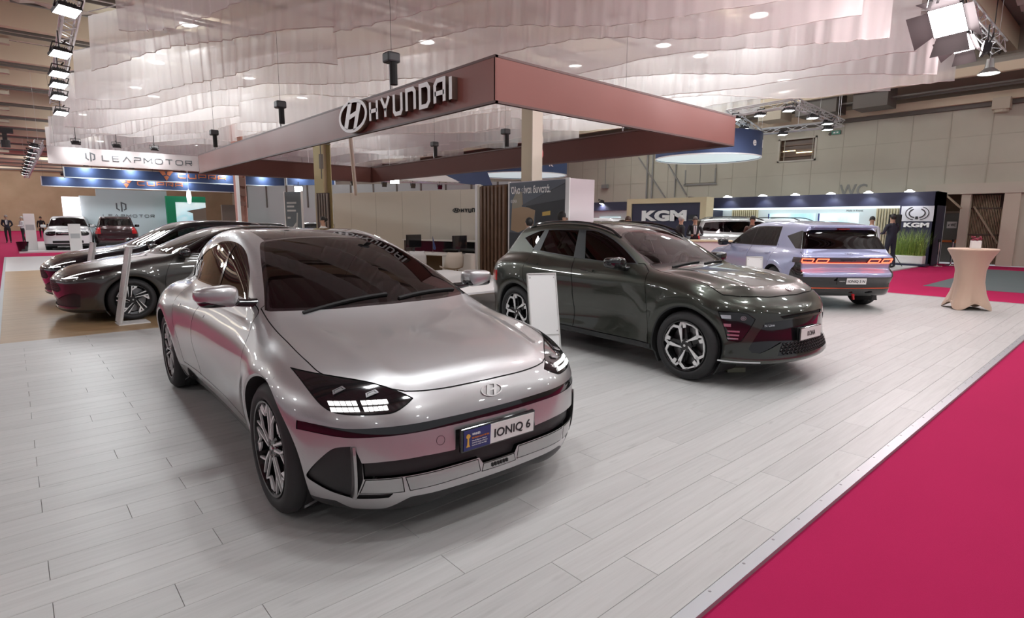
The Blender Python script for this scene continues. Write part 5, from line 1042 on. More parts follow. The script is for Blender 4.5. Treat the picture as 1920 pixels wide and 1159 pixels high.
truss((.9, .2, 6.6), (14.6, .2, 6.6), label='aluminium truss above the pink aisle')
tg = (4, 8, 0)
for i, (p, a, pw) in enumerate((((1.25, 14.6, 5.55), (2.2, 8, 0), 45), ((1.35, 18.4, 5.55), (3, 12, 0), 45), ((1.45, 20.9, 5.55), (4, 15, 0), 40), ((1.55, 22.9, 5.60), (4, 18, 0), 40), ((1.65, 24.8, 5.55), (5, 20, 0), 40), ((1.9, 28.4, 5.55), (5, 24, 0), 40))):
    flood(p, (p[0]+.9, p[1]-2.2, 0), '%s white LED flood lamp from the front under the left drape truss' % ORD[i], power=pw, col=(.93, .98, 1), group='flood lamps on the left truss', top=6.12)
for i, x in enumerate((1.6, 3.6, 5.4, 7.6, 10.0, 12.4)):
    flood((x, 3.45, 6.15), (x+.3, 5.0-1.2*(i % 2), 0), '%s LED flood lamp from the left on the truss above the two front cars' % ORD[i], top=6.40, size=(.50, .36), mat=M_FLOOD if i < 3 else M_WARMFLOOD, power=38, col=(.96, .99, 1) if i < 3 else (1, .92, .92), group='flood lamps on the front truss')
for i, x in enumerate((2.2, 5.8, 9.4, 13.0)): flood((x, .3, 6.25), (x+.2, 3.0, 0), '%s LED flood lamp from the left on the truss above the pink aisle' % ORD[i], top=6.5, size=(.50, .36), power=31, col=(.97, .99, 1), group='flood lamps on the aisle truss')
def fresnel(loc, aim, label, k=1.0, power=60):
    e = flood(loc, aim, label, top=6.4, size=(.5*k, .5*k), mat=M_WARMFLOOD, power=power, col=(1, .84, .86), group=None, name='barn_door_spotlight'); s = .25*k
    for q in range(4):
        R = Matrix.Rotation(q*pi/2, 4, 'Z'); b = MB(); V = [R @ Vector(p) for p in ((-s*.85, s, 0), (s*.85, s, 0), (s*1.15, s*1.9, -s*.75), (-s*1.15, s*1.9, -s*.75))]; V2 = [v+Vector((0, 0, .012)) for v in V]; b.add(V+V2, [(0, 1, 2, 3), (7, 6, 5, 4), (0, 4, 5, 1), (1, 5, 6, 2), (2, 6, 7, 3), (3, 7, 4, 0)]); b.make('barn_door', pm('barn_door_black', (.06, .05, .05), .6), e)
    b = MB(); b.tube([(0, s*1.0, .2), (0, s*2.2, .35)], .035, 8); b.make('clamp', M_HOUSING, e)
fresnel((14.75, 3.35, 5.62), (9.5, 4.4, 1.0), 'large lit spotlight with open barn doors at the right drape corner', 1.25); fresnel((16.5, 3.45, 5.55), (12, 5.0, .5), 'smaller lit barn-door spotlight behind the large one', .9, 60)
for i, x in enumerate((8.6, 11.2, 13.7, 18.6)): flood((x, 3.45, 5.85), (x-1.6, 9.0, 6.4), '%s rose-white flood lamp from the left on the front truss turned towards the drapes' % ORD[i], top=6.4, power=32, col=(1, .80, .82), mat=M_WARMFLOOD, group='drape wash lamps on the front truss')
# translucent drapes hung in slanting rows
t = NT('sheer_drape'); tc = t.n('TexCoord'); nz = t.n('TexNoise', {0: tc.outputs['Object'], 'Scale': 1.5, 'Detail': 2.0}); df = t.n('BsdfDiffuse', {0: (.90, .87, .86, 1)}); tl = t.n('BsdfTranslucent', {0: (.92, .89, .88, 1)}); tp = t.n('BsdfTransparent'); m1 = t.n('MixShader', {0: .5, 1: df.outputs[0], 2: tl.outputs[0]})
lw = t.n('LayerWeight', {0: .25}); mr = t.n('MapRange', {0: lw.outputs['Facing'], 3: .62, 4: .92}); m2 = t.n('MixShader', {0: mr.outputs[0], 1: tp.outputs[0], 2: m1.outputs[0]}); t.l(m2.outputs[0], t.o.inputs[0]); t.t.nodes.remove(t.b); M_DRAPE = t.m; M_HEM = pm('drape_hem', (.78, .73, .71), .8)
def drape(x0, y0, L0, L1, zb, zt, label, seed):
    rg = random.Random(seed); dx, dy = .4138, -.9104; nx, ny = .9104, .4138; n = int((L1-L0)/(.045 if y0 < 50 else .09)); V = []; rows = 6; ph = [rg.uniform(0, 6.28) for _ in range(8)]
    lo = lambda s: zb+.14*sin(s*.55+ph[0])+.05*sin(s*1.3+ph[1])+.008*sin(s*5+ph[2])
    for i in range(n+1):
        s = L0+(L1-L0)*i/n; e = min(i, n-i)/12; g = max(1-e, 0)
        for j in range(rows):
            t_ = j/(rows-1); A = (.010+.016*t_)*(1+.8*sin(s*.6+ph[3])); o = A*(sin(s*13+ph[4]+.8*sin(s*1.9+ph[5]))+.6*sin(s*22+ph[6]+t_))+.10*t_*sin(s*.8+ph[7])
            z = zt-(zt-lo(s))*t_+.06*sin(s*.5+ph[1])*(1-t_); V.append((x0+dx*s+nx*o, y0+dy*s+ny*o, z))
    F = [(i*rows+j, i*rows+j+1, (i+1)*rows+j+1, (i+1)*rows+j) for i in range(n) for j in range(rows-1)]
    o = raw('sheer_drape', V, F, M_DRAPE); tag(o, label, 'drape', 'sheer drapes over the stand'); b = MB(); b.tube([V[i*rows+rows-1] for i in range(0, n+1, 2)], .010, 4); b.make('hem', M_HEM, o)
    b = MB(); b.tube([(x0+dx*L0, y0+dy*L0, zt+.04), (x0+dx*L1, y0+dy*L1, zt+.04)], .012, 5); b.make('batten', M_TRUSS, o)
for k, yk in enumerate((10.6, 14.9, 19.5, 24.2, 27.8, 31.5, 36.0, 40.2, 44.2, 48.4, 52.6, 57.0, 61.5, 66.0, 71.0, 76.0, 81.0, 86.0)):
    Ls = max((yk-46)/.9104, 0); Lt = min((yk-4.3)/.9104, 46.4); W_ = Lt-Ls; cuts = [Ls, Lt] if W_ < 9 else ([Ls, Ls+W_*.5, Lt] if W_ < 24 else [Ls, Ls+W_*.36, Ls+W_*.7, Lt]); nm = 'left middle right'.split() if len(cuts) == 4 else (['left', 'right'] if len(cuts) == 3 else ['single'])
    for j in range(len(cuts)-1): drape(2.10+.035*(j > 0), yk, cuts[j]-(.12 if j else 0), cuts[j+1], 5.52+.10*((k*7+j*3) % 5-2)*.5, 6.95+.05*(j % 2), '%s sheet in the %s row of white sheer drapes from the front' % (nm[j], ORD[k]), k*10+j)
# square truss with lamps over the dark-blue drum
c = [(19.2, 10.4, 5.3), (19.0, 8.1, 5.3), (24.2, 8.5, 5.3), (24.0, 11.6, 5.3)]
for a, b_, lb in ((c[0], c[1], 'front'), (c[1], c[2], 'right'), (c[2], c[3], 'far'), (c[3], c[0], 'left')): truss(a, b_, .22, '%s side of the square lighting truss near the right wall' % lb, name='square_truss')
for i, (x, y) in enumerate(((19.3, 10.2), (19.1, 8.3), (21.0, 8.3), (22.6, 8.4), (24.0, 8.9), (24.0, 10.6), (21.5, 11.0), (19.25, 9.3))): flood((x, y, 5.08), (x-.1, y-.1, 0), '%s small white lamp clockwise round the square truss' % ORD[i], size=(.30, .30), power=25, group='lamps under the square truss', top=5.25)
# ---------------------------------------------------------------- the car stand: banner ring, columns, display walls
t = NT('banner_fabric'); tc = t.n('TexCoord'); n = t.n('TexNoise', {0: tc.outputs['Object'], 'Scale': .35, 'Detail': 3.0}); c = t.ramp(n.outputs[0], [(.3, (.175, .056, .044)), (.7, (.215, .072, .058))]); t.l(c, t.b.inputs['Base Color'])
t.b.inputs['Roughness'].default_value = .42; t.b.inputs['Specular IOR Level'].default_value = .32; bpn = t.n('TexNoise', {0: tc.outputs['Object'], 'Scale': .5, 'Detail': 1.0}); bp = t.n('Bump', {'Strength': .25, 'Distance': .25, 'Height': bpn.outputs[0]}); t.l(bp.outputs[0], t.b.inputs['Normal']); M_BANNER = t.m
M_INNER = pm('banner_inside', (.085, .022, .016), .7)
X0, X1, Y0, Y1, ZB, ZT = 4.846, 11.088, 5.847, 21.08, 3.056, 3.646
ring = empty('banner_ring', (X0, Y0, ZB), 0, 'copper-brown rectangular banner ring hung above the cars, white raised letters on it', 'banner')
R_ = Matrix.Translation((-X0, -Y0, -ZB))
def rb(nm, a, c, mt):
    b = MB(); b.bb(a, c); o = b.make(nm, mt, ring); o.data.transform(R_); return o
rb('banner_panel', (X0, Y0, ZB), (X0+.02, Y1, ZT), M_BANNER); rb('banner_panel', (X0, Y0, ZB), (X1, Y0+.02, ZT), M_BANNER); rb('banner_panel', (X1-.02, Y0, ZB), (X1, Y1, ZT), M_BANNER); rb('banner_panel', (X0, Y1-.02, ZB), (X1, Y1, ZT), M_BANNER)
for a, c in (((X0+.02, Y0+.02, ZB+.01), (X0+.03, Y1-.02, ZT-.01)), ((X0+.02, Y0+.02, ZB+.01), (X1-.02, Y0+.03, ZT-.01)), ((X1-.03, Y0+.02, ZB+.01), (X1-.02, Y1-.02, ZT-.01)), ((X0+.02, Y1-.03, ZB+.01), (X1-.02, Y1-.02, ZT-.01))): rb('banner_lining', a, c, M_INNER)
b = MB()
for z in (ZB, ZT-.03):
    for a, c in (((X0-.004, Y0-.004, z), (X0+.05, Y1, z+.03)), ((X0, Y0-.004, z), (X1, Y0+.05, z+.03)), ((X1-.05, Y0, z), (X1+.004, Y1, z+.03)), ((X0, Y1-.05, z), (X1, Y1+.004, z+.03))): b.bb(a, c)
o = b.make('banner_edge', pm('edge_brown', (.085, .035, .03), .5), ring); o.data.transform(R_)
M_LETTER = pm('letter_white', (.72, .70, .69), .4); M_LSIDE = pm('letter_side', (.17, .12, .10), .25, .7)
Fm = R_ @ frame(Vector((X0-.10, 9.05, 3.178)), (0, -1, 0), (0, 0, 1))
letters('HYUNDAI', .362, .062, .090, .006, Fm @ Matrix.Translation((0, 0, .0)), M_LETTER, ring, sx=.965); letters('HYUNDAI', .362, .062, .090, .095, Fm @ Matrix.Translation((0, 0, -.096)), M_LSIDE, ring, 'letter_body', sx=.965)
Fe = R_ @ frame(Vector((X0-.10, 9.68, 3.375)), (0, -1, 0), (0, 0, 1))
for nm, d0, d1, mt in (('emblem', 0, .006, M_LETTER), ('emblem_body', -.10, -.001, M_LSIDE)):
    b = MB(); oval_h(b, .545, Fe, d0, d1, .13); b.make(nm, mt, ring)
# hoists and wires holding the ring
for x, y, hl in ((X0, 8.45, 'near lettered side'), (X0, 13.45, 'middle of the lettered side'), (X0, 19.0, 'left end'), (X1, 8.6, 'right inner side'), (X1, 12.9, 'middle of the far inner side'), (X1, 16.6, 'left part of the far inner side')):
    b = MB(); b.tube([(x, y, ZT), (x, y, 8.45)], .004, 5); hz = b.make('hoist', M_HOUSING); tag(hz, 'black chain hoist above the %s of the banner ring' % hl, 'hoist', 'chain hoists on the banner ring')
    b = MB(); b.box((x, y, 4.12), (.22, .22, .16)); b.make('hoist_body', M_HOUSING, hz, bevel=.03); b = MB(); b.tube([(x, y-.06, 4.04), (x, y-.06, 3.70)], .06, 10); b.make('chain_bag', M_MATBLACK, hz); b = MB(); b.tube([(x, y+.06, 4.04), (x+.02, y+.09, 3.9), (x, y+.05, 3.66)], .016, 6); b.make('hook', M_TRUSS, hz)
# building columns inside the ring
def column(name, x, y, w, rz, cols, label, h=8.4):
    e = empty(name, (x, y, 0), rz, label, 'column'); b = MB(); b.bb((-w/2, -w/2, 0), (-w/2+.03, w/2, h)); b.bb((w/2-.03, -w/2, 0), (w/2, w/2, h)); b.make('flange', cols[0], e); b = MB(); b.bb((-w/2+.03, -.012, 0), (w/2-.03, .012, h)); b.make('web', cols[1], e); return e
M_COLUMN = pm('column_paint', (.50, .43, .31), .6); M_COLDARK = pm('column_dark', (.38, .30, .20), .6)  # web tone darker than the flanges
c1 = column('steel_column', 8.88, 9.46, .30, radians(6), (M_COLUMN, M_COLDARK), 'cream steel column rising behind the dark poster wall', 4.75)
b = MB(); b.bb((-.17, -.19, 2.2), (.17, -.165, 4.75)); b.make('cover_strip', pm('column_light', (.62, .57, .47), .6), c1)
for k, (z, cm) in enumerate(((3.35, (.55, .5, .45)), (3.05, (.5, .08, .08)), (3.62, (.35, .3, .28)))): blob('hanging_bag', (.20, -.10, z), (.07, .07, .16), pm('bag_%d' % k, cm, .4), c1, (1.1, .8), n=10)
b = MB(); b.tube([(.22, -.1, 2.6), (.23, -.1, 4.6)], .012, 6); b.make('cable', M_MATBLACK, c1)
c2 = column('steel_column', 8.60, 20.05, .42, radians(20), (pm('column_olive', (.42, .36, .20), .6), M_COLDARK), 'olive-cream steel column behind the banner ring, beside the sloping pole', 5.15)
b = MB(); b.tube([(-.25, -.2, 3.0), (-.25, -.2, 4.2), (.2, -.22, 4.22)], .02, 6); b.box((-.22, -.18, 3.6), (.1, .1, .5)); b.make('conduit', M_DARKSTEEL, c2)
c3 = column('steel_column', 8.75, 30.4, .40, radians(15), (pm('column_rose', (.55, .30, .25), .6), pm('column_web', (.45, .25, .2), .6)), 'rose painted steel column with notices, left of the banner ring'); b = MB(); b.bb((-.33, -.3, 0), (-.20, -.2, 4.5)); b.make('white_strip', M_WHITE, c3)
for z, h in ((2.9, .35), (3.4, .4), (3.8, .2), (2.35, .2)): b = MB(); b.bb((-.15, -.24, z-h/2), (.15, -.21, z+h/2)); b.make('notice', pm('notice_brown', (.16, .08, .06), .6), c3)
b = MB(); b.tube([(8.15, 16.6, 2.35), (7.2, 14.9, 4.05)], .055, 10); tag(b.make('sloping_pole', pm('pole_white', (.62, .55, .50), .4)), 'pale sloping pole under the banner ring', 'pole')
# display wall with poster, timber slat screen, cream office wall
M_CREAM = pm('cream_wall', (.60, .56, .475), .75); M_ROSELIT = pm('white_rose_lit', (.66, .60, .62), .6)  # rose tint puts the pink lamplight into the white box's colour
dw = empty('display_wall', (8.5, 7.93, 0), 0, 'display wall with a dark car advert poster behind the dark crossover', 'wall')
def dp(nm, a, c, mt, par=None):
    b = MB(); b.bb(a, c); return b.make(nm, mt, par or dw)
dp('wall_box', (.02, 0, 0), (.06, 1.84, 2.41), M_ROSELIT); dp('wall_side', (.06, 0, 0), (.78, .05, 2.41), M_ROSELIT); dp('wall_side', (.06, 1.79, 0), (.78, 1.84, 2.41), M_ROSELIT); dp('wall_frame', (0, -.01, 0), (.03, .10, 2.42), M_WHITE); dp('wall_frame', (0, 1.80, 0), (.03, 1.86, 2.42), M_WHITE)
po = dp('poster', (-.01, .10, .35), (.015, 1.80, 2.39), pm('poster_dark', (.045, .05, .06), .4))
Pf = frame(Vector((-.012, 1.80, .35)), (0, -1, 0), (0, 0, 1))
def pr(pts, d, mt, nm='print_shape', up_=.45):
    b = MB(); b.prism([(x, min(y+(up_ if y > .01 else 0), 2.04)) for x, y in pts], 0, d, Pf); b.make(nm, mt, po)
pr([(0, 0), (1.70, 0), (1.70, 2.04), (0, 2.04)], .001, pm('poster_dusk', (.085, .10, .125), .45)); pr([(.05, .55), (.30, .50), (.78, .66), (.85, 1.02), (.45, 1.06), (.42, 1.38), (.25, 1.42), (.10, 1.20)], .002, pm('poster_sunset', (.33, .22, .13), .5)); pr([(.10, 1.02), (.42, 1.06), (.42, 1.38), (.25, 1.42), (.10, 1.20)], .0025, pm('poster_tree', (.27, .24, .18), .5)); pr([(.42, 1.10), (1.70, 1.52), (1.70, 0), (.84, 0), (.84, .98)], .003, pm('poster_building', (.020, .020, .024), .45)); pr([(.42, 1.06), (1.70, 1.20), (1.70, 1.50), (.42, 1.10)], .004, pm('poster_edge', (.06, .065, .075), .45)); pr([(1.06, .86), (1.30, .88), (1.30, .97), (1.06, .94)], .004, pm('poster_lamp', (.5, .33, .08), .5)); pr([(0, 0), (1.70, 0), (1.70, .45), (0, .50)], .004, pm('poster_road', (.03, .035, .045), .45))
text_mesh('Όλα είναι δυνατά.', .15, Pf @ Matrix.Translation((.055, 1.80, .006)), M_PLATEWHITE, po, width=1.24, bold=.004); text_mesh('KONA', .075, Pf @ Matrix.Translation((.055, 1.60, .006)), M_PLATEWHITE, po, width=.20)
ss = empty('slat_screen', (8.5, 9.86, 0), 0, 'screen of upright brown timber slats left of the poster', 'screen')
b = MB(); b.bb((.06, 0, 0), (.10, 1.08, 2.38)); b.make('backing', pm('screen_dark', (.035, .018, .012), .7), ss); b = MB(); b.bb((-.02, 1.06, 0), (.12, 1.13, 2.42)); b.make('end_post', M_WHITE, ss); b = MB(); b.bb((0, .98, 0), (.10, 1.06, 2.40)); b.make('end_post', M_CREAM, ss)
M_SLAT = wood('slat_walnut', [(.085, .042, .022), (.135, .070, .038), (.20, .115, .066)], .5, 6.0, 6.0, knots=False)
for k in range(7): b = MB(); b.bb((-.02, .04+k*.137, .01), (.06, .04+k*.137+.07, 2.36)); b.make('slat', M_SLAT, ss)
A, B = Vector((9.73, 12.75, 0)), Vector((8.13, 18.05, 0)); d = (B-A).normalized(); az = math.atan2(d.y, d.x)
ow = empty('office_wall', A, az, 'long cream wall with a small dark oval logo behind the silver saloon', 'wall')
b = MB(); b.bb((-.3, -.05, 0), ((B-A).length+.05, .05, 2.42)); b.make('wall_panel', M_CREAM, ow, bevel=.004)
for k in range(5): b = MB(); b.bb((.35+k*1.1, .045, .02), (.36+k*1.1, .054, 2.40)); b.make('panel_joint', pm('joint_cream', (.44, .41, .35), .8), ow)
# local +y faces the camera side? the visible face is the one towards -x
Fo = frame(Vector((.50, .058, 1.78)), (-1, 0, 0), (0, 0, 1)); b = MB(); oval_h(b, .125, Fo @ Matrix.Translation((0, .065, 0)), 0, .012, .15); b.make('wall_emblem', M_INK, ow)
letters('HYUN', .125, .027, .024, .012, Fo @ Matrix.Translation((.165, 0, 0)), M_INK, ow, sx=.95)
bs = empty('slat_screen', (8.05, 18.3, 0), radians(106.6), 'small screen of black and white upright slats beside the cream wall', 'screen'); b = MB(); b.bb((0, .0, 0), (.62, .04, 2.45)); b.make('backing', MATS['screen_dark'], bs)
for k in range(5): b = MB(); b.bb((.03+k*.125, .04, .01), (.03+k*.125+.05, .09, 2.43)); b.make('slat', pm('slat_greybrown', (.26, .22, .20), .5), bs)
pb = empty('poster_stand', (7.42, 19.2, 0), radians(106.6), 'grey vertical banner with blurred white lettering beside the white-shirted woman', 'banner'); b = MB(); b.bb((-.05, -.02, 0), (.80, .02, 2.5)); b.make('panel', pm('panel_greyblue', (.10, .125, .14), .5), pb); b = MB(); b.bb((-.09, -.03, 0), (-.05, .03, 2.52)); b.bb((.80, -.03, 0), (.84, .03, 2.52)); b.make('frame_edge', M_WHITE, pb)
Fp = frame(Vector((.70, .022, 2.1)), (-1, 0, 0), (0, 0, 1)); b = MB()
for z, w_ in ((.0, .5), (-.12, .38), (-.26, .46), (-.50, .16)): b.prism([(0, z), (w_, z), (w_, z+.06), (0, z+.06)], 0, .003, Fp)
b.prism([(0, -1.0), (.45, -.62), (.5, -.55), (.5, -.68), (.05, -1.08)], 0, .003, Fp); b.prism([(.50, -.3), (.56, -.3), (.44, -1.4), (.36, -1.4)], 0, .003, Fp); b.make('print_lines', pm('panel_print', (.45, .47, .47), .5), pb); b = MB(); b.prism([(.26, -.95), (.38, -.90), (.36, -1.10), (.25, -1.08)], 0, .004, Fp); b.make('print_lines', pm('panel_salmon', (.55, .25, .17), .5), pb)
# office desk, chair, monitors, flag, phone
M_DESK = pm('desk_white', (.66, .63, .58), .45); dk = empty('office_desk', (8.12, 11.62, 0), radians(106), 'white office desk with dark side opening before the cream wall', 'desk')
b = MB(); b.bb((-.55, -.40, .71), (1.5, .40, .745)); b.make('desk_top', M_DESK, dk, bevel=.006); b = MB(); b.bb((-.55, -.38, 0), (-.12, .38, .71)); b.make('side_cabinet', M_DESK, dk); b = MB(); b.bb((-.11, -.34, .02), (1.4, -.30, .70)); b.make('back_panel', pm('desk_brown', (.17, .11, .06), .5), dk); b = MB(); b.bb((1.42, -.38, 0), (1.47, .38, .71)); b.make('desk_leg', M_DESK, dk)
ct = empty('wall_cabinet', (9.15, 12.35, 0), radians(106), 'dark open shelf cabinet under the cream wall', 'cabinet'); b = MB(); b.bb((-.5, -.2, .66), (2.0, .2, 1.0)); b.make('cabinet_body', M_GLOSSBLACK, ct, bevel=.01); b = MB(); b.bb((-.55, -.22, 1.0), (2.05, .22, 1.03)); b.bb((-.5, -.2, 0), (2.0, .2, .66)); b.make('cabinet_top', M_DESK, ct)
def monitor(x, y, z, rz, label): e = empty('monitor', (x, y, z), rz, label, 'monitor'); b = MB(); b.bb((-.27, -.015, .12), (.27, .015, .45)); b.make('screen', M_GLOSSBLACK, e, bevel=.005); b = MB(); b.bb((-.03, .0, .01), (.03, .03, .2)); b.bb((-.12, -.08, 0), (.12, .08, .012)); b.make('foot', M_PLASTIC, e)
monitor(8.24, 11.3, .745, radians(15), 'black monitor on the white office desk beside the slat screen'); monitor(7.80, 12.7, .745, radians(15), 'black monitor at the left end of the white office desk')
fl = empty('table_flag', (7.95, 12.05, .745), radians(20), 'small dark-blue table flag on the white desk', 'flag'); b = MB(); b.tube([(0, 0, 0), (0, 0, .42)], .006, 6); b.lathe([(.04, 0), (.04, .012), (.001, .014)], 12); b.make('pole', M_CHROME, fl); b = MB(); b.add([(0, .004, .42), (.05, .006, .30), (.13, .004, .12), (.10, .004, .07), (0, .004, .10), (0, -.004, .42), (.05, -.002, .30), (.13, -.004, .12), (.10, -.004, .07), (0, -.004, .10)], [(0, 1, 2, 3, 4), (9, 8, 7, 6, 5), (0, 5, 6, 1), (1, 6, 7, 2), (2, 7, 8, 3), (3, 8, 9, 4)]); b.make('cloth', pm('flag_navy', (.015, .03, .12), .6), fl)
def shellchair(x, y, rz, label, col=(.60, .52, .43)):
    e = empty('shell_chair', (x, y, 0), rz, label, 'chair', None); m = pm('chair_shell_%d' % int(col[0]*100), col, .5); V = []; F = []; n = 9
    prof = [(.24, .44), (.20, .455), (.05, .43), (-.10, .43), (-.19, .47), (-.23, .58), (-.26, .72), (-.28, .84)]
    for i, (x_, z_) in enumerate(prof):
        hw = (.20, .23, .24, .24, .24, .235, .22, .17)[i]
        for k in range(n): a = (k/(n-1)-.5)*2; V.append((x_+.05*abs(a)**2*(1 if i > 3 else 0), hw*a, z_+.05*a*a*(1 if 0 < i < 6 else .2)))
    F = [(i*n+k, i*n+k+1, (i+1)*n+k+1, (i+1)*n+k) for i in range(len(prof)-1) for k in range(n-1)]; o = MB().add(V, F).make('seat_shell', m, e, smooth=True); md = o.modifiers.new('thick', 'SOLIDIFY'); md.thickness = .012
    for s in (-1, 1):
        for s2 in (-1, 1): b = MB(); b.tube([(s2*.10, s*.10, .43), (s2*.22, s*.22, .0)], [.016, .011], 8); b.make('leg', MATS['slat_timber'], e)
shellchair(7.60, 10.75, radians(75), 'beige shell chair at the white office desk'); shellchair(7.15, 11.6, radians(70), 'white shell chair left of the beige one at the desk', (.68, .67, .66))
tb = empty('low_table', (6.35, 8.7, 0), 0, 'large low white table between the silver saloon and the dark crossover', 'table'); b = MB(); b.bb((-1.35, -1.82, .42), (.95, 1.8, .46)); b.make('table_top', M_WHITE, tb, bevel=.006)
for sx in (-1.25, .85):
    for sy in (-1.70, 1.68): b = MB(); b.bb((sx-.03, sy-.03, 0), (sx+.03, sy+.03, .42)); b.make('leg', M_WHITE, tb)
# information boards: tilted panel on a flat foot
def infoboard(loc, rz, h, w_, label, tilt=11, name='info_board'):
    e = empty(name, (*loc, 0), rz, label, 'sign', 'white information boards beside the cars'); s = sin(radians(tilt)); c_ = cos(radians(tilt)); R = Matrix.Rotation(radians(tilt), 4, 'Y')
    b = MB(); b.bb((-.012, -w_/2, .03), (.012, w_/2, h)); o = b.make('panel', M_WHITE, e, bevel=.003); o.data.transform(R); b = MB()
    for y in (-w_/2, w_/2-.012): b.bb((-.020, y, .03), (.020, y+.012, h))
    b.bb((-.020, -w_/2, h-.012), (.020, w_/2, h)); b.bb((-.020, -w_/2, h*.34), (-.012, w_/2, h*.34+.006)); o = b.make('panel_rim', pm('rim_grey', (.62, .61, .59), .4, .3), e); o.data.transform(R)
    b = MB()
    for y in (-w_/2+.03, w_/2-.03):
        for z in (h*.38, h-.05): b.lathe([(.001, -.004), (.006, -.003), (.006, 0)], 8, Matrix.Translation((-.0125, y, z)) @ Matrix.Rotation(pi/2, 4, 'Y'))
    o = b.make('fixings', M_DISC, e); o.data.transform(R); b = MB(); b.bb((-.02, -w_/2, 0), (.38, w_/2, .018)); b.make('foot', M_WHITE, e, bevel=.003)
infoboard((1.07, 10.07), radians(2), 1.16, .34, 'white tilted board seen edge-on before the grey hatchback wheel'); infoboard((4.18, 4.16), radians(65), 1.02, .33, 'white blank tilted board between the silver saloon and the dark crossover', 14); infoboard((9.15, 4.30), radians(40), 1.0, .26, 'small white board before the periwinkle hatchback', 10)
infoboard((.86, 12.5), radians(5), 1.16, .34, 'white edge-on board before the black crossover, seen above the grey bonnet'); infoboard((2.2, 17.2), radians(5), 1.1, .3, 'pale board standing beyond the black crossover bonnet')
# cocktail table in a stretch cover, flower box on top
ctb = empty('cocktail_table', (13.05, 2.18, 0), 0, 'tall cocktail table in a beige stretch cover at the carpet edge', 'table'); V = []; F = []; n = 64; prof = [(.0, .335, 1), (.05, .33, 1), (.15, .30, .8), (.30, .255, .5), (.50, .225, .2), (.70, .225, .06), (.85, .26, .02), (.97, .315, 0), (1.04, .355, 0), (1.075, .375, 0), (1.09, .372, 0), (1.10, .36, 0), (1.10, .001, 0)]
for z, r, lob in prof:
    for k in range(n): a = 2*pi*k/n; q = 1+.16*lob*(cos(4*a+.6)-.2)+.012*cos(16*a)*min(lob+.3, 1); V.append((r*q*cos(a), r*q*sin(a), z+(.06*(1-cos(4*a+.6))*lob if z < .1 else 0)))
F = [(i*n+k, i*n+(k+1) % n, (i+1)*n+(k+1) % n, (i+1)*n+k) for i in range(len(prof)-1) for k in range(n)]; MB().add(V, F).make('stretch_cover', pm('cover_beige', (.56, .40, .30), .75, sheen=.2), ctb, smooth=True)
b = MB(); b.lathe([(.001, 0), (.22, 0), (.20, .02), (.03, .04), (.03, 1.05), (.001, 1.05)], 20); b.make('pedestal', M_DARKSTEEL, ctb)
fb = empty('flower_box', (13.08, 2.16, 1.10), .4, 'small white box of dark red flowers on the cocktail table', 'vase'); b = MB(); b.bb((-.07, -.07, 0), (.07, .07, .14)); b.make('box', M_WHITE, fb, bevel=.008); b = MB(); rg = random.Random(4)
for k in range(26): b.sphere((rg.uniform(-.07, .07), rg.uniform(-.07, .07), .15+rg.uniform(0, .06)), .018, 6)
tag(b.make('petals', pm('petal_wine', (.20, .02, .04), .7), fb), kind='stuff')
# power adapter with cable beside the crossover's wheel
pa = empty('power_box', (5.55, 2.76, 0), radians(-35), 'small pale power box with black cable under the dark crossover bumper', 'box'); b = MB(); b.bb((-.10, -.035, .0), (.10, .035, .05)); b.make('box_body', pm('box_olive', (.42, .42, .30), .5), pa, bevel=.008); b = MB(); b.tube([(-.1, 0, .02), (-.16, .05, .015), (-.22, .0, .03), (-.27, .06, .015), (-.33, .02, .04), (-.40, .08, .012)], .010, 6); b.make('cable', M_MATBLACK, pa, smooth=True)
# ---------------------------------------------------------------- other stands round the hall
M_NAVY = pm('stand_navy', (.022, .024, .055), .5); M_NAVYB = pm('banner_navy', (.035, .06, .14), .6); M_STANDWHITE = pm('stand_white', (.70, .74, .74), .6); M_TIMBER = pm('stand_timber', (.56, .47, .30), .6)
kg = empty('dealer_stand', (25.4, 5.45, 0), 0, 'dark-blue exhibition stand with six spot lamps along its fascia, against the right wall', 'stand')
def kp(nm, a, c, mt, par=None): b = MB(); b.bb(a, c); return b.make(nm, mt, par or kg)
kp('fascia', (0, 0, 2.2), (1.3, 9.0, 2.70), M_NAVY); kp('back_wall', (1.3, 0, 0), (1.36, 9.0, 2.2), M_STANDWHITE); kp('end_wall', (0, 0, 0), (1.3, .08, 2.70), M_NAVY); kp('logo_pillar', (0, 0, 0), (.10, 1.14, 2.2), M_NAVY); kp('left_wall', (-1.8, 9.0, 0), (1.36, 9.08, 2.70), M_NAVY); kp('ceiling_strip', (.05, 1.14, 2.14), (1.3, 9.0, 2.2), pm('stand_glow', (.9, .95, .95), .5, emit=(.85, .97, 1.0), es=1.2))
lp = kp('logo_panel', (-.02, .06, 1.62), (.0, 1.08, 2.18), pm('logo_grey', (.55, .55, .58), .5)); Fk = frame(Vector((-.024, .57, 1.90)), (0, -1, 0), (0, 0, 1)); b = MB()
for s in (-1, 1):
    for r0, w_ in ((.19, .034), (.29, .022)): stroke(b, [(s*(.03+r0*cos(a)*1.15), .02+r0*.85*sin(a)) for a in np.linspace(1.15, -1.35, 10)], w_, 0, .01, Fk)
b.prism([(-.05, -.20), (.05, -.20), (.035, -.10), (-.035, -.10)], 0, .01, Fk); b.make('wing_logo', M_INK, lp)
Fk2 = frame(Vector((-.004, .98, 1.41)), (0, -1, 0), (0, 0, 1)); text_mesh('KGM', .16, Fk2 @ Matrix.Translation((.02, 0, .005)), M_PLATEWHITE, kg, 'raised_letters', width=.80, d=.02, bold=.011)
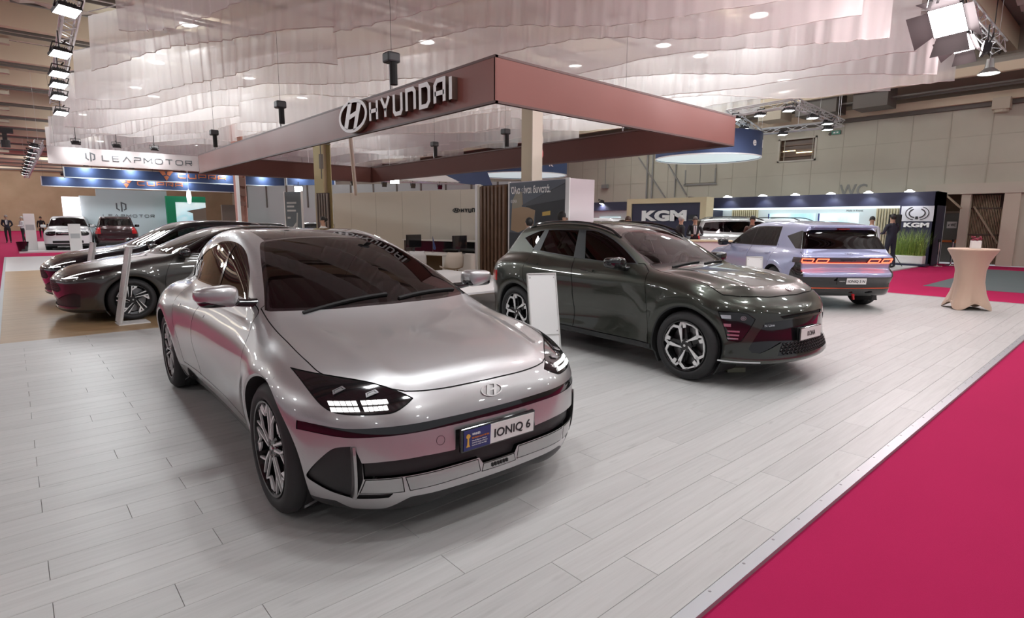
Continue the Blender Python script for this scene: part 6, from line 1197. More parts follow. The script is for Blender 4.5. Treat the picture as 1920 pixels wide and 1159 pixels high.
for y0, y1 in ((7.2, 8.5), (1.2, 2.3)):
    n = 13 if y1-y0 > 1.2 else 11
    for k in range(n): y = y0+(y1-y0)*k/n; kp('slat', (1.18, y, 0), (1.3, y+.055, 2.14), M_TIMBER)
SCm = NT('screen_sky'); tc = SCm.n('TexCoord'); nz = SCm.n('TexNoise', {0: tc.outputs['Object'], 'Scale': 1.1, 'Detail': 5.0, 'Distortion': .6}); c = SCm.ramp(nz.outputs[0], [(.3, (.35, .58, .66)), (.5, (.62, .82, .86)), (.7, (.85, .95, .95))]); SCm.l(c, SCm.b.inputs['Base Color']); SCm.l(c, SCm.b.inputs['Emission Color']); SCm.b.inputs['Emission Strength'].default_value = .55
for y0, y1 in ((2.9, 4.5), (4.62, 6.7)): s_ = kp('wall_screen', (1.24, y0, .9), (1.3, y1, 1.95), SCm.m); kp('screen_edge', (1.235, y1-.06, .9), (1.25, y1, 1.95), pm('edge_indigo', (.05, .05, .22), .4), s_)
text_mesh('Made in Korea', .07, frame(Vector((1.29, 3.4, 2.03)), (0, -1, 0), (0, 0, 1)), M_INK, kg, width=.62)
for k, y in enumerate((.8, 2.15, 3.5, 4.9, 6.3, 7.95)):
    b = MB(); b.bar((25.1, 5.45+y, 2.76), (25.5, 5.45+y, 2.72), .03); b.lathe([(.06, .07), (.10, .03), (.17, .0), (.15, -.01), (.001, -.01)], 14, Matrix.Translation((25.05, 5.45+y, 2.70))); o = b.make('fascia_lamp', pm('fascia_glow', (1, 1, 1), .4, emit=(.92, .96, 1), es=7)); tag(o, '%s small round lamp from the right on the dark-blue stand fascia' % ORD[k], 'lamp', 'lamps on the dark-blue fascia')
    l = bpy.data.lights.new('lamp_light', 'SPOT'); l.energy = 28; l.spot_size = radians(110); l.spot_blend = .6; l.color = (.85, .92, 1); l.shadow_soft_size = .08; lo = bpy.data.objects.new('lamp_light', l); COL.objects.link(lo); lo.location = (25.05, 5.45+y, 2.66); lo.rotation_euler = (0, radians(-25), 0)
po_ = empty('name_portal', (22.0, 12.67, 0), 0, 'timber-framed dark portal with large white raised letters', 'portal')
for nm, a, c, mt in (('portal_frame', (0, 0, 0), (.6, .28, 2.60), M_TIMBER), ('portal_frame', (0, 3.85, 0), (.6, 4.1, 2.60), M_TIMBER), ('portal_frame', (0, .28, 2.38), (.6, 3.85, 2.60), M_TIMBER), ('portal_panel', (.08, .28, 0), (.5, 3.85, 2.38), M_NAVY)): b = MB(); b.bb(a, c); b.make(nm, mt, po_)
text_mesh('KGM', .44, frame(Vector((.06, 3.26, 1.62)), (0, -1, 0), (0, 0, 1)), M_PLATEWHITE, po_, 'raised_letters', width=2.32, d=.06, bold=.032)
b = MB(); b.bb((.04, .45, 1.62), (.08, .85, 1.86)); b.make('small_screen', M_GLOSSBLACK, po_)
sw = empty('side_wall', (22.2, 16.9, 0), 0, 'white and navy wall of the dark-blue stand left of the portal', 'wall')
for nm, a, c, mt in (('fascia', (0, 0, 2.1), (.4, 3.2, 2.5), M_NAVY), ('back_panel', (.3, 0, 0), (.36, 3.2, 2.1), M_STANDWHITE), ('wall_screen', (.26, .6, 1.2), (.3, 1.9, 1.8), SCm.m)): b = MB(); b.bb(a, c); b.make(nm, mt, sw)
o = flood((22.12, 18.4, 2.42), (21.6, 18.4, 0), 'small lamp on the navy fascia left of the portal', size=(.2, .2), power=15, group=None)
# hanging dark-blue drums
def drum(x, y, z0, z1, r, label, txt):
    e = empty('drum_sign', (x, y, z0), 0, label, 'sign'); b = MB(); b.lathe([(r, 0), (r, z1-z0)], 56, cap=False); b.make('drum_side', M_NAVYB, e, smooth=True); b = MB(); b.lathe([(.001, .05), (r-.01, .05), (r-.01, .06), (.001, .06)], 56); b.make('drum_base', pm('drum_glow', (.75, .85, .85), .5, emit=(.75, .92, .95), es=.55), e)
    b = MB(); b.lathe([(r-.02, -.01), (r+.012, -.01), (r+.012, .03), (r-.02, .03)], 56, close=True); b.make('drum_rim', M_WHITE, e)
    for ch, a in txt:
        n = Vector((cos(radians(a)), sin(radians(a)), 0)); F = frame(n*(r+.01)+Vector((0, 0, (z1-z0)*.38)), Vector((-n.y, n.x, 0)), (0, 0, 1)); text_mesh(ch, .30, F, M_PLATEWHITE, e, d=.02, bold=.01)
    for a in (0, 120, 240): b = MB(); b.tube([(r*.8*cos(radians(a)), r*.8*sin(radians(a)), z1-z0), (r*.8*cos(radians(a)), r*.8*sin(radians(a)), 8.45-z0)], .006, 5); b.make('wire', M_DARKSTEEL, e)
drum(21.3, 12.35, 4.05, 4.95, 2.02, 'dark-blue round drum sign with a lit white underside, right of the banner ring', (('e', 262), ('l', 288))); drum(21.2, 23.3, 4.0, 4.85, 2.45, 'dark-blue round drum sign partly behind the steel column', (('K', 262),))
# planter of grass, speaker, barrier posts
pl = empty('grass_planter', (24.75, 5.98, .02), 0, 'white trough of tall green grass before the logo pillar', 'planter'); b = MB(); b.bb((-.22, -.48, .06), (.22, .48, .36)); b.make('trough', M_WHITE, pl, bevel=.02); b = MB(); b.bb((-.28, -.6, 0), (.28, .6, .06)); b.make('plinth', M_NAVY, pl); V = []; F = []; rg = random.Random(9)
for k in range(620):
    x, y = rg.uniform(-.2, .2), rg.uniform(-.46, .46); a = rg.uniform(0, 6.28); l = rg.uniform(.45, 1.08); bend = rg.uniform(.08, .50); w_ = .006; bx, by = cos(a), sin(a); b0 = len(V)
    for t_ in (0, .5, 1): q = bend*t_*t_; V += [(x+bx*q-by*w_*(1-t_*.85), y+by*q+bx*w_*(1-t_*.85), .34+l*t_*(1-.15*t_*bend)), (x+bx*q+by*w_*(1-t_*.85), y+by*q-bx*w_*(1-t_*.85), .34+l*t_*(1-.15*t_*bend))]
    F += [(b0, b0+1, b0+3, b0+2), (b0+2, b0+3, b0+5, b0+4)]
gr = NT('grass_green'); oi = gr.n('TexCoord'); n = gr.n('TexNoise', {0: oi.outputs['Object'], 'Scale': 9.0}); gr.l(gr.ramp(n.outputs[0], [(.3, (.14, .25, .03)), (.7, (.36, .46, .10))]), gr.b.inputs['Base Color']); tag(MB().add(V, F).make('grass', gr.m, pl), kind='stuff')
sp = empty('loudspeaker', (23.55, 6.2, 0), radians(190), 'black loudspeaker on a pole stand behind the man in navy', 'speaker'); b = MB(); b.prism([(-.18, -.2), (.18, -.2), (.22, .16), (-.22, .16)], 1.28, 1.85); b.make('speaker_box', M_MATBLACK, sp, bevel=.02); b = MB(); b.tube([(0, 0, 0), (0, 0, 1.3)], .018, 8); b.make('pole', M_PLASTIC, sp)
for a in (0, 120, 240): b = MB(); b.tube([(0, 0, .55), (.38*cos(radians(a)), .38*sin(radians(a)), .01)], .012, 6); b.make('leg', M_PLASTIC, sp)
for x, y, lb in ((25.6, 5.28, 'first steel barrier post beside the dark-blue pillar'), (26.5, 5.05, 'second steel barrier post, nearer the grey door')):
    e = empty('barrier_post', (x, y, -.02), 0, lb, 'post'); b = MB(); b.lathe([(.001, 0), (.17, 0), (.16, .02), (.03, .035), (.025, .05)], 18); b.make('base', M_CHROME, e); b = MB(); b.tube([(0, 0, .04), (0, 0, .95)], .026, 10); b.make('post_tube', M_CHROME, e); b = MB(); b.bb((-.04, -.04, .88), (.04, .04, .99)); b.make('belt_head', M_GLOSSBLACK, e, bevel=.01)
# left stands: white banner, navy banners, white wall, green frame
lb = empty('hanging_banner', (1.6, 34.0, 4.08), 0, 'long white hanging banner with thin grey lettering and three bright lamps', 'banner'); b = MB(); b.bb((0, 0, 0), (6.9, .08, .78)); b.make('banner_panel', pm('banner_pale', (.50, .46, .46), .5), lb); b = MB(); [b.tube([(q, .04, .78), (q, .04, 4.37)], .006, 4) for q in (.3, 3.4, 6.6)]; b.make('wire', M_DARKSTEEL, lb)
M_THIN = pm('thin_grey', (.10, .11, .12), .4)
def leaplogo(M, k, mt, par): b = MB(); stroke(b, [(.0, .95), (.0, .30), (.28, .08)], .15, 0, .02, M @ Matrix.Scale(k, 4)); stroke(b, [(.50, -.08), (.50, 1.0), (.92, .82), (.92, .25), (.70, .12)], .15, 0, .02, M @ Matrix.Scale(k, 4)); b.make('bracket_logo', mt, par)
Fl = frame(Vector((1.42, -.004, .22)), (1, 0, 0), (0, 0, 1)); leaplogo(Fl, .36, M_THIN, lb); letters('LEaPMOTOR', .27, .035, .115, .02, Fl @ Matrix.Translation((.62, .03, 0)), M_THIN, lb, sx=1.45)
for i, x in enumerate((2.65, 4.2, 5.75)): flood((x, 33.45, 4.98), (x, 34.2, 3.9), '%s bright lamp from the left over the white hanging banner' % ORD[i], top=8.45, size=(.34, .2), power=14, group='lamps over the white hanging banner')
def navybanner(x0, y, z0, x1, z1, label, xl, k, lamps):
    e = empty('hanging_banner', (x0, y, z0), 0, label, 'banner'); b = MB(); b.bb((0, 0, 0), (x1-x0, .08, z1-z0)); b.make('banner_panel', M_NAVYB, e); b = MB(); [b.tube([(q, .04, z1-z0), (q, .04, 8.45-z0)], .008, 4) for q in (.1, x1-x0-.1)]; b.make('wire', M_DARKSTEEL, e); b = MB(); b.bb((-.05, -.02, -.06), (x1-x0+.05, .1, 0)); b.bb((-.06, -.02, -.06), (0, .1, z1-z0)); b.bb((x1-x0, -.02, -.06), (x1-x0+.06, .1, z1-z0)); b.make('banner_edge', M_STANDWHITE, e)
    M = frame(Vector((xl-x0, -.004, (z1-z0)*.28)), (1, 0, 0), (0, 0, 1)); cu = pm('copper_letter', (.52, .17, .08), .4, .3); b = MB(); s = k*1.45
    for pts in ([(-.55, .62), (-.12, .62), (-.02, .34), (-.25, .22)], [(.55, .62), (.12, .62), (.02, .34), (.25, .22)], [(-.20, .14), (0, .26), (.20, .14), (0, -.20)]): b.prism([(p[0]*s, p[1]*s) for p in pts], 0, .02, M)
    b.make('triangle_logo', cu, e); letters('CupVa'.replace('a', '')[:0]+'CuprV', k*.62, k*.13, k*.20, .02, M @ Matrix.Translation((k*1.25, k*.10, 0)), cu, e, sx=1.75)
    for x in lamps: flood((x, y-.45, z1+.12), (x, y+.05, z0+.2), '%s cold-white lamp from the left over the %s navy banner' % (ORD[lamps.index(x)], ['front', 'rear', 'short'][[45.0, 58.0, 40.0].index(y)]), top=8.45, size=(.26, .16), power=22, col=(.8, .9, 1), group='lamps over the navy banners')
navybanner(2.85, 45.0, 4.14, 16.2, 4.74, 'navy hanging banner with copper lettering, in front of a second one', 8.3, .55, (3.9, 6.3, 9.2, 12, 14.6)); navybanner(2.2, 58.0, 4.15, 16.8, 4.85, 'navy hanging banner with copper lettering, behind the first', 7.7, .62, (3.5, 5.4, 7.4, 9.6, 12.2)); navybanner(14.6, 40.0, 3.95, 18.0, 4.62, 'short plain navy hanging banner right of the rose column', 40.0, .01, (15.5, 17.2))
o = truss((1.35, 33.6, 4.9), (1.35, 60.0, 4.9), label='aluminium truss with a row of lamps left of the white banner')
for k in range(9): flood((1.15, 33.7+k*2.7, 4.72-.02*(k % 2)), (.2, 34.5+k*2.7, 0), '%s lamp in the row at the left end of the white banner' % ORD[k], size=(.34, .24), power=18, group='lamps left of the white banner', top=4.85)
b = MB(); b.bb((-.12, 33.2, 5.2), (.5, 33.5, 5.4)); b.bb((.12, 33.25, 4.8), (.28, 33.45, 5.25)); b.lathe([(.16, 0), (.16, .3)], 12, Matrix.Translation((.2, 33.35, 4.6))); tag(b.make('moving_head_lamp', M_HOUSING), 'black moving-head lamp hanging above the white banner corner', 'lamp')
lw_ = empty('logo_wall', (3.5, 46.0, .05), 0, 'white stand wall with a dark bracket logo, behind the parked cars', 'wall'); b = MB(); b.bb((0, 0, 0), (4.9, .3, 3.0)); b.bb((.9, -.02, 3.0), (4.9, .3, 3.45)); b.make('wall_panel', pm('leap_white', (.62, .70, .72), .5), lw_); b = MB(); b.bb((-.9, -.3, 0), (0, .1, 2.9)); b.make('light_column', pm('column_glow', (1, .95, .97), .5, emit=(1, .9, .95), es=1.6), lw_)
Fw = frame(Vector((1.95, -.005, 2.05)), (1, 0, 0), (0, 0, 1)); leaplogo(Fw, .55, M_THIN, lw_); letters('LEaPMOTOR', .20, .03, .085, .02, Fw @ Matrix.Translation((-.80, -.42, 0)), M_THIN, lw_, sx=1.5)
gf = empty('green_frame', (8.15, 45.0, .05), 0, 'green portal frame with a pale screen beside the white logo wall', 'frame')
for nm, a, c, mt in (('green_panel', (0, 0, 0), (.55, .3, 3.1), pm('frame_green', (.0, .26, .11), .5)), ('green_panel', (.55, 0, 2.7), (2.45, .3, 3.1), MATS['frame_green'] if 'frame_green' in MATS else None), ('screen', (.55, .1, .4), (2.45, .2, 2.7), SCm.m)): b = MB(); b.bb(a, c); b.make(nm, mt, gf)
b = MB(); b.prism([(1.2, 2.1), (2.45, 2.35), (2.45, 1.0), (1.6, 1.0), (1.6, 1.95)], .09, .10, Matrix(((1, 0, 0, 0), (0, 0, -1, .19), (0, 1, 0, 0), (0, 0, 0, 1)))); b.make('screen_picture', pm('picture_brown', (.22, .16, .12), .5), gf)
for (x, y, z0, w_, h_, col, lb_) in ((15.5, 60, 0, 7.0, 3.0, (.24, .23, .18), 'grey-green stand wall far behind the rose column'), (22, 56, 0, 8.0, 3.2, (.42, .44, .38), 'pale green stand wall far behind the parked cars'), (14.0, 40.5, .0, 3.2, 1.7, (.34, .24, .12), 'timber-brown low stand wall behind the rose column'), (17.6, 40.5, 0, 2.0, 2.4, (.50, .50, .44), 'pale stand cabinet beside the purple screen')):
    b = MB(); b.bb((x, y, z0), (x+w_, y+.3, z0+h_)); tag(b.make('stand_wall', pm('far_%d' % int(x*10), col, .7)), lb_, 'wall')
ps = empty('purple_screen', (19.9, 40.0, 1.4), 0, 'dark screen with a glowing blue shield emblem', 'screen'); b = MB(); b.bb((.2, .02, -1.42), (.3, .08, 0)); b.bb((1.7, .02, -1.42), (1.8, .08, 0)); b.make('leg', M_DARKSTEEL, ps); b = MB(); b.bb((0, 0, 0), (2.0, .1, 1.05)); b.make('panel', pm('screen_purple', (.03, .02, .07), .3, emit=(.10, .04, .25), es=.35), ps); b = MB(); b.prism([(1.35, .3), (1.5, .15), (1.65, .3), (1.62, .75), (1.5, .85), (1.38, .75)], 0, .02, Matrix(((1, 0, 0, 0), (0, 0, -1, -.005), (0, 1, 0, 0), (0, 0, 0, 1)))); b.make('shield', pm('shield_blue', (.1, .4, .9), .3, emit=(.15, .5, 1), es=2), ps)
hs = empty('hanging_sign', (14.35, 45.8, 3.0), 0, 'white hanging panel with a black round face emblem', 'sign'); b = MB(); b.bb((0, 0, 0), (.55, .1, .95)); b.make('panel', M_PLATEWHITE, hs); b = MB(); [b.tube([(q, .05, .95), (q, .05, 5.45)], .008, 4) for q in (.1, .45)]; b.make('wire', M_DARKSTEEL, hs); b = MB(); Mh = Matrix(((1, 0, 0, .27), (0, 0, -1, -.005), (0, 1, 0, .48), (0, 0, 0, 1))); b.ring(ell(.17, .28, 20), ell(.10, .19, 20), 0, .02, Mh); b.prism([(-.17, .1), (.17, .1), (.10, -.02), (-.10, -.02)], 0, .03, Mh); b.make('emblem', M_INK, hs)
b = MB(); b.lathe([(.001, 0), (.12, .1), (.16, .5), (.12, .9), (.001, 1.0)], 12, Matrix.Translation((9.4, 44.2, 2.6))); b.tube([(9.4, 44.2, 3.55), (9.4, 44.2, 8.45)], .008, 4); tag(b.make('lit_oval', pm('oval_glow', (.9, .9, .9), .4, emit=(.9, .95, 1), es=1.2)), 'small lit white oval sign right of the green frame', 'sign')
for i, (p, s, lb_) in enumerate((((11.9, 31.0, 3.20), 1.0, 'strong work lamp with starry glare left of the olive column'), ((13.2, 23.0, 3.35), 1.0, 'strong work lamp with glare above the cream wall'))): flood(p, (p[0]*.35, p[1]*.35, 1.5), lb_, size=(.42, .32), power=60, group=None, name='work_lamp', mat=pm('work_led', (1, 1, 1), .3, emit=(.93, 1, .97), es=22))
truss((9.6, 24.6, 3.45), (17.8, 24.0, 3.55), .25, 'lighting truss with small black lamps above the cream wall')
for k in range(5): flood((10.4+k*1.5, 24.5-k*.1, 3.22), (9+k*1.5, 20, 2.0), '%s small black lamp from the left on the truss above the cream wall' % ORD[k], top=3.4, size=(.22, .22), power=0, mat=M_GLOSSBLACK, group='black lamps above the cream wall')
for k in range(3): b = MB(); b.bb((11.0+k*2.1, 24.42-k*.15, 3.56), (11.8+k*2.1, 24.5-k*.15, 3.66)); tag(b.make('blue_tube', pm('tube_blue', (.1, .2, 1), .4, emit=(.1, .2, 1), es=3)), '%s short blue lit tube from the left above the cream wall' % ORD[k], 'lamp', 'blue tubes above the cream wall')
wp = empty('wedge_panel', (16.0, 22.8, 3.4), radians(-15), 'white and navy wedge panel hung under the far side of the banner ring', 'panel'); b = MB(); b.prism([(-3.5, .1), (-.6, .45), (.6, 0), (-3.5, 0)], 0, .1, Matrix(((1, 0, 0, 0), (0, 0, -1, 0), (0, 1, 0, 0), (0, 0, 0, 1)))); b.make('white_wedge', M_STANDWHITE, wp); b = MB(); b.prism([(-.6, .55), (1.9, .75), (2.3, -.15), (.6, -.05)], .0, .1, Matrix(((1, 0, 0, 0), (0, 0, -1, 0), (0, 1, 0, 0), (0, 0, 0, 1)))); b.make('navy_wedge', M_NAVYB, wp)
rw_ = empty('railed_wall', (15.5, 30.0, 0), radians(-60), 'pale grey stand wall with upright joints above the cream wall', 'wall'); b = MB(); b.bb((-9, 0, 0), (9, .2, 3.6)); b.make('wall_panel', pm('pale_grey_stand', (.42, .45, .45), .6), rw_)
for k in range(12): b = MB(); b.bb((-8.7+k*1.5, -.03, 2.3), (-8.6+k*1.5, 0, 3.6)); b.make('joint', M_DARKSTEEL, rw_)
# white floor totems, bin and plant on the left stand
def totem(x, y, h, w_, label): e = empty('totem', (x, y, .05 if y > 34 else -.002), 0, label, 'sign'); b = MB(); b.bb((-w_/2, -.05, 0), (w_/2, .05, h)); b.make('totem_body', M_WHITE, e, bevel=.01); b = MB(); b.bb((-w_/2+.05, -.055, h*.55), (w_/2-.05, -.05, h*.7)); b.make('print_panel', pm('print_grey', (.45, .46, .47), .5), e)
totem(.72, 36.3, 1.75, .42, 'white totem with a small grey print on the left stand'); totem(2.05, 30.6, 1.35, .42, 'pale totem before the white car at the left stand')
b = MB(); b.lathe([(.001, .0), (.17, .0), (.23, .45), (.21, .45), (.16, .03), (.001, .03)], 16, Matrix.Translation((.35, 34.9, .05))); tag(b.make('waste_bin', M_GLOSSBLACK), 'small black waste bin on the corner of the left white stand', 'bin')
pt = empty('potted_plant', (11.2, 29.6, 0), 0, 'green leafy plant behind the roof of the silver saloon', 'plant'); b = MB(); b.lathe([(.001, 0), (.18, 0), (.24, .5), (.001, .5)], 14); b.make('pot', M_WHITE, pt); V = []; F = []; rg = random.Random(3)
for k in range(60):
    a = rg.uniform(0, 6.28); el = rg.uniform(.2, 1.2); l = rg.uniform(.5, .85); b0 = len(V)
    for t_, w_ in ((0, .02), (.5, .07), (1, .004)): x = l*t_*cos(el); z = .9+l*t_*sin(el)-.25*t_*t_; V += [(x*cos(a)-w_*sin(a), x*sin(a)+w_*cos(a), z), (x*cos(a)+w_*sin(a), x*sin(a)-w_*cos(a), z)]
    F += [(b0, b0+1, b0+3, b0+2), (b0+2, b0+3, b0+5, b0+4)]
tag(MB().add(V, F).make('leaves', pm('leaf_green', (.02, .10, .035), .5), pt), kind='stuff'); b = MB(); b.tube([(0, 0, .45), (0, 0, .95)], .03, 6); b.make('stem', MATS['slat_timber'], pt)
kc = empty('counter', (16.2, 9.25, 0), radians(30), 'small white counter before the dark-blue stand', 'counter'); b = MB(); b.bb((-.35, -.7, 0), (.35, .7, .95)); b.make('counter_body', M_WHITE, kc); b = MB(); b.bb((-.4, -.75, .95), (.4, .75, 1.0)); b.make('counter_top', M_TIMBER, kc)
# ---------------------------------------------------------------- visitors and staff
def person(loc, rz, h, label, top, legs, hair, skin=(.42, .25, .17), jacket=False, arms='down', hairlong=False, seated=False, stride=.10):
    """one skinned body (head, neck, trunk, arms with five-fingered hands, legs); clothes by region, hair and face as children"""
    root = empty('person', (*loc, 0), rz, label, 'person'); k = h/1.75
    P = {'pel': (0, 0, .95), 'wai': (0, 0, 1.08), 'che': (.01, 0, 1.28), 'nek': (0, 0, 1.47), 'hb': (.015, 0, 1.56), 'ht': (.02, 0, 1.665)}; Rr = {'pel': (.155, .115), 'wai': (.145, .105), 'che': (.165, .115), 'nek': (.055, .055), 'hb': (.072, .082), 'ht': (.072, .085)}; E_ = [('pel', 'wai'), ('wai', 'che'), ('che', 'nek'), ('nek', 'hb'), ('hb', 'ht')]
    for s, n in ((1, 'L'), (-1, 'R')):
        fx = stride*s; P['hip'+n] = (0, .095*s, .88); P['kne'+n] = (.02+fx*.4, .10*s, .49); P['ank'+n] = (-.02+fx, .10*s, .085); P['toe'+n] = (.15+fx, .115*s, .035)
        if seated: P['kne'+n] = (.42, .10*s, .92); P['ank'+n] = (.42, .10*s, .50); P['toe'+n] = (.58, .11*s, .46)
        P['sho'+n] = (0, .185*s, 1.40)
        if arms == 'front': P['elb'+n] = (.06, .25*s, 1.13); P['wri'+n] = (.27, .12*s, 1.12); dr_ = (.9, -.4*s, 0)
        elif arms == 'back': P['elb'+n] = (-.12, .26*s, 1.14); P['wri'+n] = (-.13, .09*s, .98); dr_ = (0, -.7*s, -.6)
        else: P['elb'+n] = (-.03, .235*s, 1.12); P['wri'+n] = (.04, .25*s, .87); dr_ = (.15, -.05*s, -1)
        w_ = Vector(P['wri'+n]); d = Vector(dr_).normalized(); P['pal'+n] = tuple(w_+d*.075)
        for nm, r in (('hip', .095), ('kne', .062), ('ank', .042), ('toe', .038), ('sho', .068), ('elb', .047), ('wri', .030), ('pal', .032)): Rr[nm+n] = (r, r)
        E_ += [('pel', 'hip'+n), ('hip'+n, 'kne'+n), ('kne'+n, 'ank'+n), ('ank'+n, 'toe'+n), ('che', 'sho'+n), ('sho'+n, 'elb'+n), ('elb'+n, 'wri'+n), ('wri'+n, 'pal'+n)]
        side_ = d.cross(Vector((0, s, 0)));  side_ = side_.normalized() if side_.length > .1 else Vector((1, 0, 0))
        for f in range(5):
            if f == 4: b_ = w_+d*.03+side_*.030; t_ = b_+d*.035+side_*.025
            else: b_ = Vector(P['pal'+n])+side_*(.024-.016*f); t_ = b_+d*(.055, .062, .058, .045)[f]
            P['f%d%s' % (f, n)] = tuple(t_); Rr['f%d%s' % (f, n)] = (.0085, .0085); E_.append((('pal' if f < 4 else 'wri')+n, 'f%d%s' % (f, n)))
    ks = list(P); me = bpy.data.meshes.new('body'); me.from_pydata([tuple(c*k for c in P[q]) for q in ks], [(ks.index(a), ks.index(b)) for a, b in E_], []); o = bpy.data.objects.new('body', me); COL.objects.link(o)
    md = o.modifiers.new('skin', 'SKIN'); md.use_smooth_shade = True
    for i, q in enumerate(ks): sv = me.skin_vertices[0].data[i]; sv.radius = (Rr[q][0]*k, Rr[q][1]*k); sv.use_root = q == 'pel'
    o.modifiers.new('sub', 'SUBSURF').levels = 1; o.modifiers['sub'].render_levels = 1; bpy.context.view_layer.update(); m2 = bpy.data.meshes.new_from_object(o.evaluated_get(bpy.context.evaluated_depsgraph_get())); bpy.data.objects.remove(o); bpy.data.meshes.remove(me)
    sk = pm('skin_%d' % int(skin[0]*100), skin, .55); tp = pm('top_%s' % '_'.join('%d' % int(c*100) for c in top), top, .8); lg = pm('legs_%s' % '_'.join('%d' % int(c*100) for c in legs), legs, .85); shoe = pm('shoe_black', (.012, .011, .011), .4)
    for m in (sk, tp, lg, shoe): m2.materials.append(m)
    wr = [Vector(P['wriL'])*k, Vector(P['wriR'])*k]; kn = .62*k if seated else .11*k
    for p in m2.polygons:
        c = p.center; z = c.z/k
        if z > 1.475 or any((c-w_).length < .02+.13*k and (c-Vector(P['elb'+n])*k).length > (w_-Vector(P['elb'+n])*k).length for w_, n in zip(wr, 'LR')): p.material_index = 0
        elif z < (.56 if seated else .12): p.material_index = 3
        elif z < .98 and abs(c.y)/k < .20 or z < .80: p.material_index = 2
        else: p.material_index = 1
    m2.name = 'body'; bo = link('body', m2, None, root, True)
    hm = pm('hair_%d' % int(hair[0]*1000), hair, .6); hc = (.0, 0, 1.665*k)
    def hf(x, y, z): return (x if x < 0 else x*.80, y, z*(1 if z > 0 else (1.0 if x < .0 else .25)))
    blob('hair', (.003*k, 0, 1.655*k), (.100*k, .086*k, .105*k), hm, root, (1, 1), hf, n=18)
    if hairlong: blob('hair_bun', (-.10*k, 0, 1.66*k), (.05*k, .05*k, .055*k), hm, root, (1, 1), n=12)
    blob('nose', (.105*k, 0, 1.605*k), (.018*k, .014*k, .026*k), sk, root, (1, 1), n=10)
    for s in (-1, 1): blob('eye', (.090*k, .032*s*k, 1.628*k), (.010*k, .014*k, .008*k), pm('eye_dark', (.02, .015, .012), .3), root, (1, 1), n=8); blob('ear', (.01*k, .084*s*k, 1.61*k), (.02*k, .010*k, .03*k), sk, root, (1, 1), n=8)
    blob('mouth', (.094*k, 0, 1.563*k), (.008*k, .024*k, .006*k), pm('lip_rose', (.30, .12, .10), .5), root, (1, 1), n=8)
    if jacket:
        b = MB(); b.prism([(-.035*k, 1.15*k), (.035*k, 1.15*k), (.055*k, 1.44*k), (-.055*k, 1.44*k)], .118*k, .128*k, Matrix(((0, 0, 1, 0), (1, 0, 0, 0), (0, 1, 0, 0), (0, 0, 0, 1)))); b.make('shirt_front', M_PLATEWHITE, root)
        b = MB(); b.prism([(-.010*k, 1.16*k), (.010*k, 1.16*k), (.016*k, 1.42*k), (-.016*k, 1.42*k)], .128*k, .133*k, Matrix(((0, 0, 1, 0), (1, 0, 0, 0), (0, 1, 0, 0), (0, 0, 0, 1)))); b.make('tie', pm('tie_dark', (.03, .03, .06), .5), root)
    return root
W_ = (.60, .60, .62); NV = (.018, .020, .035); BK = (.014, .014, .016); GR = (.12, .12, .13); HD = (.012, .010, .009)
person((-.15, 49.5), radians(-95), 1.80, 'man in a dark suit standing on the pink aisle at the far left', NV, BK, (.30, .28, .26), jacket=True, arms='back')
person((.60, 49.0), radians(200), 1.72, 'man in a white shirt and dark trousers on the far pink aisle', W_, BK, (.45, .43, .40), arms='front'); person((-.78, 51.5), radians(-80), 1.75, 'person in a pale shirt cut by the left edge of the photo', (.55, .45, .40), BK, HD)
person((1.9, 60.0), radians(-90), 1.75, 'person in black beyond the far left stand', BK, BK, HD)
person((7.0, 16.45), radians(180), 1.66, 'woman in a white blouse with tied dark hair behind the silver saloon roof', (.66, .64, .60), BK, HD, (.48, .28, .19), hairlong=True)
person((8.05, 7.68), radians(-35), 1.74, 'man with dark hair and beard looking right, before the poster wall', (.05, .05, .06), BK, HD, (.40, .23, .15)); person((7.95, 8.50), radians(75), 1.62, 'person in a blue jacket turned away, before the poster wall', (.035, .06, .20), BK, HD)
person((12.6, 9.55), radians(200), 1.70, 'reddish-faced man with short brown hair behind the crossover roof', (.10, .10, .12), BK, (.06, .03, .02), (.55, .27, .18)); person((17.5, 10.45), radians(215), 1.74, 'man in a dark suit and white shirt talking at the portal', BK, BK, (.10, .09, .08), jacket=True, arms='front'); person((17.1, 10.75), radians(-30), 1.76, 'grey-haired man in black facing the suited man at the portal', BK, BK, (.35, .34, .33))
person((17.8, 8.6), radians(190), 1.76, 'man in a brown top behind the periwinkle hatchback roof', (.10, .055, .04), BK, HD, (.38, .20, .13)); person((22.5, 6.62), radians(190), 1.78, 'man in a white shirt and glasses before the timber slats', (.62, .66, .70), BK, HD, (.42, .25, .18)); person((22.7, 6.05), radians(60), 1.86, 'large man in a navy suit seen from behind beside the grass planter', NV, NV, HD, arms='front')
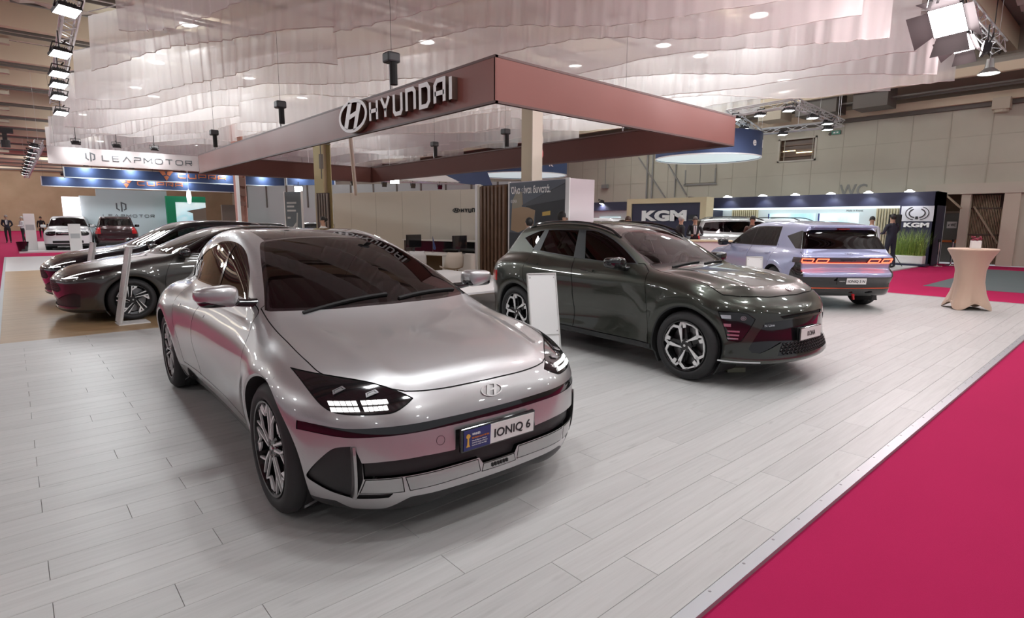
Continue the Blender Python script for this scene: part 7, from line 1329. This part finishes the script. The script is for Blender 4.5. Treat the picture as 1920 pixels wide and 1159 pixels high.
# ---------------------------------------------------------------- cars in place
build_saloon((1.828, 2.943), -1.5974)
build_crossover((5.740, 2.897), -1.6312)
base_car('periwinkle_hatchback_car', 'periwinkle-blue hatchback seen from behind with red pixel tail lamps', (13.5, 6.45), radians(49.4), SPEC['ev'], P_LILAC, h=.028, wheel_style='pinwheel', extra=ev_extra, glass=M_TINT)
base_car('grey_hatchback_car', 'dark grey hatchback facing left with slim lit headlamp, behind the silver saloon', (1.259, 11.164), radians(183.45), SPEC['hatch'], P_DARKGREY, h=.028, wheel_style='pinwheel', extra=hatch_extra, glass=M_TINT, phase=.5)
TALL = dict(SPEC['hatch']); TALL['zr'] = [(x, z+.085*(1 if x < -.9 else .5)) for x, z in SPEC['hatch']['zr']]; TALL['dlo'] = [(p[0], p[1]+.05)+tuple(p[2:]) for p in SPEC['hatch']['dlo']]; TALL['zc'] = [(x, z+.05) for x, z in SPEC['hatch']['zc']]; TALL['rg'] = [(z+.08, x) for z, x in SPEC['hatch']['rg']]
base_car('black_crossover_car', 'glossy black small crossover facing left beyond the grey hatchback', (1.22, 13.75), radians(183), TALL, P_BLACK, h=.034, wheel_style='star', extra=hatch_extra, glass=M_WINDOW)
base_car('white_suv_car', 'white sport utility car facing the aisle on the left white stand', (2.15, 36.0), radians(-96), SPEC['suv'], P_WHITE, h=.05, fine=1, extra=suv_extra, glass=M_WINDOW, cladding=M_PLASTIC, sides=(-1, 1))
base_car('wine_red_car', 'dark wine-red car seen from behind with a lit red tail lamp', (4.45, 38.9), radians(84), SPEC['suv'], P_WINE, h=.05, extra=suv_extra, glass=M_TINT)
base_car('black_van_car', 'black car behind the white sport utility car', (2.6, 43.0), radians(-100), SPEC['suv'], P_BLACK, h=.06, fine=0, extra=suv_extra, glass=M_TINT, seats=False)
base_car('pale_car', 'pale car with dark windows under the green frame', (8.2, 36.5), radians(170), SPEC['hatch'], P_STEEL, h=.06, fine=0, extra=hatch_extra, glass=M_TINT, seats=False)
base_car('black_hatchback_car', 'black car roof beyond the grey hatchback, left of the rose column', (5.75, 25.2), radians(178), SPEC['hatch'], P_BLACK, h=.055, fine=0, extra=hatch_extra, glass=M_TINT, seats=False)
base_car('black_coupe_car', 'black glossy car right of the green plant', (9.0, 27.2), radians(150), SPEC['hatch'], P_BLACK, h=.055, fine=0, extra=hatch_extra, glass=M_TINT, seats=False)
base_car('steel_suv_car', 'grey-green boxy sport utility car at the dark-blue stand', (21.7, 9.0), radians(-48), SPEC['suv'], P_STEEL, h=.045, extra=suv_extra, glass=M_TINT, rails=True, cladding=M_PLASTIC)
base_car('white_offroad_car', 'white boxy car behind the dark crossover bonnet at the portal', (19.3, 13.5), radians(-80), SPEC['suv'], P_WHITE, h=.05, extra=suv_extra, glass=M_TINT)
base_car('white_railed_car', 'pale car with roof rails before the lit wall screens', (24.2, 8.25), radians(-90), SPEC['suv'], P_WHITE, h=.05, extra=suv_extra, glass=M_TINT, rails=True)
